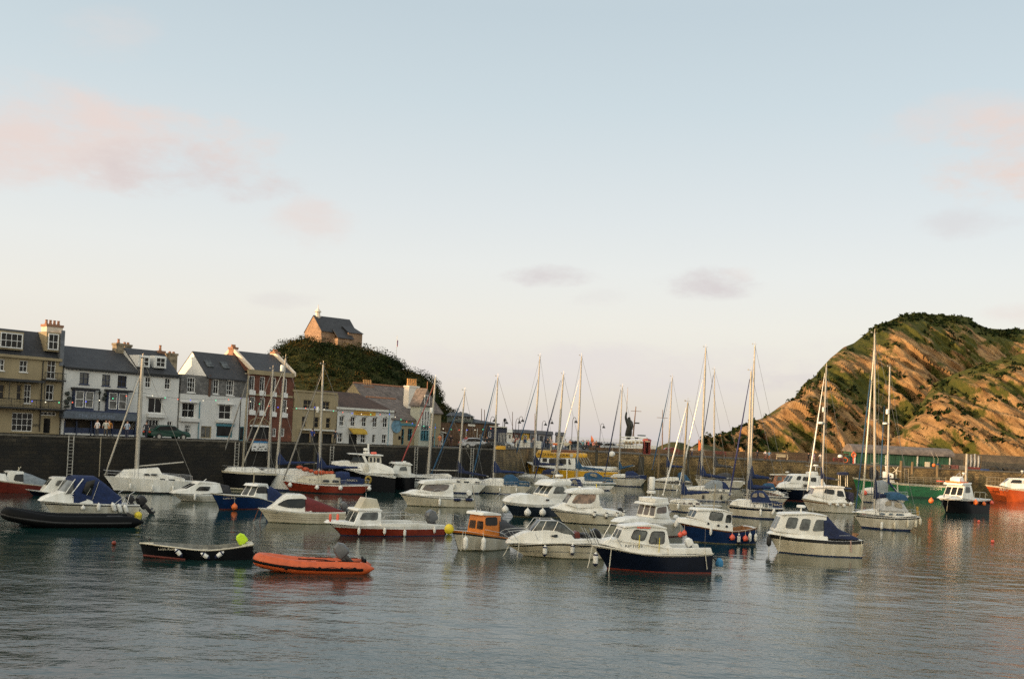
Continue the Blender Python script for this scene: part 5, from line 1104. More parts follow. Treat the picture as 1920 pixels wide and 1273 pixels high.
def balcony(h,X0,X1,Y0,Y1,dp=1.1):
    r=h.rect((X0,Y0,X1,Y1)); mb=MB(); p=h.L(r[0],-dp,r[2]-.15); q=h.L(r[1],0,r[2]); mb.box(p[0],q[0],p[1],q[1]-.004,p[2],q[2]); o=mb.build('balcony',PBLACK,h.e,smooth=False)
    g=MB(); n=int((r[1]-r[0])/.14); 
    for i in range(n+1):
        u=r[0]+(r[1]-r[0])*i/n; a=h.L(u,-dp+.05,r[2]); b_=h.L(u,-dp+.05,r[3]); g.tube([a,b_],.012 if i%8 else .03,4)
    g.tube([h.L(r[0],-dp+.05,r[3]),h.L(r[1],-dp+.05,r[3])],.03,4); g.tube([h.L(r[0],-dp+.05,r[2]+.12),h.L(r[1],-dp+.05,r[2]+.12)],.02,4); g.build('balcony_rail',PBLACK,o)
balcony(h,-330,600,835,915); balcony(h,412,622,580,645,.8); h.slab(-330,632,392,655,-1.2,0,SLATE,'balcony_canopy')
for X in (-150,45,395): 
    r=h.rect((X,655,X+8,840)); g=MB(); g.tube([h.L(r[0],-1.05,r[2]),h.L(r[0],-1.05,r[3])],.035,6); g.build('balcony_post',PBLACK,h.e)
g=MB(); r=h.rect((408,430,420,1160)); g.tube([h.L(r[0],-.08,r[2]),h.L(r[0],-.08,r[3])],.05,6); g.build('drainpipe',PBLACK,h.e)
h.chimney(440,102,600,172,4,CHIMW,4,1.2,cap=CHIMB); h.sign('INN',355,1100,.5,PBLACK,.4,-.03)
# ---- B2 pub
h=House('public_house','white pub with blue window frames, grey fascia and dark open front, second from the left',S,Q1,628,1372,800)
ze=h.U(1000,553)[1]; D=8; zr=h.U(900,345,4)[1]
W=[((792,576,885,692),PBLUE,1,1),((1015,596,1096,708),PBLUE,1,1),((1170,606,1260,720),PBLUE,1,1)]
rs=[h.rect(w[0]) for w in W]; shop=h.rect((640,1050,1350,1185)); 
h.front(WHITER,h.u0,h.u1,GZ,ze,rs+[shop],D,dep=.9)
for (q,fm,nx,nz),r in zip(W,rs): h.window(r,fm,nx,nz,gm=CURT if q[0]!=1170 else WGLASS)
for (X0,Y0,X1,Y1) in ((712,750,912,958),(1046,768,1240,975)):
    r=h.rect((X0,Y0,X1,Y1)); b_=MB(); p=h.L(r[0],-.55,r[2]); q=h.L(r[1],-.005,r[3]+.12)
    b_.box(p[0],q[0],p[1]+.05,q[1],p[2]-.1,q[2]); o=b_.build('bay',PBLUE,h.e,smooth=False)
    mw=h.w; h.w=-.55
    um=(r[0]+r[1])/2
    h.window([r[0]+.1,um-.08,r[2]+.35,r[3]-.1],PWHITE,0,1,dep=.02,gm=CURT,sill=False); h.window([um+.08,r[1]-.1,r[2]+.35,r[3]-.1],PWHITE,0,1,dep=.02,gm=CURT,sill=False); h.w=mw
    h.slab(X0-10,Y0-22,X1+45,Y0-2,-.85,.0,PBLACK,'bay_roof')
h.gable(h.u0,h.u1,ze,zr,D,SLATE,0,None)
h.slab(628,545,1372,560,-.32,-.2,PBLACK,'gutter')
h.slab(585,968,1360,1040,-1.0,-.02,mat('fascia_grey_blue',(.10,.12,.15),.6,var=.25),'fascia'); h.sign('THE DOLPHIN',960,1010,3.6,mat('pale_sign_paint',(.2,.24,.32),.6),.4,-1.0)
h.slab(640,955,1350,968,-.7,-.005,PBLUE,'window_ledge')
i_=MB(); p=h.L(shop[0],.9,shop[2]); q=h.L(shop[1],1.0,shop[3]); i_.box(p[0],q[0],p[1],q[1],p[2],q[2]); i_.build('bar_interior',mat('dim_bar_interior',(.05,.035,.02),.7,var=.9,scale=1.5),h.e,smooth=False)
for X in (640,760,905,940,1120,1260,1345):
    r=h.rect((X-5,1050,X+5,1190)); p=h.L(r[0],-.05,GZ); q=h.L(r[1],.12,r[3]); MB().box(p[0],q[0],p[1],q[1],p[2],q[2]).build('front_post',PBLUE,h.e,smooth=False)
h.slab(640,1130,1350,1195,.13,.2,PBLUE,'front_panel')
h.chimney(1140,285,1215,390,4,mat('stained_render',(.30,.24,.16),.9,var=.4,scale=2),1,.9); h.chimney(1222,298,1290,385,5.2,MATS['stained_render'],2,.9,poth=.25)
h.slab(682,388,735,418,1.2,1.5,CURT,'skylight') if False else None
g=MB()
for k in range(14):
    X=640+random.random()*70+(340 if k>8 else 0); Y=760+random.random()*180; u,zz=h.U(X,Y); x,y,zz2=h.L(u,-.22,zz); g.ball((x,y,zz2),.12+.1*random.random(),7)
g.build('hanging_flowers',mat('flower_basket',(.05,.06,.05),.9,var=.7,scale=9),h.e)
g=MB(); r=h.rect((985,780,995,965)); g.tube([h.L(r[0],-.06,r[2]),h.L(r[0],-.06,r[3])],.05,6); g.build('drainpipe',PBLACK,h.e)
# ---- B3 white house with dormers
h=House('terraced_house','white house with two white dormers, between the pub and the slate hung house',S,Q1,1376,1772,850)
ze=h.U(1570,598)[1]; zr=h.U(1500,365,3.6)[1]; D=7.2
W=[((1446,618,1500,725),1,1),((1640,632,1695,740),1,1),((1470,822,1618,980),1,0),((1452,1040,1578,1190),3,1),((1662,1060,1712,1150),1,1)]
rs=[h.rect(w[0]) for w in W]; h.front(WHITER,h.u0,h.u1,GZ,ze,rs,D)
for (q,nx,nz),r in zip(W,rs): h.window(r,PWHITE,nx,nz,head=q[0]==1470,fw=.1 if q[0]==1470 else .06)
h.slab(1455,985,1640,1022,-.4,-.003,WHITER,'bay_base')
h.gable(h.u0,h.u1,ze,zr,D,SLATE,0,WHITER); h.slab(1376,588,1772,602,-.32,-.2,PBLACK,'gutter')
for (X0,Y0,X1,Y1) in ((1412,418,1506,512),(1572,425,1668,522)):
    r=h.rect((X0,Y0,X1,Y1)); p=h.L(r[0]-.12,.5,r[2]-.1); q=h.L(r[1]+.12,2.6,r[3]+.15); MB().box(p[0],q[0],p[1],q[1],p[2],q[2]).build('dormer',PWHITE,h.e,smooth=False)
    h.window([r[0],r[1],r[2],r[3]],PWHITE,1,1,dep=.47,fw=.09,sill=False,name='dormer_window')
h.chimney(1562,360,1622,400,3.6,CHIMB,1,.8,poth=.6); h.chimney(1668,385,1745,480,3.6,MATS['stained_render'],2,.9,poth=.2)
# ---- B4 slate hung house
h=House('terraced_house','white house with a grey slate hung upper floor, bright white gable and two rooflights',S,Q2,82,765,850)
ze=h.U(570,418)[1]; zl=h.U(220,388)[1]; zb=h.U(420,592)[1]; um=h.U(358,400)[0]; D=6.2; zr=h.U(225,162,D/2)[1]
W=[((165,410,248,562),PWHITE,2,2),((422,428,482,578),PWHITE,1,1),((555,440,632,590),PWHITE,2,2),((110,662,245,812),PWHITE,1,1),((478,682,605,830),PWHITE,1,1),((135,880,200,990),PWHITE,2,2),((300,895,405,1015),CREAMR,1,0),((455,892,615,1005),PTEAL,0,0),((685,900,735,1040),PTEAL,0,0)]
rs=[h.rect(w[0]) for w in W]
h.front(WHITER,h.u0,h.u1,GZ,zb,rs,D); h.front(SHING,um,h.u1,zb,ze,rs,D,name='slate_hung_wall'); h.front(SHING,h.u0,um-.004,zb,zl,rs,D-.5,name='slate_hung_wall')
for (q,fm,nx,nz),r in zip(W,rs): h.window(r,fm,nx,nz,fw=.1,head=q[1] in (662,682),sill=q[1]<880,gm=CURT if q[0]==300 else WGLASS)
h.gable(um,h.u1,ze,zr,D,SLATE,0,mat('bright_white_render',(.78,.77,.74),.8,var=.06,scale=1))
h.slab(85,815,270,850,-.35,-.003,WHITER,'bay_base'); h.slab(450,838,625,862,-.35,-.003,WHITER,'bay_base')
for X,Y in ((372,285),(530,300)):
    u,zz=h.U(X,Y,1.6); p=h.L(u-.5,1.55-.45,zz-.35); sl=math.atan2(zr-ze,D/2); o=MB().box(-.4,.4,-.55,.55,-.03,.09).build('rooflight',[GLASSL],h.e,smooth=False); zz0=ze+(zr-ze)*(1.5/(D/2))+.13-GZ; o.location=(u-h.uc,1.5,zz0+.02); o.rotation_euler=(sl,0,0)
h.slab(450,872,628,895,-.12,-.003,PTEAL,'shop_fascia'); h.slab(378,390,398,600,-.08,-.003,mat('brown_downpipe_box',(.10,.05,.03),.8),'party_strip')
g=MB(); r=h.rect((278,650,290,1020)); g.tube([h.L(r[0],-.08,r[2]),h.L(r[0],-.08,r[3])],.05,6); g.build('drainpipe',PTEAL,h.e)
# ---- B5 brick
h=House('brick_building','tall red brick building with cream cornice, white french windows and dark slate roof',S,Q2,768,1208,850)
ze=h.U(990,382)[1]; D=8; zr=h.U(850,178,D/2)[1]
W=[]
for X in (812,912,1022,1132): W+=[((X-26,395+(X-812)*.09,X+26,540+(X-812)*.09),PWHITE,1,0),((X-26,602+(X-812)*.09,X+26,738+(X-812)*.09),PWHITE,1,0)]
W+=[((785,900,978,1022),PBLACK,0,0),((1092,915,1132,1000),PWHITE,1,0),((1010,915,1050,1000),PWHITE,1,0)]
rs=[h.rect(w[0]) for w in W]; h.front(BRICK,h.u0,h.u1,GZ,ze,rs,D)
for (q,fm,nx,nz),r in zip(W,rs):
    h.window(r,fm,nx,nz,fw=.09,sill=False,gm=DARKIN if q[0]==785 else WGLASS)
    if q[3]<900:
        p=h.L(r[0]-.05,-.16,r[2]-.5); q2=h.L(r[1]+.05,-.003,r[2]+.0); MB().box(p[0],q2[0],p[1],q2[1],p[2],q2[2]).build('window_box_balcony',PWHITE,h.e,smooth=False)
h.slab(760,352,1215,395,-.3,-.003,CREAMR,'cornice'); h.slab(768,582,1208,600,-.12,-.003,CREAMR,'string_course'); h.slab(785,885,980,902,-.15,-.003,PWHITE,'shopfront_head')
g=MB(); u,zz=h.U(878,888); 
for i in range(13):
    t=PI*i/12; g.tube([h.L(u,-.05,zz),h.L(u+1.3*math.cos(t),-.05,zz+.85*math.sin(t))],.02,4)
g.tube([h.L(u+1.3*math.cos(PI*i/12),-.05,zz+.85*math.sin(PI*i/12)) for i in range(13)],.05,5); g.build('fanlight',CREAMR,h.e)
h.gable(h.u0,h.u1,ze+.25,zr,D,SLATE,-.25,BRICK)
for u in (h.u0,h.u1-.3):
    g=MB(); w0=-.2; g.add([h.L(u,w0,ze),h.L(u,D/2,zr+.15),h.L(u,D+.2,ze),h.L(u,w0,ze+.45),h.L(u,D/2,zr+.55),h.L(u,D+.2,ze+.45)]+[h.L(u+.35,w0,ze),h.L(u+.35,D/2,zr+.15),h.L(u+.35,D+.2,ze),h.L(u+.35,w0,ze+.45),h.L(u+.35,D/2,zr+.55),h.L(u+.35,D+.2,ze+.45)],
      [(0,1,4,3),(1,2,5,4),(6,7,10,9),(7,8,11,10),(3,4,10,9),(4,5,11,10),(0,3,9,6),(0,1,7,6),(1,2,8,7),(2,5,11,8)]); g.build('gable_coping',CHIMW,h.e,smooth=False)
h.chimney(600,112,645,160,D/2,CHIMB,2,.9,poth=.3); h.chimney(1018,158,1062,205,D/2,CHIMB,2,.9,poth=.3)
# ---- B6 cream flat roofed
h=House('flat_roofed_building','cream flat roofed building with plain dark windows, between red brick and the white inn',S,Q2,1212,1655,850)
ze=h.U(1430,568)[1]
W=[(1196+20,622,1232,720),(1320,635,1410,732),(1510,650,1582,746),(1305,797,1350,905),(1430,805,1475,912),(1545,812,1590,916),(1275,965,1382,1058),(1415,965,1472,1060),(1510,972,1602,1066)]
rs=[h.rect(w) for w in W]; h.front(CREAMR,h.u0,h.u1,GZ,ze,rs,9)
for q,r in zip(W,rs): h.window(r,PBLACK if q[1]>900 else CREAMR,1 if q[1]>600 and q[2]-q[0]>60 else 0,0 if q[1]>900 else 1,gm=DARKIN if q[1]>900 else WGLASS,sill=q[1]<900)
h.slab(1212,548,1655,566,-.12,.3,CREAMR,'parapet_coping'); h.slab(1285,925,1622,940,-.8,-.003,STONEW,'canopy'); h.slab(1240,722,1650,735,-.06,-.003,STONEW,'string_course')
# ---- B7 white inn
h=House('inn','white inn with yellow awning, yellow sign board and brown hipped roof',S,Q4,45,618,720)
ze=h.U(330,416)[1]; D=8; zr=h.U(300,262,D/2)[1]
W=[((X,482+i*4,X+43,572+i*4),1,1) for i,X in enumerate((88,200,312,418,520))]+[((75,645,116,735),1,1),((300,655,346,742),1,1),((412,662,442,742),0,0),((510,662,553,748),1,1)]
rs=[h.rect(w[0]) for w in W]; door=h.rect((180,655,262,752))
h.front(WHITER,h.u0,h.u1,GZ,ze,rs+[door],D)
for (q,nx,nz),r in zip(W,rs): h.window(r,PWHITE,nx,nz,fw=.035,gm=CURT if q[0]==412 else WGLASS)
h.window(door,PBLACK,1,0,gm=DARKIN,sill=False,name='door')
for i,X in enumerate((88,200,312,418,520)):
    r=rs[i]; g=MB(); 
    pts=[h.L(r[0]-.08+(r[1]-r[0]+.16)*k/8,-.05,r[3]+.05+.16*math.sin(PI*k/8)) for k in range(9)]; g.tube(pts,.06,5); g.build('window_arch',STONEW,h.e)
    if i: 
        p=h.L(r[0]-.35,-.45,r[3]-.35); g=MB(); g.add([h.L(r[0]-.5,-.5,r[3]-.42),h.L(r[0]-.02,-.03,r[3]-.5),h.L(r[0]+.15,-.03,r[3]-.05)],[(0,1,2)]); g.build('pennant',mat('faded_pennant',(.25,.12,.09),.8,var=.5),h.e,smooth=False)
r=h.rect((172,598,316,655)); g=MB(); N=8
for i in range(N+1):
    t=PI/2*i/N
    for u in (r[0],r[1]): g.v.append(h.L(u,-1.0*math.sin(t) if i else -.01,r[2]+(r[3]-r[2])*math.cos(t)))
for i in range(N): g.f.append((2*i,2*i+1,2*i+3,2*i+2)); g.m.append(0)
g.f.append(tuple(2*i for i in range(N+1))); g.m.append(0); g.f.append(tuple(2*i+1 for i in range(N+1))); g.m.append(0)
g.build('awning',mat('yellow_awning',(.48,.30,.03),.8,var=.2,scale=4),h.e)
h.slab(232,432,442,470,-.1,-.004,YEL,'sign_board'); h.sign('THE SANDPIPER INN',337,451,2.6,REDH,.25,-.1)
h.gable(h.u0,h.u1,ze,zr,D,TILEB,.1,WHITER,hipr=2.8); h.slab(45,402,618,424,-.3,-.2,STONEW,'gutter')
# ---- B8 old building with long slate roofs
h=House('long_roofed_hall','old hall with long weathered slate roof, terracotta ridge, white chimney and pale gabled turret',S,Q4,620,885,720,w=0)
ze=h.U(750,512)[1]
W=[((766,602,812,722),PTEAL,1,1),((702,605,730,760),PTEAL,0,1),((672,675,700,712),PBLACK,0,0)]
rs=[h.rect(w[0]) for w in W]; h.front(CREAMR,h.u0,h.u1,GZ,ze,rs,10)
for (q,fm,nx,nz),r in zip(W,rs): h.window(r,fm,nx,nz,sill=False)
h.slab(686,552,885,575,-.15,-.004,PTEAL,'shop_fascia'); u,zz=h.U(652,578); x,y,z2=h.L(u,-.1,zz); MB().lathe([(.85,0),(.85,.05)],(x,y,z2),20,axis='y').build('round_sign',mat('pale_blue_sign',(.14,.27,.36),.6,var=.3,scale=3),h.e)
zr=h.U(720,325,5)[1]; h.gable(h.u0-.5,h.u1,ze,zr,10,SLATEP,0,CREAMR,ridge=TERRA,gables=True)
zr2=h.U(600,188,10)[1]; ua=h.U(222,190,10)[0]; ub=h.U(952,210,10)[0]
h.gable(ua,ub,zr-1.2,zr2,7,SLATEP,0,CREAMR,w0=6.5,ridge=TERRA,name='rear_roof')
r0=MB(); p=h.L(ua+.1,6.6,GZ); q=h.L(ub-.1,13.4,zr-1.2); r0.box(p[0],q[0],p[1],q[1],p[2],q[2]-.01); r0.build('rear_wall',CREAMR,h.e,smooth=False)
h.chimney(756,178,855,330,5.2,mat('white_chimney_render',(.78,.70,.60),.85,var=.08),5,1.0,poth=.95,base=1.0,potm=mat('buff_pot',(.62,.33,.12),.8,var=.2)); h.chimney(315,180,405,190,10,CHIMB,4,.9,poth=.85,potm=MATS['buff_pot'],base=.8)
# turret
ut=h.U(882,560,-.8)[0]; ut2=h.U(990,560,-.8)[0]; z0=GZ; z1=h.U(935,385,-.8)[1]; z2=h.U(968,205,-.8)[1]
t=MB(); p=h.L(ut,-.8,GZ); q=h.L(ut2,1.0,z1); t.box(p[0],q[0],p[1],q[1],p[2],q[2]); t.build('turret_wall',mat('pale_green_render',(.42,.43,.36),.85,var=.15),h.e,smooth=False)
t=MB(); um=(ut+ut2)/2; t.add([h.L(ut-.2,-.9,z1),h.L(ut2+.2,-.9,z1),h.L(um+.1,-.9,z2),h.L(ut-.2,1.2,z1),h.L(ut2+.2,1.2,z1),h.L(um+.1,1.2,z2)],[(0,1,2),(3,4,5),(0,2,5,3),(1,2,5,4)]); t.build('turret_roof',SLATEP,h.e,smooth=False)
mw=h.w; h.w=-.8
for k in range(3):
    a=ut+.25+k*(ut2-ut-.5)/3; h.window([a+.05,a+(ut2-ut-.5)/3-.05,z1-3.0,z1-.5],PWHITE,0,1,gm=CURT,dep=-.03,sill=False)
    h.window([a+.05,a+(ut2-ut-.5)/3-.05,GZ+.7,GZ+2.6],PTEAL,0,1,gm=WGLASS,dep=-.03,sill=False)
h.window([um-.4,um+.5,z1+.25,z1+1.5],PWHITE,1,0,gm=CURT,dep=-.13,sill=False); h.w=mw
t=MB(); t.tube([h.L(um,-.9,z2),h.L(um,-.9,z2+.9)],.05,5); t.build('finial',TERRA,h.e)
# ---- B9 long brown building, kiosk, lookout
T9=Fr((0,148,0),4)
h=House('lifeboat_station','long low brown building with pale posts and a railed slate lookout cabin above it',T9,Q4,1010,1660,720)
BROWNW=bm3('brown_stone_wall',(.11,.065,.035),(.16,.09,.05),(.05,.035,.025),.5,.25,nvar=.4)
zt=h.U(1300,548)[1]; h.front(BROWNW,h.u0,h.u1,GZ,zt,[h.rect((1478,655,1515,740))],9); h.window(h.rect((1478,655,1515,740)),PWHITE,0,0,gm=CURT,sill=False,name='door')
zr=h.U(1350,508,4)[1]; h.gable(h.U(1190,520)[0],h.u1,zt+.1,zr,9,SLATE,.2,None,hipr=3.5)
h.slab(1470,600,1545,612,-.1,-.004,CREAM,'sign_board') if False else h.slab(1365,558,1437,578,-.12,-.004,STONEW,'name_board')
for X in (1115,1140,1180,1215,1345,1385,1410,1455,1530):
    r=h.rect((X-3,600,X+3,745)); p=h.L(r[0],-.15,GZ); q=h.L(r[1],-.004,r[3]); MB().box(p[0],q[0],p[1],q[1],p[2],q[2]).build('post',STONEW if X in (1345,1455) else mat('brown_timber',(.22,.14,.09),.8,var=.3),h.e,smooth=False)
r=h.rect((1160,475,1415,540)); p=h.L(r[0],.3,r[2]-.5); q=h.L(r[1],4.3,r[3]); MB().box(p[0],q[0],p[1],q[1],p[2],q[2]).build('lookout_cabin',mat('grey_green_boards',(.15,.17,.15),.8,var=.3),h.e,smooth=False)
for X0,X1 in ((1225,1270),(1285,1330),(1345,1390)):
    mw=h.w; r=h.rect((X0,482,X1,512)); h.w=.3; h.window(r,PWHITE,0,0,dep=-.04,sill=False,fw=.04); h.w=mw
r=h.rect((1145,440,1435,478)); g=MB(); a_,b__,c_,d_=r; g.add([h.L(a_,-.3,c_),h.L(b__,-.3,c_),h.L(b__-1.2,2.3,d_),h.L(a_+.6,2.3,d_),h.L(a_,5,c_),h.L(b__,5,c_)],[(0,1,2,3),(3,2,5,4),(1,5,2),(0,3,4),(0,4,5,1)]); g.build('lookout_roof',SLATE,h.e,smooth=False)
h=House('kiosk','small white kiosk with a pitched lid like roof beside the gabled turret',T9,Q4,1012,1120,700,w=-3)
r=h.rect((1012,640,1120,760)); h.front(WHITER,r[0],r[1],GZ,r[3],[h.rect((1075,660,1112,745))],2.5); h.window(h.rect((1075,660,1112,745)),PWHITE,1,0,gm=CURT,sill=False)
g=MB(); g.add([h.L(r[0]-.3,-3.4,r[3]+.4),h.L(r[1]+.4,-3.4,r[3]-.1),h.L(r[1]+.4,0,r[3]-.1),h.L(r[0]-.3,0,r[3]+.4),h.L(r[0]-.3,-3.4,r[3]+.55),h.L(r[1]+.4,-3.4,r[3]+.05),h.L(r[1]+.4,0,r[3]+.05),h.L(r[0]-.3,0,r[3]+.55)],[(0,3,2,1),(4,5,6,7),(0,1,5,4),(1,2,6,5),(2,3,7,6),(3,0,4,7)]); g.build('kiosk_roof',STONEW,h.e,smooth=False)
h=House('cafe','dark blue fronted cafe with white posts at the right end of the brown building',T9,(900,780,9.14),120,462,300,w=-1.5)
r=h.rect((130,175,462,400)); h.front(mat('navy_boards',(.02,.025,.05),.7,var=.3),r[0],r[1],GZ,r[3],[h.rect((92+50,262,190,360))],6)
h.window(h.rect((142,262,190,360)),PWHITE,0,0,gm=CURT,sill=False)
for X in (325,350,375,400,425,450):
    q_=h.rect((X-3,285,X+3,372)); p=h.L(q_[0],-1.6,GZ); q=h.L(q_[1],-1.505,q_[3]); MB().box(p[0],q[0],p[1],q[1],p[2],q[2]).build('post',STONEW,h.e,smooth=False)
h.slab(160,178,462,192,-.3,-.004,STONEW,'roof_edge')
# ---- beach huts
K=(900,780,9.14); T8=Fr((0,176,0),2)
def hut(label,X0,X1,Y0,Y1,m,dm,roof=None):
    h=House('market_hut',label,T8,K,X0,X1,(Y0+Y1)/2,cat='hut',group='row of huts on the pier'); r=h.rect((X0+4,Y0+18,X1-4,Y1))
    d=h.rect((X0+(X1-X0)*.3,Y0+50,X0+(X1-X0)*.7,Y1-5)); h.front(m,r[0],r[1],GZ,r[3],[d],3); h.window(d,dm,1,0,gm=CURT if m!=dm else WGLASS,sill=False,name='hatch')
    g=MB(); a,b_,z1=r[0]-.15,r[1]+.15,r[3]; zt=h.rect((X0,Y0,X1,Y1))[3]; g.add([h.L(a,-.4,z1),h.L(b_,-.4,z1),h.L(b_,1.5,zt+.4),h.L(a,1.5,zt+.4),h.L(b_,3.3,z1),h.L(a,3.3,z1)],[(0,1,2,3),(3,2,4,5),(0,3,5),(1,4,2),(0,5,4,1)]); g.build('roof',roof or SLATE,h.e,smooth=False)
HN=mat('blue_grey_boards',(.14,.17,.22),.8,var=.25,scale=3)
hut('white hut at the left end of the hut row',462,558,265,400,WHITER,WHITER,STONEW); hut('maroon and white open hut, second in the row',566,700,268,425,mat('maroon_boards',(.12,.05,.05),.8,var=.4),PWHITE); hut('narrow hut with yellow sign and yellow doors',705,845,272,440,mat('yellow_boards',(.36,.25,.03),.7,var=.2),PWHITE)
hut('blue grey hut right of the yellow one',850,935,280,445,HN,PBLUE); hut('wide blue grey hut with twin doors',985,1125,290,450,HN,HN); hut('blue hut with a small white sign',1130,1245,300,455,mat('dark_blue_boards',(.05,.07,.11),.8,var=.3),PWHITE); hut('last grey hut at the right end of the hut row',1310,1442,315,460,mat('grey_boards',(.2,.22,.23),.8,var=.25),HN)
# ---- chapel
CH=Fr((-41,207,0),38)
h=House('hilltop_chapel','stone chapel with slate roof and white lantern turret on top of the wooded hill',CH,Q3,330,690,330,zg=22,w=0,cat='chapel')
CHS=bm3('chapel_stone',(.28,.17,.10),(.36,.23,.14),(.16,.11,.08),.45,.22,nvar=.35)
ze=h.U(330,300)[1]; D=7.5; zr=h.U(420,190,D/2)[1]; zb=20.0
r1=h.rect((602,375,628,440)); h.front(CHS,h.u0,h.u1,zb,ze-.3,[],D)
h.gable(h.u0,h.u1,ze-.3,zr,D,SLATE,.1,CHS)
g=MB(); ua=h.U(440,340)[0]; ub=h.U(600,340)[0]; zq=h.U(520,395,-2.2)[1]
g.add([h.L(ua,-2.6,zq),h.L(ub,-2.6,zq),h.L(ub,.2,ze+.2),h.L(ua,.2,ze+.2),h.L(ua,-2.6,zq+.12),h.L(ub,-2.6,zq+.12),h.L(ub,.2,ze+.35),h.L(ua,.2,ze+.35)],[(0,3,2,1),(4,5,6,7),(0,1,5,4),(1,2,6,5),(2,3,7,6),(3,0,4,7)]); g.build('lean_to_roof',SLATE,h.e,smooth=False)
p=h.L(ua+.15,-2.3,zb); q=h.L(ub-.15,-.01,zq); g=MB(); g.box(p[0],q[0],p[1],q[1],p[2],q[2]); g.build('lean_to_wall',CHS,h.e,smooth=False)
ua=h.U(600,400,-1.5)[0]; ub=h.U(738,400,-1.5)[0]; zt=h.U(670,345,-1.5)[1]; p=h.L(ua,-1.5,zb-1); q=h.L(ub,4,zt); MB().box(p[0],q[0],p[1],q[1],p[2],q[2]).build('porch_wall',CHS,h.e,smooth=False)
h.w=-1.5; h.window(h.rect((604,378,628,440)),PWHITE,0,1,dep=-.03,fw=.12,sill=False); h.w=0
g=MB(); g.add([h.L(ua-.2,-1.8,zt),h.L(ub+.2,-1.8,zt),h.L(ub-.8,1.4,zt+1.6),h.L(ua-.2,1.4,zt+1.6),h.L(ub+.2,4,zt)],[(0,1,2,3),(1,4,2),(0,3,4,1)]); g.build('porch_roof',SLATE,h.e,smooth=False)
for dx in (0,2.6):
    g=MB(); a=h.L(h.u0+dx,-.9,zb); g.add([h.L(h.u0+dx,-1.3,zb),h.L(h.u0+dx,0,zb),h.L(h.u0+dx,0,ze-1),h.L(h.u0+dx+.6,-1.3,zb),h.L(h.u0+dx+.6,0,zb),h.L(h.u0+dx+.6,0,ze-1)],[(0,1,2),(3,4,5),(0,2,5,3),(1,2,5,4)]); g.build('buttress',CHS,h.e,smooth=False)
u,zz=h.U(295,195,D/2); x,y,z0=h.L(u,D/2,zz)
MB().lathe([(.62,-.9),(.62,.2),(.72,.25),(.72,.35),(.5,.4),(.5,1.25),(.75,1.3),(.7,1.42),(.35,1.8),(.1,2.1),(.03,2.9)],(x,y,z0),8).build('lantern_turret',mat('lantern_white',(.75,.66,.55),.7,var=.1),h.e)
# ================================================================== harbour walls, quay, hills, water
def wallobj(name,label,P0,P1,z0,z1,th,m,kind=None,cat='wall',coping=None,batter=0):
    d=Vector((P1[0]-P0[0],P1[1]-P0[1],0)); L=d.length; a=math.atan2(d.y,d.x); mb=MB(); n=max(2,int(L/1.2)); k=8
    for i in range(n+1):
        for j in range(k+1):
            x=L*i/n; z=z0+(z1-z0)*j/k; y=-batter*(1-j/k)+ (0.05*noise.noise(Vector((x*.8,z*1.3,P0[0]))) if 0<j<k else 0); mb.v.append((x,y,z))
    for i in range(n):
        for j in range(k):
            q=i*(k+1)+j; mb.f.append((q,q+k+1,q+k+2,q+1)); mb.m.append(0)
    mb.add([(0,0,z1),(L,0,z1),(L,th,z1),(0,th,z1),(0,th,z0),(L,th,z0)],[(0,1,2,3),(3,2,5,4)])
    o=mb.build(name,m); o.location=(P0[0],P0[1],0); o.rotation_euler=(0,0,a); tag(o,label,cat)
    if coping:
        c=MB(); nn=int(L/1.1)
        for i in range(nn): c.box(L*i/nn+.01,L*(i+1)/nn-.01,-.08,.55,z1+.002,z1+.16+.01*(i%3))
        c.build('coping_stones',coping,o,smooth=False)
    return o
def tided(name,c1,c2,mo,zl,low,soft=.5,sx=.7,sy=.33,nvar=.5):
    m,nt,ml,b,sp=brickmat(name,c1,c2,mo,sx,sy,bump=1.0,nvar=nvar,big=.45,msize=.07,wob=.8); L=nt.links.new
    tc=nd(nt,'ShaderNodeTexCoord'); nz=nd(nt,'ShaderNodeTexNoise'); nz.inputs['Scale'].default_value=.8; L(tc.outputs['Object'],nz.inputs['Vector'])
    a=nd(nt,'ShaderNodeMath',operation='MULTIPLY_ADD'); L(nz.outputs['Fac'],a.inputs[0]); a.inputs[1].default_value=-1.2; L(sp.outputs[2],a.inputs[2])
    mr=nd(nt,'ShaderNodeMapRange'); mr.inputs[1].default_value=zl-soft-.6; mr.inputs[2].default_value=zl+soft-.6; L(a.outputs[0],mr.inputs[0])
    mx=nd(nt,'ShaderNodeMix',data_type='RGBA'); L(mr.outputs[0],mx.inputs['Factor']); 
    m2=nd(nt,'ShaderNodeMix',data_type='RGBA',blend_type='MULTIPLY'); m2.inputs['Factor'].default_value=1; L(ml.outputs['Result'],m2.inputs['A']); m2.inputs['B'].default_value=(*low,1)
    L(m2.outputs['Result'],mx.inputs['A']); L(ml.outputs['Result'],mx.inputs['B']); L(mx.outputs['Result'],b.inputs['Base Color']); return m
WALLD=tided('harbour_wall_stone',(.022,.018,.012),(.054,.043,.027),(.012,.010,.007),4.3,(.34,.31,.21),.25,nvar=.95)
WALLP=tided('pier_wall_stone',(.20,.135,.058),(.33,.22,.09),(.07,.05,.025),2.6,(.45,.47,.32),.8,.5,.26,nvar=.95)
COPE=mat('coping_stone',(.13,.115,.09),.9,var=.3,scale=2,bump=.5,bscale=8)
QA=Vector((-43,85)); QD=Vector((math.cos(Q.a),math.sin(Q.a))); QB=QA+QD*61.6; P2=(4.4,168); P3=(120,173.5)
wallobj('harbour_wall','tall dark stone harbour wall below the row of houses',tuple(QA-QD*55),tuple(QB),-3,GZ-.1,1.2,WALLD,coping=COPE,batter=.3)
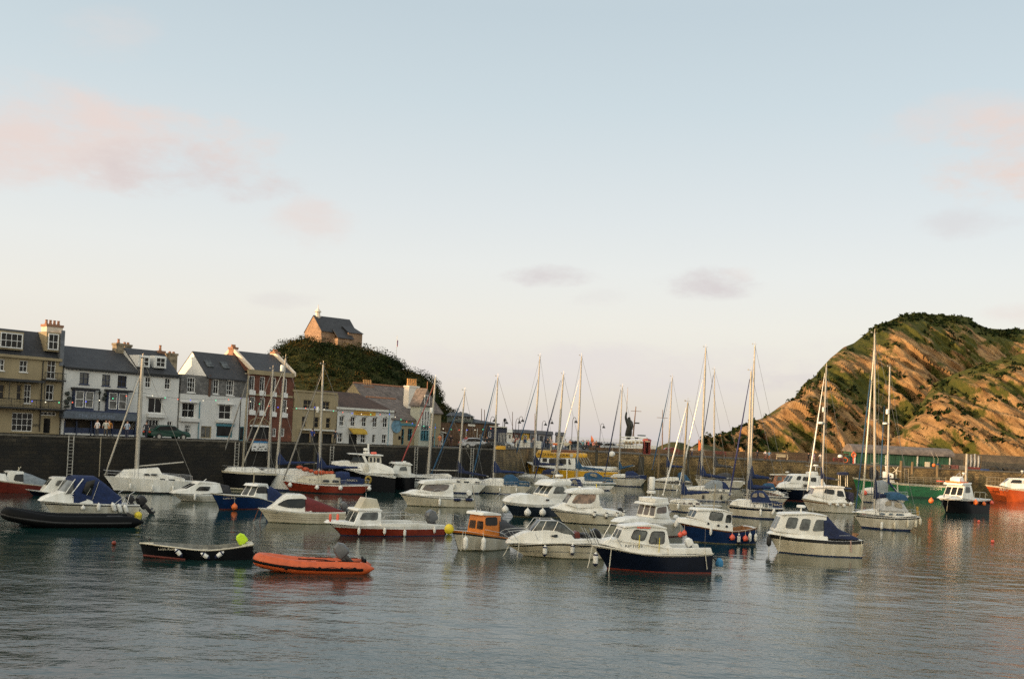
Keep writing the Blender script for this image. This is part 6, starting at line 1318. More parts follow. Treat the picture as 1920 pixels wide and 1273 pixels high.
wallobj('harbour_wall','brown stone harbour wall turning back towards the pier left of the yellow trip boat',tuple(QB),P2,-3,GZ-.1,1.2,WALLP,coping=COPE,batter=.2)
wallobj('pier_wall','long golden brown stone pier wall behind the yachts',P2,P3,-3,GZ-.35,1.2,WALLP,coping=COPE,batter=.2)
def parapet():
    a=onz(1104,838,GZ); y0=177.5
    x0=ony(1104,838,y0).x; 
    prev=None
    pts=[(1104,838),(1200,841),(1320,845),(1480,848),(1600,850.5)]
    P=[ony(p[0],p[1],y0+i*.6) for i,p in enumerate(pts)]
    d=P[-1]-P[0]; an=math.atan2(d.y,d.x); mb=MB(); ob=empty('parapet',(P[0].x,P[0].y,0),0)
    bpy.data.objects.remove(ob)
    for p,q in zip(P,P[1:]):
        o=mb.add([(p.x,p.y,GZ-.6),(q.x,q.y,GZ-.6),(q.x,q.y,q.z),(p.x,p.y,p.z),(p.x,p.y+.6,GZ-.6),(q.x,q.y+.6,GZ-.6),(q.x,q.y+.6,q.z),(p.x,p.y+.6,p.z)],[(0,1,2,3),(3,2,6,7),(4,5,6,7)])
    o=mb.build('parapet_wall',tided('parapet_stone',(.085,.055,.03),(.12,.078,.042),(.045,.032,.02),-9,(1,1,1),.3,.5,.25)); tag(o,'long low stone parapet wall along the pier behind the railings','wall')
parapet()
p0=ony(1785,849,186);p1=ony(1990,846,188)
wallobj('back_wall','grey brown stone wall right of the green shed',(p0.x,p0.y),(p1.x,p1.y),GZ-1,p0.z,.6,bm3('grey_brown_stone',(.13,.10,.07),(.18,.14,.09),(.07,.055,.04),.5,.28,nvar=.5))
def sheet(name,pts,z,m,label=None,thick=None):
    mb=MB(); mb.add([(p[0],p[1],z) for p in pts],[tuple(range(len(pts)))])
    if thick:
        n=len(pts); mb.add([(p[0],p[1],z) for p in pts]+[(p[0],p[1],z-thick) for p in pts],[(i,i+n,(i+1)%n+n,(i+1)%n) for i in range(n)])
    o=mb.build(name,m,smooth=False); tag(o,kind='structure'); return o
inn=lambda P,k: P
qn=Vector((-QD.y,QD.x))
a=QA-QD*54+qn*1.1; b_=QB+qn*1.1
sheet('quay',[(a.x,a.y),(b_.x,b_.y),(3.3,169.1),(118,174.4),(120,190),(36,189),(36,224),(12,224),(12,205),(-60,260),(-190,230),(-190,60)],GZ-.12,mat('quay_paving',(.11,.105,.095),.9,var=.25,scale=.5,bump=.3,bscale=6),thick=7)
# road strip
a1=QA-QD*50+qn*2.5;b1=QB+qn*2.5;c1=QB+qn*5.5;d1=QA-QD*50+qn*5.5
sheet('road',[(a1.x,a1.y),(b1.x,b1.y),(c1.x,c1.y),(d1.x,d1.y)],GZ-.116,mat('asphalt',(.05,.05,.052),.9,var=.2,scale=1,bump=.2,bscale=20))
# ladders
def ladder(label,px,yt,yb,fr=Q,w=-.38,m=mat('galvanised_ladder',(.42,.40,.35),.6,var=.25),wd=.45):
    u,zt=fr.at(px,yt,w); zb=fr.at(px,yb,w)[1]; zb=min(zb,.1); P=fr.w2(u,w,0); e=empty('ladder',(P.x,P.y,zb),fr.a,label,'ladder','ladders on the harbour walls')
    H_=zt-zb; s_=MB(); 
    for sx in (-wd/2,wd/2): s_.box(sx-.035,sx+.035,-.03,.03,0,H_)
    s_.build('stile',m,e,smooth=False); r=MB(); n=int(H_/.3)
    for i in range(n): r.tube([(-wd/2,0,.2+i*.3),(wd/2,0,.2+i*.3)],.022,5)
    r.build('rungs',m,e)
ladder('white ladder on the dark wall at the far left, beneath the pub',134,817,893); ladder('white ladder on the dark wall beneath the red brick building',445,829,875); ladder('white ladder on the dark wall left of the black motor yacht',623,836,872)
ladder('white ladder on the dark wall beneath the gabled turret',781,838,890); ladder('white ladder on the dark wall at the start of the brown building',886,840,886)
PR=Fr((4.4,168,0),2.7); ladder('pale timber ladder above the green fishing boat',1700,878,905,PR,-.3,m=mat('pale_timber',(.45,.36,.22),.8,var=.2),wd=.75)
# sign on wall
u,zz=Q.at(486.5,836,-.4); P=Q.w2(u,-.45,zz); e=empty('harbour_sign',P,Q.a,'white notice board with a blue top band on the dark wall below the brick building','sign')
MB().box(-.95,.95,-.03,.03,-.5,.3).build('board',PWHITE,e,smooth=False); MB().box(-.95,.95,-.034,.034,.302,.5).build('blue_band',mat('sky_blue_paint',(.05,.22,.45),.6),e,smooth=False)
g=MB()
for i,(x,z_) in enumerate(((-.6,-.1),(-.2,-.3),(.05,-.1),(.4,-.05),(.7,-.3),(-.7,-.38),(.2,-.35))): g.box(x-.14,x+.14,-.038,-.031,z_-.05,z_+.05)
g.build('sign_symbols',PBLACK,e,smooth=False)
# timber piles & fender posts
TIMB=mat('weathered_timber',(.20,.14,.07),.9,var=.4,scale=2,streak=.2,bump=.5,bscale=10); TIMD=mat('dark_wet_timber',(.04,.035,.022),.8,var=.4,scale=2,streak=.2,bump=.5,bscale=10)
def pile(label,px,yt,m=TIMB,r=.2,Y=166.5,zb=-2):
    P=ony(px,yt,Y); o=MB().tube([(0,0,zb),(0,0,P.z-.1),(0,0,P.z)],[r,r*.95,r*.8],8).build('mooring_post',m); o.location=(P.x,P.y,0); tag(o,label,'post','timber posts along the pier wall')
    MB().tube([(0,0,P.z-.02),(0,0,P.z+.04)],r*.85,8).build('post_cap',m,o); return o
K5=['weathered timber post in front of the green shed, left of the ladder','weathered timber post in front of the green shed, right of the ladder','short timber post with a dark cap left of the black workboat','tall pale timber post behind the black workboat','pale timber post behind the yacht with the navy stern hood','dark timber post behind the white ball','thick dark timber post under the phone box','timber post beside the yacht behind the white stays','timber post standing right of the boat ladder']
for l,(px,yt,m,r) in zip(K5,((1690,864,TIMB,.25),(1711,866,TIMB,.22),(1758,872,TIMB,.24),(1813,851,mat('bleached_timber',(.42,.38,.30),.8,var=.2),.2),(1000,852,TIMB,.25),(1119,843,TIMD,.22),(1203,856,TIMD,.5),(1236,850,TIMB,.2),(1291,846,TIMD,.22))): pile(l,px,yt,m,r)
pile('dark timber post in the middle of the left wall',560,838,TIMD,.2,108); pile('dark timber post behind the TANAIS X',590,840,TIMD,.2,109.5)
# railing on pier
e=empty('pier_railing',PR.w2(PR.at(1255,858,.6)[0],.6,GZ-.35),PR.a,'brown post and rail fence along the pier edge below the cliff','railing'); u0=PR.at(1255,858,.6)[0]; u1=PR.at(1592,870,.6)[0]; n=17
rl=MB()
for zz in (.35,.7,1.05): rl.tube([(0,0,zz),(u1-u0,0,zz)],.035,5)
rl.build('rails',mat('rusty_brown_rail',(.09,.05,.03),.8,var=.3),e)
for i in range(n+1):
    x=(u1-u0)*i/n; MB().box(x-.07,x+.07,-.07,.07,0,1.2).build('post',MATS['rusty_brown_rail'],e,smooth=False)
e=empty('metal_fence',PR.w2(PR.at(1120,830,12)[0]-2,12,GZ-.1),PR.a,'thin dark railing on the pier skyline left of the statue','railing')
rl=MB(); x0=PR.at(1068,830,12)[0]-PR.at(1120,830,12)[0]+2; x1=9
for zz in (.5,1.0,1.5): rl.tube([(x0,0,zz),(x1,0,zz)],.03,4)
for i in range(24): rl.tube([(x0+(x1-x0)*i/23,0,0),(x0+(x1-x0)*i/23,0,1.6)],.035,4)
rl.build('rails',PBLACK,e)
# bench row
for l,px in (('pale timber bench on the pier left of the pink shirted walker',1466),('red slatted bench on the pier under the cliff foot',1350),('red slatted bench on the pier right of the phone box',1262)):
    P=PR.w2(PR.at(px,860,6)[0],6,GZ-.1); m=mat('bench_pale',(.42,.36,.24),.8) if px==1466 else mat('bench_red',(.16,.04,.025),.7,var=.3)
    e=empty('bench',P,PR.a,l,'bench'); MB().box(-1.1,1.1,-.25,.2,.42,.48).build('seat',m,e,smooth=False); MB().box(-1.1,1.1,.2,.26,.5,.95).build('backrest',m,e,smooth=False)
    for x in (-.95,.95): MB().box(x-.05,x+.05,-.22,.2,0,.42).build('leg',m,e,smooth=False)
# phone box
P=ony(1211.5,857,170.5); e=empty('phone_box',(P.x,P.y,GZ-.35),R(3),'red telephone box standing on the pier edge below the white ship','phone box')
RB=mat('phone_box_red',(.27,.03,.016),.45,var=.1); s_=MB(); w_=.5
for sx in (-1,1):
    for sy in (-1,1): s_.box(sx*w_-.07,sx*w_+.07,sy*w_-.07,sy*w_+.07,0,2.4)
for a0 in (0,2.15):
    for sy in (-1,1): s_.box(-w_+.07,w_-.07,sy*w_-.05,sy*w_+.05,a0+.0,a0+.25); 
    for sx in (-1,1): s_.box(sx*w_-.05,sx*w_+.05,-w_+.07,w_-.07,a0,a0+.25)
for k in range(1,6):
    for sy in (-1,1): s_.box(-w_+.07,w_-.07,sy*w_-.025,sy*w_+.025,.25+k*.317-.02,.25+k*.317+.02)
for x in (-.22,.22): s_.box(x-.02,x+.02,-w_-.024,-w_+.024,.25,2.15)
s_.build('frame',RB,e,smooth=False); MB().box(-w_+.03,w_-.03,-w_+.035,w_-.035,.24,2.16).build('glazing',WGLASS,e,smooth=False)
MB().lathe([(.80,2.40),(.80,2.5),(.72,2.58),(.5,2.7),(.15,2.76)],n=4).build('domed_roof',RB,e); e.children[-1].rotation_euler=(0,0,R(45)); MB().box(-.4,.4,-w_-.06,-w_-.052,2.2,2.36).build('sign_panel',CREAM,e,smooth=False)
# lamps
def lamp0():
    e=empty('street_lamp',(0,0,0),0); 
    MB().tube([(0,0,0),(0,0,.6)],.11,8,r2=.09).build('base',PBLACK,e); MB().tube([(0,0,.6),(0,0,4.3),(.08,0,4.7),(.3,0,4.9),(.55,0,4.75),(.6,0,4.5)],.045,6).build('pole',PBLACK,e)
    MB().lathe([(.05,4.5),(.1,4.42),(.3,4.15),(.34,4.1),(.2,4.05)],(.6,0,0),10).build('lamp_shade',PBLACK,e); return e
l0=None
for i,(px,py,Y) in enumerate(((927,789,158),(950,793,165),(974,792,172),(980,789,166),(1023,796,182),(1035,793,178),(1080,791,172),(1132,801,186))):
    o=lamp0() if l0 is None else copy_tree(l0); l0=l0 or o
    P=ony(px,py,Y); o.location=(P.x-.6,Y,GZ-.12+max(0,P.z-4.2-GZ+.12)*0); o.scale=(1,1,(P.z-GZ+.12)/4.2)
    tag(o,f'{ORD[i]} from the left of the bell shaded street lamps on the pier skyline','street lamp','street lamps along the pier')
P=ony(946.5,790,150); e=empty('lantern_lamp',(P.x,P.y,GZ-.12),0,'lantern topped lamp post above the dark blue cafe','street lamp'); hh=P.z-GZ
MB().tube([(0,0,0),(0,0,hh)],.07,8).build('pole',PBLACK,e); MB().lathe([(.1,hh),(.2,hh+.35),(.26,hh+.4),(.05,hh+.6)],n=6).build('lantern',PBLACK,e)
for l,px,yt,Y,yard in (('bare mast pole with a cross yard right of the white ship',1242.5,768,185,782),('plain dark pole left of the huts, taller one',903,766,150,0),('plain thin pole left of the huts, shorter one',908.5,768,150,0),('pole with guy wire behind the huts',961,772,185,0),('thick weathered pole behind the blue hut',1003,775,176,0)):
    P=ony(px,yt,Y); b0=ony(px,835,Y); e=empty('mast_pole',(b0.x,Y,GZ-.12),0,l,'pole'); MB().tube([(0,0,0),(P.x-b0.x,0,P.z-GZ+.12)],.13 if yard else .09,7,r2=.05).build('pole',mat('pole_paint',(.20,.13,.09),.7,var=.3),e)
    if yard:
        q=ony(px,yard,Y); MB().tube([(P.x-b0.x-1.0,0,q.z-GZ),(P.x-b0.x+1.0,0,q.z-GZ)],.04,5).build('yard',MATS['pole_paint'],e)
P=ony(743,665,212); e=empty('flagpole',(P.x,212,P.z-2),0,'thin flagpole with a limp red and blue flag on the wooded hill','flagpole'); MB().tube([(0,0,0),(0,0,6)],.05,5).build('pole',PWHITE,e)
g=MB(); g.add([(0,0,5.2),(.25,.05,4.9),(.2,0,3.6),(0,0,3.8),(0,.1,5.2),(.25,.15,4.9),(.2,.1,3.6),(0,.1,3.8)],[(0,1,2,3),(4,5,6,7),(1,2,6,5)]); g.build('flag',mat('flag_red_blue',(.4,.06,.06),.8,c2=(.03,.04,.2),scale=2),e)
# orange feather flags
for l,px,yt in (('orange feather banner on the pier left of the statue',1108.5,815),('orange feather banner right of the distant mounds',1309.5,822)):
    P=ony(px,yt,182); e=empty('banner',(P.x,182,GZ-.1),0,l,'banner'); zt=P.z-GZ; MB().tube([(0,0,0),(0,0,zt)],.03,5).build('pole',PBLACK,e)
    g=MB(); g.prism([(0,.6),(.45,.7),(.5,zt*.7),(.05,zt)],-.015,.015); g.build('flag',mat('orange_cloth_flag',(.7,.17,.04),.8),e,smooth=False)
# statue (plain generic stand-in)
def skin_fig(name,pts,edges,rad,mats,fn,parent=None,sub=2):
    me=bpy.data.meshes.new(name); me.from_pydata(pts,edges,[]); o=bpy.data.objects.new(name,me); col.objects.link(o)
    md=o.modifiers.new('s','SKIN'); 
    for i,r in enumerate(rad):
        v=me.skin_vertices[0].data[i]; v.radius=r if isinstance(r,tuple) else (r,r); v.use_root=(i==0)
    s2=o.modifiers.new('b','SUBSURF'); s2.levels=sub; s2.render_levels=sub
    dg=bpy.context.evaluated_depsgraph_get(); ev=o.evaluated_get(dg); nm=bpy.data.meshes.new_from_object(ev); col.objects.unlink(o); bpy.data.objects.remove(o)
    for m in mats: nm.materials.append(m)
    for p in nm.polygons: p.material_index=fn(p.center); p.use_smooth=True
    ob=bpy.data.objects.new(name,nm); col.objects.link(ob)
    if parent: ob.parent=parent
    return ob
P=ony(1178,820,210); BRZ=mat('dark_bronze',(.02,.021,.014),.6,metal=.2,var=.3,scale=1)
e=empty('statue',(P.x,210,GZ-.12),R(8),'tall dark bronze statue of a robed standing figure lifting a long staff','statue'); MB().lathe([(1.3,0),(1.3,.9),(1.0,1.0),(1.0,1.7)],n=16).build('plinth',COPE,e)
o=skin_fig('figure',[(0,0,3.9),(0,0,2.0),(.15,0,4.9),(.05,0,5.8),(-.02,0,6.4),(-.02,0,6.9),(.55,0,5.7),(.75,0,4.9),(.55,-.2,4.2),(-.5,0,5.95),(-.75,0,6.8),(-.62,0,7.9),(0,0,3.0)],[(0,12),(12,1),(0,2),(2,3),(3,4),(4,5),(3,6),(6,7),(7,8),(3,9),(9,10),(10,11)],[(.85,.6),.5,(.85,.55),(.85,.5),.26,.38,.34,.26,.17,.34,.26,.17,(.72,.55)],[BRZ],lambda c:0,e)
MB().tube([(-.62,0,7.4),(-.6,0,13.0)],.07,6,r2=.03).build('staff',mat('pale_bronze',(.4,.28,.15),.5),e)
# white passenger ship
P=ony(1195,840,197); e=empty('passenger_ship',(P.x,197,0),R(4),'white passenger ship with two decks of windows moored behind the pier under the statue','ship')
KS=(1140,680,7.07); F=Fr((P.x,197,0),4)
def sx(X,Y): 
    a_=F.at(KS[0]+X/KS[2],KS[1]+Y/KS[2],0); return a_
def slabs(X0,Y0,X1,Y1,d0,d1,m,n,bev=.1):
    a0,z1=sx(X0,(Y0)); b0,z0=sx(X1,Y1); a0=sx(X0,Y1)[0]
    return MB().box(a0,b0,d0,d1,z0,z1).build(n,m,e,bevel=bev,smooth=False)
hb=MB(); a0,z1=sx(140,1078); b0,_=sx(640,1078); hb.add([(a0-1,3,z1),(a0+1,0,z1),(b0,0,z1),(b0,6,z1),(a0+1,6,z1),(a0+1.5,3,-1),(a0+3,.8,-1),(b0-.5,.8,-1),(b0-.5,5.2,-1),(a0+3,5.2,-1)],[(0,1,2,3,4),(0,5,6,1),(1,6,7,2),(2,7,8,3),(3,8,9,4),(4,9,5,0)]); hb.build('hull',WHITE,e,smooth=False)
slabs(208,1010,575,1082,.5,5.5,WHITE,'lower_deckhouse',.25); o=slabs(232,975,545,1012,1,5,WHITE,'upper_deckhouse',.2)
for X in (232,278,325,380,432,485,530): slabs(X,1040,X+32,1078,.46,.5,mat('warm_cabin_glass',(.35,.26,.15),.3,var=.4),'window',0)
for X in (265,370): slabs(X,990,X+45,1008,.95,1.0,WGLASS,'window',0)
a0,z1=sx(410,575);_,z0=sx(410,980); MB().tube([(a0-.3,3,z0),(a0,3,z1)],.16,8,r2=.08).build('mast',mat('brown_mast',(.2,.12,.08),.7),e); a1,zz=sx(415,638); MB().tube([(a1-1.1,3,zz),(a1+1.0,3,zz)],.05,5).build('yard',MATS['brown_mast'],e); 
a1,zz=sx(425,800); MB().box(a1-.4,a1+.4,2.6,3.4,zz-.1,zz+.15).build('radar',PBLACK,e,smooth=False); slabs(440,955,530,975,2,4,mat('dark_tarp',(.06,.09,.08),.8),'covered_raft',.1)
# shed
h=House('boat_shed','long low green boat shed with grey curved roof on the pier at right',Fr((0,176,0),1.5),ZH,98,1000,400,zg=GZ-.35,w=0,cat='shed')
r=h.rect((100,345,998,480)); SG=mat('shed_green_boards',(.022,.085,.045),.8,var=.3,scale=2,streak=.2); h.front(SG,h.u0,h.u1,GZ-.8,r[3],[],5)
g=MB(); N=7
for i in range(N+1):
    t=PI*.5*i/N; yy=-.6+3.4*(1-math.cos(t)); zt=h.U(500,275)[1]; zz=r[3]-.15+(zt-r[3]+.15)*math.sin(t)
    for u in (h.u0-.3,h.u1+.3): g.v.append(h.L(u,yy,zz))
for i in range(N): g.f.append((2*i,2*i+1,2*i+3,2*i+2)); g.m.append(0)
for u in (h.u0-.3,h.u1+.3): g.v.append(h.L(u,5.3,r[3]))
k=len(g.v)-2; g.f.append((2*N,2*N+1,k+1,k)); g.m.append(0); g.f.append(tuple([2*i for i in range(N+1)]+[k])); g.m.append(0); g.f.append(tuple([2*i+1 for i in range(N+1)]+[k+1])); g.m.append(0)
g.build('roof',mat('corrugated_asbestos',(.17,.14,.12),.85,var=.35,scale=1.5,bump=.4,bscale=4),h.e,ang=40)
for X in (110,395,685,982): 
    r=h.rect((X-5,345,X+5,480)); p=h.L(r[0],-.12,GZ-.5); q=h.L(r[1],-.004,r[3]-.1); MB().box(p[0],q[0],p[1],q[1],p[2],q[2]).build('post',STONEW,h.e,smooth=False)
h.slab(752,420,795,488,-.3,-.06,CREAM,'notice_board'); h.slab(380,375,390,377,-.1,-.01,PWHITE,'bracket')
g=MB()
for X in range(130,980,22):
    r=h.rect((X,350,X+2,478)); p=h.L(r[0],-.03,GZ-.35); q=h.L(r[1],-.003,r[3]-.2); g.box(p[0],q[0],p[1],q[1],p[2],q[2])
g.build('board_battens',SG,h.e,smooth=False)
# quay clutter
def clutter(label,cat,px,py,Y,fn,name): 
    P=ony(px,py,Y); e=empty(name,P,0,label,cat); fn(e); return e
def bin_(c): 
    def f(e): MB().box(-.6,.6,-.5,.5,0,1.2).build('body',c,e,bevel=.06,smooth=False); MB().box(-.65,.65,-.55,.55,1.21,1.35).build('lid',c,e,bevel=.05,smooth=False)
    return f
P=lambda px,Y,z=GZ-.35:(ony(px,860,Y).x,Y,z)
def put(name,label,cat,px,Y,z=GZ-.35,rz=0): return empty(name,P(px,Y,z),rz,label,cat)
e=put('wheelie_bin','dark green bin beside the left end of the green shed','bin',1593,174); MB().box(-.6,.6,-.5,.5,.1,1.4).build('body',mat('bin_green',(.02,.09,.07),.6),e,bevel=.06,smooth=False); MB().box(-.66,.66,-.56,.56,1.41,1.55).build('lid',MATS['bin_green'],e,bevel=.05,smooth=False)
e=put('lifebuoy_stand','red post with lifebuoy at the corner of the green shed','lifebuoy',1600,173); MB().box(-.08,.08,-.08,.08,0,2.3).build('post',FENR,e,smooth=False); MB().tube([(.36*math.cos(t),-.15,1.7+.36*math.sin(t)) for t in [2*PI*i/14 for i in range(14)]],.09,8,closed=True).build('lifebuoy',FENO,e)
e=put('equipment_trolley','orange wheeled trolley behind the pier railing near the bin','trolley',1575,173); MB().box(-1.1,.5,-.4,.4,.5,1.1).build('body',REDD,e,bevel=.05,smooth=False); MB().tube([(.8+.42*math.cos(t),-.3,.75+.42*math.sin(t)) for t in [2*PI*i/14 for i in range(14)]],.1,8,closed=True).build('ring',FENO,e); MB().lathe([(.35,1.15),(.4,1.3),(.35,1.55),(.1,1.65)],(.0,0,0),12).build('tub',WHITE,e)
e=put('net_rack','row of pale rolled nets hanging on a frame right of the green shed','nets',1824,176)
for i,dx in enumerate((-1.0,-.3,.35,1.0)): MB().tube([(dx,0,.6),(dx+.05,0,1.6),(dx-.03,0,2.6+.15*(i%3))],[.12,.2,.14],8).build('rolled_net',mat('pale_net',(.42,.42,.40),.9,var=.3,scale=5,bump=.8),e)
MB().box(-1.5,1.5,-.05,.05,2.5,2.6).build('frame',TIMB,e,smooth=False); 
for dx in (-1.45,1.45): MB().box(dx-.06,dx+.06,-.06,.06,0,2.6).build('leg',TIMB,e,smooth=False)
MB().box(-1.2,1.2,-.3,.3,0,.6).build('pallet',REDD,e,smooth=False)
for l,px,c,n_ in (('stack of reddish crates on the quay behind the workboat mast',1791,(.25,.09,.07),2),('blue fish box on the quay below the grey brown wall',1848,(.02,.06,.2),1),('grey box pile on the quay left of the nets',1803,(.2,.18,.15),2),('brown crates at the foot of the shed right end',1774,(.15,.10,.06),2)):
    e=put('crate_stack',l,'crates',px,172.5); m=mat('crate_'+str(px),c,.8,var=.25)
    for k in range(n_*2): MB().box(-.7+.65*(k%2),-.1+.65*(k%2),-.4,.3,(k//2)*.42,(k//2)*.42+.39).build('crate',m,e,bevel=.03,smooth=False)
e=put('net_pile','dark heap of fishing net on the quay near the right edge','net',1890,175); g=MB(); 
for k in range(9): g.ball((random.uniform(-2.5,2),random.uniform(-.5,.5),random.uniform(.2,.6)),random.uniform(.5,.9),9,sz=.6)
g.build('net',mat('dark_net',(.03,.028,.022),.95,var=.5,scale=10,bump=1,bscale=12),e)
for l,px,Y,zz,m in (('orange buoy hanging before the green shed',1751,172,6.6,FENO),('dark blue buoy beside the hanging orange one',1758.5,172,6.5,BLUE)):
    o=MB().ball((0,0,0),.3,12).build('net_buoy',m); o.location=(ony(px,870,Y).x,Y,ony(px,872,Y).z); tag(o,l,'buoy'); MB().tube([(0,0,.28),(0,0,1.2),(-.6,0,2.2)],.02,4).build('rope',ROPE,o)
# white fish boxes stack behind wall near px 990
e=empty('pallet_stack',(ony(990,848,170.3).x,170.3,GZ-.12),R(3),'stacked white crates with one blue lid on the quay below the huts','crates'); 
for cx in range(-3,4):
    if cx==1: continue
    for k in range(3): MB().box(cx*.62-.29,cx*.62+.29,-.3,.3,k*.42,k*.42+.39).build('crate',STONEW if not(cx==-1 and k==2) else PTEAL,e,bevel=.03,smooth=False)
# cars
def car(label,px,Y,c,rz,z=GZ-.12,cat='car'):
    x=ony(px,830,Y).x; e=empty('parked_car',(x,Y,z),R(rz),label,cat,'cars parked on the quay'); m=mat('car_'+label[:9].replace(' ','_'),c,.3,var=.05,metal=.1)
    pf=[(-2.1,.35),(-2.15,.7),(-2.0,.92),(-1.75,1.0),(-1.3,1.38),(-.2,1.47),(.45,1.4),(1.05,.98),(1.9,.86),(2.1,.65),(2.1,.35)]
    g=MB(); ys=[(-.86,.94),(-.7,1),(.7,1),(.86,.94)]
    for i,(y,k) in enumerate(ys):
        for p in pf: g.v.append((p[0]*(1 if p[1]<1 else 1),y*(1 if p[1]<1.0 else .82),.35+(p[1]-.35)*k))
        if i:
            n=len(pf)
            for j in range(n): g.f.append(((i-1)*n+j,(i-1)*n+(j+1)%n,i*n+(j+1)%n,i*n+j)); g.m.append(0)
    n=len(pf); g.f.append(tuple(range(n))); g.m.append(0); g.f.append(tuple(range(3*n,4*n))); g.m.append(0)
    g.build('body',m,e,bevel=.04,ang=50)
    w=MB()
    for sd in (-1,1): w.prism([(-1.5,1.0),(-1.2,1.32),(-.2,1.39),(.4,1.33),(.85,1.0)],sd*.80,sd*.74)
    w.build('side_window',WGLASS,e,smooth=False)
    g=MB(); g.add([(1.0,-.62,1.03),(1.0,.62,1.03),(.5,.58,1.4),(.5,-.58,1.4)],[(0,1,2,3)]); g.add([(-1.75,-.62,1.04),(-1.75,.62,1.04),(-1.33,.58,1.38),(-1.33,-.58,1.38)],[(0,1,2,3)]); g.build('windscreen',WGLASS,e,smooth=False)
    for X in (-1.3,1.3):
        for sd in (-1,1):
            o=MB().lathe([(.1,-.1),(.31,-.1),(.33,-.06),(.33,.06),(.31,.1),(.1,.1)],(X,sd*.8,.33),14,axis='y').build('wheel',RUB,e); MB().lathe([(.18,-.01),(.18,.01)],(X,sd*.905,.33),10,axis='y').build('rim',ALU,o)
    for sd in (-1,1): MB().box(2.04,2.12,sd*.6-.16,sd*.6+.16,.62,.76).build('headlight',PWHITE,e,smooth=False); MB().box(-2.16,-2.08,sd*.6-.16,sd*.6+.16,.66,.82).build('tail_light',FENR,e,smooth=False)
    return e
P4=Q.w2(Q.at(312,818,3)[0],3,0); car('dark green car parked in front of the white house with dormers',312,P4.y,(.006,.045,.028),48)
car('silver car parked before the brown building',891,136,(.45,.45,.46),20); car('dark grey car beside the dark blue cafe',920,146,(.05,.055,.06),5); car('white car under the cafe posts',938,150,(.6,.6,.58),0)
car('black car on the pier under the first feather banner',1122,181,(.02,.02,.022),10); car('pale silver car on the pier left of the white ship',1146,181,(.4,.42,.44),5); car('red car roof seen over the parapet before the mounds',1262,184,(.2,.02,.02),0,GZ-.45); car('blue grey van like car on the pier behind the huts',1082,182,(.08,.12,.15),0)
# people
SKIN=mat('skin',(.48,.26,.17),.6,var=.05)
def person(label,px,Y,top,leg,z=GZ-.12,pose=0,rz=0,hair=(.05,.03,.02)):
    x=ony(px,830,Y).x; e=empty('person',(x,Y,z),R(rz),label,'person','people on the quay and pier')
    s=.18 if pose==1 else .0; a=.15 if pose==1 else .05
    pts=[(0,0,.95),(0,0,1.15),(0,0,1.40),(0,0,1.50),(0,0,1.66),(.1,0,.9),(.12,-s,.5),(.12,-s*.6,.08),(.12,-s*.6-.12,.04),(-.1,0,.9),(-.12,s,.5),(-.12,s*1.3,.1),(-.12,s*1.3-.12,.05),(.2,0,1.4),(.27,a,1.15),(.27,-.02,.9),(-.2,0,1.4),(-.27,-a,1.15),(-.27,-.12,.92)]
    ed=[(0,1),(1,2),(2,3),(3,4),(0,5),(5,6),(6,7),(7,8),(0,9),(9,10),(10,11),(11,12),(2,13),(13,14),(14,15),(2,16),(16,17),(17,18)]
    rd=[(.15,.11),(.14,.1),(.17,.1),.055,.095,.09,.065,.045,.04,.09,.065,.045,.04,.065,.045,.035,.065,.045,.035]
    mt=mat('top_'+'_'.join(str(int(c*99)) for c in top),top,.85); ml=mat('leg_'+'_'.join(str(int(c*99)) for c in leg),leg,.85)
    o=skin_fig('body',pts,ed,rd,[SKIN,mt,ml],lambda c:0 if (c.z>1.46 or (abs(c.x)>.22 and c.z<1.15)) else (1 if c.z>.93 else (2 if c.z>.12 else 2)),e,1)
    mh=mat('hair_'+str(int(hair[0]*99)),hair,.8); MB().ball((0,.02,1.70),.105,8,sz=.9).build('hair',mh,e); return e
def qp(px,w): u=Q.at(px,820,w)[0]; return Q.w2(u,w).y
for i,(l,px,Y,t,g_,po) in enumerate((('person in a white shirt standing at the pub front',181,qp(181,1.6),(.7,.66,.66),(.05,.05,.06),0),('person in a pale top left of the yacht mast at the pub',197,qp(197,1.6),(.6,.58,.5),(.1,.08,.06),0),('person in a light blue shirt at the right end of the pub',237,qp(237,1.6),(.4,.47,.58),(.05,.05,.08),0),
  ('person in orange sitting area of the pub front',203,qp(203,3.5),(.5,.2,.03),(.03,.03,.03),0),('person in black before the white house with dormers',273,qp(273,2),(.03,.03,.04),(.03,.03,.05),1),('person in blue at the cream flat roofed building',585,qp(583,4),(.02,.05,.3),(.04,.04,.06),0),('person in dark clothes at the corner of the white inn',628,qp(628,4),(.02,.02,.03),(.02,.02,.03),1),
  ('person in dark jacket by the white kiosk',810,130,(.02,.02,.025),(.03,.03,.04),0),('person with orange top sitting right of the kiosk',824,131,(.6,.2,.08),(.4,.25,.2),0),('person in black in front of the brown building posts',845,137,(.03,.02,.02),(.1,.05,.04),1),('person in red before the silver car',874,135,(.35,.04,.04),(.04,.05,.1),1),('person in black near the white door of the brown building',913,138,(.02,.02,.02),(.03,.03,.04),0),
  ('person in pale shirt at the maroon hut',972,172,(.6,.5,.45),(.1,.1,.1),1),('person in grey at the blue grey hut',1000,172,(.2,.2,.22),(.05,.05,.06),0),('person in red and black left of the banner',1103,176,(.45,.05,.05),(.04,.04,.04),0),('person in teal on the pier right of the huts',1093,176,(.03,.14,.18),(.03,.04,.05),1),('person in pink top under the orange banner',1113,176,(.5,.2,.18),(.1,.08,.07),1))):
    person(l,px,Y,t,g_,pose=po,rz=i*37%60-30)
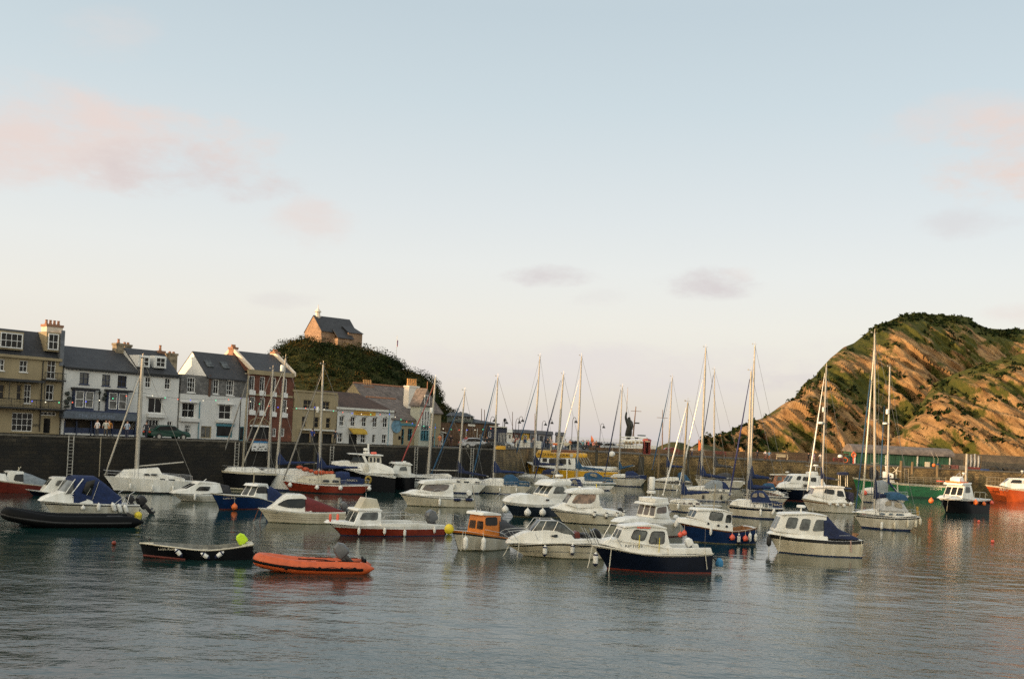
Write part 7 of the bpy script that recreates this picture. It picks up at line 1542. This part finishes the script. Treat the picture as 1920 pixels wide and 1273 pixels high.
for i,(l,px,t,g_,po) in enumerate((('person with white top walking on the pier right of the phone box',1298,(.6,.5,.42),(.05,.07,.15),1),('dark clothed person left of the two shirted walkers',1421,(.03,.03,.04),(.03,.03,.05),0),('person in white top and pink shorts on the pier',1436,(.65,.6,.58),(.5,.2,.15),1),('person in blue top and orange shorts on the pier',1443.5,(.12,.25,.4),(.5,.2,.1),1),('person in black behind the white stay of the motor sailer',1517,(.02,.02,.02),(.02,.02,.03),0),('person in lilac shirt on the pier by the motor sailer stay',1526.5,(.45,.3,.42),(.4,.3,.33),1),('person in white standing right of the lilac shirted one',1539.5,(.6,.58,.55),(.5,.48,.45),0))):
    person(l,px,171,t,g_,z=GZ-.35,pose=po,rz=i*41%60-30)
for i,(l,px,Y,t,g_,po) in enumerate((('person in a white top between the white and maroon huts',962,171,(.6,.58,.55),(.1,.1,.12),0),('person in dark red at the maroon hut hatch',968,170,(.25,.04,.04),(.03,.03,.04),1),('person in navy at the yellow hut',984,170,(.02,.03,.08),(.15,.12,.09),0),('person in cream coat right of the yellow hut',992,171,(.5,.45,.35),(.05,.05,.05),1),('person in black right of the wide blue grey hut',1027,171,(.02,.02,.02),(.02,.02,.02),0),
  ('person with pale pink shirt at the blue hut sign',1034,170,(.5,.35,.33),(.05,.06,.1),1),('person in green beside the last grey hut',1049,171,(.05,.12,.06),(.04,.04,.04),0),('person in white shirt right of the last grey hut',1060,170,(.6,.58,.55),(.05,.05,.1),1),('person in orange beside the blue grey car',1069,171,(.5,.15,.04),(.05,.05,.05),0),('person in black left of the second bell lamp pair',1100,175,(.02,.02,.02),(.03,.03,.05),1),('person in brown at the parapet left end',1118,176,(.15,.08,.05),(.04,.04,.05),0))):
    person(l,px,Y,t,g_,pose=po,rz=i*53%60-30)
e=put('net_pile','black heap of nets and ropes on the quay corner left of the white crates',  'net',912,133,GZ); g=MB()
for k in range(8): g.ball((random.uniform(-1.2,1.2),random.uniform(-.4,.4),random.uniform(.1,.5)),random.uniform(.35,.6),9,sz=.7)
g.build('net',mat('dark_net',(.03,.028,.022),.95),e)
e=put('storage_chest','low yellow storage chest on the quay corner under the cafe','chest',937,131.5,GZ); MB().box(-.7,.7,-.3,.3,.02,.42).build('body',YEL,e,bevel=.04,smooth=False); MB().box(-.73,.73,-.33,.33,.43,.5).build('lid',YEL,e,bevel=.03,smooth=False)
for l,px,Y,m in (('tall dark timber post at the quay corner left of the crates',924,136,TIMD),('dark timber post right of the stacked white crates',1024,167,TIMD),('dark weathered post with a black tyre beside the yellow boat bow',992,164,TIMB)): pile(l,px,846,m,.22,Y)
# festoon lights
e=empty('festoon_lights',Q.w2(0,1.5,0),Q.a,'string of small coloured bulbs looping along the quay in front of the houses','festoon lights')
wr=MB(); CB=[mat('bulb_'+n,c,.4,emit=.7) for n,c in (('blue',(.10,.12,.9)),('red',(.9,.15,.08)),('green',(.1,.8,.4)),('white',(.9,.8,.6)))]
nodes=[(60,750),(262,735),(452,745),(590,762),(730,775),(816,800),(935,800)]; path=[]
for (a0,b0),(a1,b1) in zip(nodes,nodes[1:]):
    n=8
    for i in range(n):
        t=i/n; px=a0+(a1-a0)*t; py=b0+(b1-b0)*t+ (14 if a0<500 else 8)*4*t*(1-t)*.6; u,zz=Q.at(px,py,1.5); path.append((u,0,zz))
wr.tube(path,.015,3); wr.build('cable',PBLACK,e)
for i,p in enumerate(path): MB().ball((p[0],-.03,p[2]-.1),.06,6).build('bulb',CB[i*7%4],e)
for i,(px,py) in enumerate(nodes[1:-1]):
    u,zz=Q.at(px,py,1.5); MB().tube([(u,0,GZ-.1),(u,0,zz+.4)],.05,6).build('post',PTEAL if i>2 else PBLACK,e)
# ================================================================== hills
def hillmat(name,rock,rock2,grass,grass2,gamt,rough=.95,strata=False,sc_=.05,zmix=0):
    m=bpy.data.materials.new(name); m.use_nodes=True; nt=m.node_tree; b=nt.nodes['Principled BSDF']; L=nt.links.new
    tc=nd(nt,'ShaderNodeTexCoord')
    def nz(s,src=None,det=8,ro=.65):
        n=nd(nt,'ShaderNodeTexNoise'); n.inputs['Scale'].default_value=s; n.inputs['Detail'].default_value=det; n.inputs['Roughness'].default_value=ro; L(src or tc.outputs['Object'],n.inputs['Vector']); return n
    m0=nd(nt,'ShaderNodeMapping'); m0.inputs['Rotation'].default_value=(0,R(-53) if strata else 0,0); L(tc.outputs['Object'],m0.inputs[0]); mp=nd(nt,'ShaderNodeMapping'); mp.inputs['Scale'].default_value=(.11,.3,1.1) if strata else (1,1,1); L(m0.outputs[0],mp.inputs[0])
    def rmp(src,a,c,lo=0,hi=1):
        r=nd(nt,'ShaderNodeMapRange'); r.inputs[1].default_value=a; r.inputs[2].default_value=c; r.inputs[3].default_value=lo; r.inputs[4].default_value=hi; L(src,r.inputs[0]); return r.outputs[0]
    def mx(f,A,B):
        x=nd(nt,'ShaderNodeMix',data_type='RGBA'); L(f,x.inputs['Factor'])
        for k,v in (('A',A),('B',B)):
            if isinstance(v,tuple): x.inputs[k].default_value=(*v,1)
            else: L(v,x.inputs[k])
        return x.outputs['Result']
    n1=nz(.35,mp.outputs[0]); n2=nz(sc_*.9,det=9,ro=.68); n3=nz(.5,det=6)
    rk=mx(rmp(n1.outputs['Fac'],.36,.62),rock2,rock); gr=mx(rmp(n3.outputs['Fac'],.35,.65),grass,grass2)
    at=nd(nt,'ShaderNodeAttribute'); at.attribute_name='green'
    ad=nd(nt,'ShaderNodeMath',operation='ADD'); L(n2.outputs['Fac'],ad.inputs[0]); L(at.outputs['Fac'],ad.inputs[1])
    n4=nz(.22,mp.outputs[0]); a2=nd(nt,'ShaderNodeMath',operation='MULTIPLY_ADD'); L(n4.outputs['Fac'],a2.inputs[0]); a2.inputs[1].default_value=.35; L(ad.outputs[0],a2.inputs[2])
    c=mx(rmp(a2.outputs[0],gamt-.035,gamt+.035),rk,gr); L(c,b.inputs['Base Color']); b.inputs['Roughness'].default_value=rough; b.inputs['Specular IOR Level'].default_value=.15
    nb=nz(.8,mp.outputs[0],det=10,ro=.7); bp=nd(nt,'ShaderNodeBump'); bp.inputs['Strength'].default_value=.9; bp.inputs['Distance'].default_value=1.4; L(nb.outputs['Fac'],bp.inputs['Height']); L(bp.outputs[0],b.inputs['Normal'])
    return m
def fbm(x,y,z=0,o=5):
    s=0;a=1;t=0
    for i in range(o): s+=a*noise.noise(Vector((x,y,z+i*7.3))); t+=a; a*=.5; x*=2;y*=2
    return s/t
def cliff(name,sil,Yr,base,back,m,nx=300,nt=110,amp=7,zb=-3,seed=0,prof=1.0):
    """a headland from its skyline: sea level foot, steep face, crest and a back slope"""
    mb=MB(); gr=[]; pmin,pmax=sil[0][0],sil[-1][0]; grid=[]
    for i in range(nx+1):
        px=pmin+(pmax-pmin)*i/nx; py=interp(sil,px); yr=interp(Yr,px); C_=ony(px,py,yr); B_=ony(px,900,yr-interp(base,px)); row=[]
        for j in range(nt+1):
            t=j/nt
            if t<=.8:
                k=t/.8; x=B_.x+(C_.x-B_.x)*k; y=B_.y+(C_.y-B_.y)*(k**1.25); zz=zb+(C_.z-zb)*(k**prof)
            else:
                k=(t-.8)/.2; x=C_.x*(1+.25*k); y=C_.y+back*k; zz=C_.z*(1-k*k*1.02)+zb*k*k
            f=min(1,(min(t,.8)/.12))*(1 if t<.8 else 1-(t-.8)*3); ed=1-max(0,(t-.62)/.18) if t<.8 else 0; ed=max(.12,min(1,ed))
            a_=.6*x-.8*zz; b_=.8*x+.6*zz
            st=abs(fbm(a_/70+seed,b_/16,seed+y/160,4)); gu=fbm(x/45+seed,zz/40,2+seed,4); fi=fbm(a_/22,b_/3.2,seed+9,3)
            rg=abs(fbm(a_/26+3,b_/6.5,seed+3,4)); saw=((b_/19+1.3*fbm(x/70,zz/60,seed+1,3)+.22*fbm(a_/9,b_/9,seed,2))%1.0); sw2=((b_/6.1+.7*fbm(x/30,zz/30,seed+6,2))%1.0); sw3=((b_/2.7+.5*fbm(x/12,zz/12,seed+8,2))%1.0); d=amp*(.95*saw+.26*sw2+.08*sw3)*f*ed*(.35+.65*min(1,max(0,.5+1.6*gu)))+(amp*1.0*(.45-st*2.4)+amp*1.3*gu+amp*.6*fi+amp*1.2*(.3-rg*1.6))*f*ed
            y-=d*.8; zz+=d*.28*(1 if t<.8 else .2); x-=d*.3
            row.append((x,y,zz)); g_=.16*max(0,(k if t<=.8 else 1)-.78)*4.5*min(1,max(.1,(zz-22)/45))+(.22 if t>.8 else 0)+ -.09*(d/amp-.3)+ (.06*fbm(x/30,zz/22,5,3)); gr.append(g_)
        grid+=row
    mb.v=grid
    for i in range(nx):
        for j in range(nt): q=i*(nt+1)+j; mb.f.append((q,q+nt+1,q+nt+2,q+1)); mb.m.append(0)
    o=mb.build(name,m,ang=80); at=o.data.attributes.new('green','FLOAT','POINT'); at.data.foreach_set('value',gr); tag(o,kind='structure'); return o,grid
SIL=[(1320,829),(1332,822),(1354,816),(1373,808),(1392,799),(1411,790),(1429,785),(1445,776),(1467,760),(1482,751),(1501,738),(1511,717),(1532,704),(1539,691),(1557,672),(1582,651),(1601,643),(1620,629),(1642,610),(1664,604),(1689,593),(1717,587),(1751,590),(1814,594),(1832,607),(1851,615),(1876,618),(1920,618),(1990,606),(2080,622),(2180,690),(2260,800)]
HM=hillmat('headland_rock_and_grass',(.36,.225,.105),(.12,.065,.028),(.045,.055,.012),(.085,.08,.018),.70,strata=True)
hl,hg=cliff('headland_hill',SIL,[(1320,400),(1480,440),(1717,560),(1920,600),(2260,620)],[(1320,8),(1450,45),(1717,150),(2000,170)],160,HM,nx=330,nt=120,amp=8)
SIL2=[(1620,848),(1650,838),(1690,806),(1715,775),(1740,738),(1755,716),(1800,697),(1850,680),(1920,662),(1990,640),(2100,625),(2200,700),(2260,830)]
h2,hg2=cliff('headland_spur_hill',SIL2,[(1620,395),(1750,425),(2100,430),(2260,430)],[(1620,15),(1750,60),(2100,70)],60,HM,nx=230,nt=90,amp=6,seed=4.4)
MM=hillmat('mound_scrub',(.20,.16,.11),(.12,.10,.07),(.05,.06,.025),(.08,.075,.03),.55)
cliff('distant_mound_hill',[(1225,842),(1240,834),(1258,828),(1272,828),(1284,834),(1295,839),(1306,833),(1318,832),(1332,837),(1345,843),(1365,850)],[(1225,300),(1365,300)],[(1225,12),(1365,12)],20,MM,nx=70,nt=24,amp=1.0,seed=2)
# leaf clumps
LEAF=[mat('leaf_dark',(.010,.019,.006),.9,spec=.08,var=.5,scale=1.5),mat('leaf_mid',(.020,.033,.009),.9,spec=.08,var=.5,scale=1.5),mat('leaf_olive',(.033,.040,.011),.9,spec=.08,var=.5,scale=1.5),mat('leaf_rust',(.085,.06,.017),.9,spec=.08,var=.5,scale=1.5)]
def bush(mb,c,r,n,ls,mi):
    for _ in range(n):
        while True:
            d=Vector((random.uniform(-1,1),random.uniform(-1,1),random.uniform(-.5,1)))
            if .25<d.length<1: break
        d=d.normalized()*(d.length**.4); p=Vector(c)+Vector((d.x*r,d.y*r,d.z*r*.75)); 
        a=Vector((random.uniform(-1,1),random.uniform(-1,1),random.uniform(-1,1))).normalized(); b_=a.cross(d).normalized(); s=ls*random.uniform(.6,1.4)
        a=b_.cross(d+a*.7).normalized()
        mb.add([p-a*s,p+b_*s*.6,p+a*s,p-b_*s*.6],[(0,1,2,3)],mi if random.random()<.8 else random.randrange(3))
LS=[(440,760),(480,705),(505,672),(525,655),(545,645),(568,637),(605,643),(640,646),(678,652),(700,656),(728,668),(750,680),(760,694),(794,703),(813,722),(823,738),(832,762),(858,776),(880,790),(900,812)]
g=MB(); NX,NY=110,50; rows=[]
for i in range(NX+1):
    px=440+460*i/NX; py=interp(LS,px)+5; C_=ony(px,py,207)
    for j in range(NY+1):
        t=j/NY
        if t<.7: k=t/.7; y=160+47*k; zz=GZ+(C_.z-GZ)*(math.sin(k*PI/2)**1.1); x=C_.x+(1-k)*(-2+6*(i/NX))*.0-(1-k)*C_.x*.2
        else: k=(t-.7)/.3; y=207+45*k; zz=C_.z*(1-k)+2*k; x=C_.x*(1+.1*k)
        ed=1 if t<.6 else max(.2,1-(t-.6)*8)
        zz+=1.4*fbm(x/9,y/9,3)*ed*min(1,t*6); g.v.append((x,y,zz))
for i in range(NX):
    for j in range(NY): q=i*(NY+1)+j; g.f.append((q,q+NY+1,q+NY+2,q+1)); g.m.append(0)
LH=g.build('lantern_hill',hillmat('hill_grass',(.12,.085,.03),(.09,.06,.025),(.035,.045,.012),(.06,.055,.015),.5,sc_=.3),ang=80); tag(LH,kind='structure')
fb=MB(); LV=g.v
for k in range(1500):
    i=random.randrange(NX+1); j=int(NY*random.uniform(.12,.74)); p=LV[i*(NY+1)+j]; px=440+460*i/NX
    if 560<px<672 and j>NY*.62: 
        if random.random()<.85: continue
    if j<NY*.30 and px<660: 
        if random.random()<.5: bush(fb,(p[0],p[1],p[2]-.2),.7,12,.30,3 if random.random()<.7 else 2)  # rust leaves colour the bank as if sunlit
        continue
    r=random.choice((.45,.7,1.0,1.4,2.1))*random.uniform(.8,1.15); crest=j>NY*.6
    if crest: r*=.72
    bush(fb,(p[0],p[1],p[2]+r*.05-(.35*r if crest else 0)),r,int(30+40*r),.16,(3 if fbm(p[0]/5,p[1]/5,1,3)>.22 else 2 if fbm(p[0]/7+9,p[1]/7,4,3)>.10 else 1 if fbm(p[0]/3+9,p[1]/3,7,2)>-.05 else 0))
for k in range(650):
    i=random.randrange(5,int(NX*.50)); j=int(NY*random.uniform(.06,.30)); p=LV[i*(NY+1)+j]; bush(fb,(p[0],p[1],p[2]-.05),random.uniform(.4,.9),22,.15,random.choice((3,3,2,3)))  # extra rust bushes put the golden sunlight on this bank into leaf colour
o=fb.build('hillside_bushes',LEAF,smooth=False); tag(o,kind='stuff'); o['label']='dense dark green bushes covering the chapel hill'
fb=MB()
for G,nx_,nt_,cnt in ((hg,331,121,1500),(hg2,231,91,700)):
    for k in range(cnt):
        i=random.randrange(nx_); crest=random.random()<.45; j=int((nt_-1)*(random.uniform(.74,.80) if crest else random.uniform(.2,.78))); p=G[i*nt_+j]
        if crest and p[2]<62 and random.random()<.85: continue
        if not crest and fbm(p[0]/30,p[2]/22,5,3)+.5*fbm(p[0]/12,p[2]/9,1,3)<.02: continue
        r=random.uniform(.9,2.3) if crest else random.uniform(.8,2.2); bush(fb,(p[0],p[1],p[2]-.1*r),r,13,.85,random.choice((0,1,1,2)))
o=fb.build('headland_scrub',LEAF,smooth=False); tag(o,kind='stuff'); o['label']='low dark scrub growing along the headland crest and gullies'
# left hillside outside the frame, which shades the harbour from the low sun
g=MB(); ny=60; HP=[(-260,20),(-150,30),(-20,30),(30,29),(48,25),(72,26),(84,31),(103,30),(112,22.5),(150,23),(170,28),(210,24),(260,6)]
for i in range(ny+1):
    y=-260+520*i/ny; zt=interp(HP,y)
    for j in range(13):
        t=j/12; x=-230+140*t; zz=zt*math.sin(PI*min(1,t*.5+.5)) if t>.0 else zt; zz=zt*math.cos((t-.45)/.55*PI/2) if t>.45 else zt
        g.v.append((x,y,max(-1,zz)+.6*fbm(x/14,y/14,8,3)*(1 if .1<t<.9 else .2)))
for i in range(ny):
    for j in range(12): q=i*13+j; g.f.append((q,q+13,q+14,q+1)); g.m.append(0)
g.add([(-230,-260,31),(-230,260,5),(-380,260,2),(-380,-260,2)],[(0,1,2,3)])
o=g.build('town_hill',MATS and LH.data.materials[0],ang=80); tag(o,kind='structure')
# ================================================================== water, sky, sun
wm=bpy.data.materials.new('harbour_water'); wm.use_nodes=True; nt=wm.node_tree; b=nt.nodes['Principled BSDF']; L=nt.links.new
b.inputs['Base Color'].default_value=(.006,.027,.024,1); b.inputs['Roughness'].default_value=.07; b.inputs['IOR'].default_value=1.42; b.inputs['Specular IOR Level'].default_value=.5
tc=nd(nt,'ShaderNodeTexCoord')
def wn(sx,sy,s,det,rot=0):
    mp=nd(nt,'ShaderNodeMapping'); mp.inputs['Scale'].default_value=(sx,sy,1); mp.inputs['Rotation'].default_value=(0,0,R(rot)); L(tc.outputs['Object'],mp.inputs[0]); n=nd(nt,'ShaderNodeTexNoise'); n.inputs['Scale'].default_value=s; n.inputs['Detail'].default_value=det; n.inputs['Roughness'].default_value=.55; L(mp.outputs[0],n.inputs['Vector']); return n.outputs['Fac']
def ma(op,a,b_,c=None):
    n=nd(nt,'ShaderNodeMath',operation=op)
    for i,v in enumerate((a,b_,c)):
        if v is None: continue
        if isinstance(v,(int,float)): n.inputs[i].default_value=v
        else: L(v,n.inputs[i])
    return n.outputs[0]
fine=wn(1,1.1,5.0,4,12); mid=wn(.85,1,1.7,3,-25); big=wn(.5,1,.16,2,20); patch=wn(1,1,.03,3); swell=wn(.6,1,.55,3,8)
pm=nd(nt,'ShaderNodeMapRange'); pm.inputs[1].default_value=.38; pm.inputs[2].default_value=.62; pm.inputs[3].default_value=.3; pm.inputs[4].default_value=1.6; L(patch,pm.inputs[0])
spw=nd(nt,'ShaderNodeSeparateXYZ'); L(tc.outputs['Object'],spw.inputs[0]); sh=nd(nt,'ShaderNodeMapRange'); sh.inputs[1].default_value=38; sh.inputs[2].default_value=80; sh.inputs[3].default_value=1.1; sh.inputs[4].default_value=.36; L(spw.outputs[1],sh.inputs[0])
hgt=ma('MULTIPLY',ma('ADD',ma('MULTIPLY',ma('ADD',ma('MULTIPLY',fine,.013),ma('MULTIPLY',mid,.030)),pm.outputs[0]),ma('ADD',ma('MULTIPLY',big,.10),ma('MULTIPLY',swell,.075))),sh.outputs[0])
bp=nd(nt,'ShaderNodeBump'); bp.inputs['Strength'].default_value=1.0; bp.inputs['Distance'].default_value=1.0; L(hgt,bp.inputs['Height']); L(bp.outputs[0],b.inputs['Normal'])
mb=MB(); S_=9000; mb.add([(-S_,-200,0),(S_,-200,0),(S_,2*S_,0),(-S_,2*S_,0)],[(0,1,2,3)]); o=mb.build('sea_water',wm,smooth=False); tag(o,kind='structure')
SUN_EL=R(6.5); SUNV=Vector((-math.cos(R(20)),-math.sin(R(20)),0))*math.cos(SUN_EL)+Vector((0,0,math.sin(SUN_EL)))
sd=bpy.data.lights.new('sun','SUN'); so=bpy.data.objects.new('sun',sd); col.objects.link(so); sd.energy=4.6; sd.angle=R(.5); sd.color=(1,.64,.34); so.rotation_euler=SUNV.to_track_quat('Z','Y').to_euler()
W_=bpy.data.worlds.new('World'); sc.world=W_; W_.use_nodes=True; nt=W_.node_tree; L=nt.links.new; bg=nt.nodes['Background']
sky=nd(nt,'ShaderNodeTexSky'); sky.sky_type='NISHITA'; sky.sun_disc=False; sky.sun_elevation=SUN_EL; sky.sun_rotation=math.atan2(SUNV.x,SUNV.y); sky.altitude=0; sky.air_density=1.0; sky.dust_density=1.0; sky.ozone_density=2.0
tc=nd(nt,'ShaderNodeTexCoord'); sp=nd(nt,'ShaderNodeSeparateXYZ'); L(tc.outputs['Generated'],sp.inputs[0])
rp=nd(nt,'ShaderNodeValToRGB'); e_=rp.color_ramp.elements
STOPS=[(0.0,(.53,.49,.485)),(.03,(.59,.54,.495)),(.07,(.65,.605,.55)),(.11,(.675,.645,.59)),(.16,(.65,.65,.625)),(.21,(.595,.62,.62)),(.31,(.49,.555,.58)),(.386,(.435,.505,.54)),(.6,(.44,.49,.52)),(1.0,(.46,.48,.50))]
e_[0].position=0; e_[0].color=(*STOPS[0][1],1); e_[1].position=1; e_[1].color=(*STOPS[-1][1],1)
for p,c in STOPS[1:-1]: q=e_.new(p); q.color=(*c,1)
L(sp.outputs[2],rp.inputs[0])
def wmx(f,A,B,bl='MIX'):
    x=nd(nt,'ShaderNodeMix',data_type='RGBA',blend_type=bl)
    if isinstance(f,(int,float)): x.inputs['Factor'].default_value=f
    else: L(f,x.inputs['Factor'])
    for k,v in (('A',A),('B',B)):
        if isinstance(v,tuple): x.inputs[k].default_value=(*v,1)
        else: L(v,x.inputs[k])
    return x.outputs['Result']
# photographic sky tone (ramp) carried on the physical sky
KSKY=8.0
sc1=wmx(1.0,rp.outputs['Color'],(KSKY,KSKY,KSKY),'MULTIPLY')
base=wmx(.85,sky.outputs['Color'],sc1)
# the evening sky is brighter and warmer round the sun, behind and to the left of the camera
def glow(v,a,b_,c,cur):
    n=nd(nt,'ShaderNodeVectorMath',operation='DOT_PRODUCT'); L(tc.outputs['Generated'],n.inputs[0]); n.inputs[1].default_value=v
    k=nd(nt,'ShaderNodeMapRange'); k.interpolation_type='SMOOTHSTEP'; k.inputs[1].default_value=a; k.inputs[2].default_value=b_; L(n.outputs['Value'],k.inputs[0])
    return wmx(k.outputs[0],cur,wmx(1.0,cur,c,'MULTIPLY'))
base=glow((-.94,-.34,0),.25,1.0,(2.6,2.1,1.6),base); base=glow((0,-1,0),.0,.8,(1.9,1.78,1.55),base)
cn=nd(nt,'ShaderNodeTexNoise'); cn.inputs['Scale'].default_value=9; cn.inputs['Detail'].default_value=9; cn.inputs['Roughness'].default_value=.64; cmp_=nd(nt,'ShaderNodeMapping'); cmp_.inputs['Scale'].default_value=(1,1,2.2); L(tc.outputs['Generated'],cmp_.inputs[0]); L(cmp_.outputs[0],cn.inputs['Vector'])
def cloud(px,py,rx,ry,c,dens,thr=.485,cur=None):
    d=ray(px,py).normalized(); a=Vector((0,0,1)); ux=(ray(px+50,py).normalized()-d).normalized(); uy=d.cross(ux).normalized()
    def dot(v,s):
        n=nd(nt,'ShaderNodeVectorMath',operation='DOT_PRODUCT'); L(tc.outputs['Generated'],n.inputs[0]); n.inputs[1].default_value=tuple(v/s); return n.outputs['Value']
    def m(op,a,b_=None):
        n=nd(nt,'ShaderNodeMath',operation=op); 
        for i,v in enumerate((a,b_)):
            if v is None: continue
            if isinstance(v,(int,float)): n.inputs[i].default_value=v
            else: L(v,n.inputs[i])
        return n.outputs[0]
    X=dot(ux,rx/FPX); Y=dot(uy,ry/FPX); r2=m('ADD',m('MULTIPLY',X,X),m('MULTIPLY',Y,Y)); 
    f=m('SUBTRACT',1.0,r2); f=m('MULTIPLY',f,.34); f=m('ADD',f,m('MULTIPLY',m('SUBTRACT',cn.outputs['Fac'],thr),1.5))
    fr=m('GREATER_THAN',dot(d,1.0),0)
    k=nd(nt,'ShaderNodeMapRange'); k.interpolation_type='SMOOTHSTEP'; k.inputs[1].default_value=.0; k.inputs[2].default_value=.55; k.inputs[4].default_value=dens; L(f,k.inputs[0])
    return wmx(m('MULTIPLY',k.outputs[0],fr),cur,tuple(x*KSKY for x in c))
PK=(.57,.49,.46); LI=(.475,.435,.44)
cur=base
for (px,py,rx,ry,c,dn) in ((120,285,330,85,PK,.95),(330,320,210,60,(.50,.45,.445),.95),(20,215,150,60,PK,.7),(430,290,90,60,PK,.55),(560,430,85,55,PK,.62),(1010,518,90,26,LI,.85),(1320,532,110,32,LI,.85),(1370,515,50,18,PK,.5),(1860,300,150,75,(.60,.46,.40),1.0),(1800,235,170,60,PK,.5),(1790,420,90,30,LI,.4),(1470,718,130,26,LI,.65),(1180,700,700,60,(.53,.49,.50),.5),(500,565,90,20,LI,.3),(1860,590,70,22,PK,.5),(1100,560,60,20,LI,.3),(200,60,120,50,PK,.3)):
    cur=cloud(px,py,rx,ry,c,dn,cur=cur)
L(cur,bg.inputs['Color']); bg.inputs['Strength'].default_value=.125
sc.view_settings.view_transform='Standard'; sc.view_settings.look='None'; sc.view_settings.exposure=.5; sc.view_settings.gamma=1
sc.render.engine='CYCLES'; sc.cycles.use_denoising=False; sc.cycles.max_bounces=6; sc.cycles.glossy_bounces=4; sc.cycles.transmission_bounces=4; sc.cycles.caustics_reflective=False; sc.cycles.caustics_refractive=False
try: sc.cycles.use_adaptive_sampling=True; sc.cycles.adaptive_threshold=.01
except Exception: pass
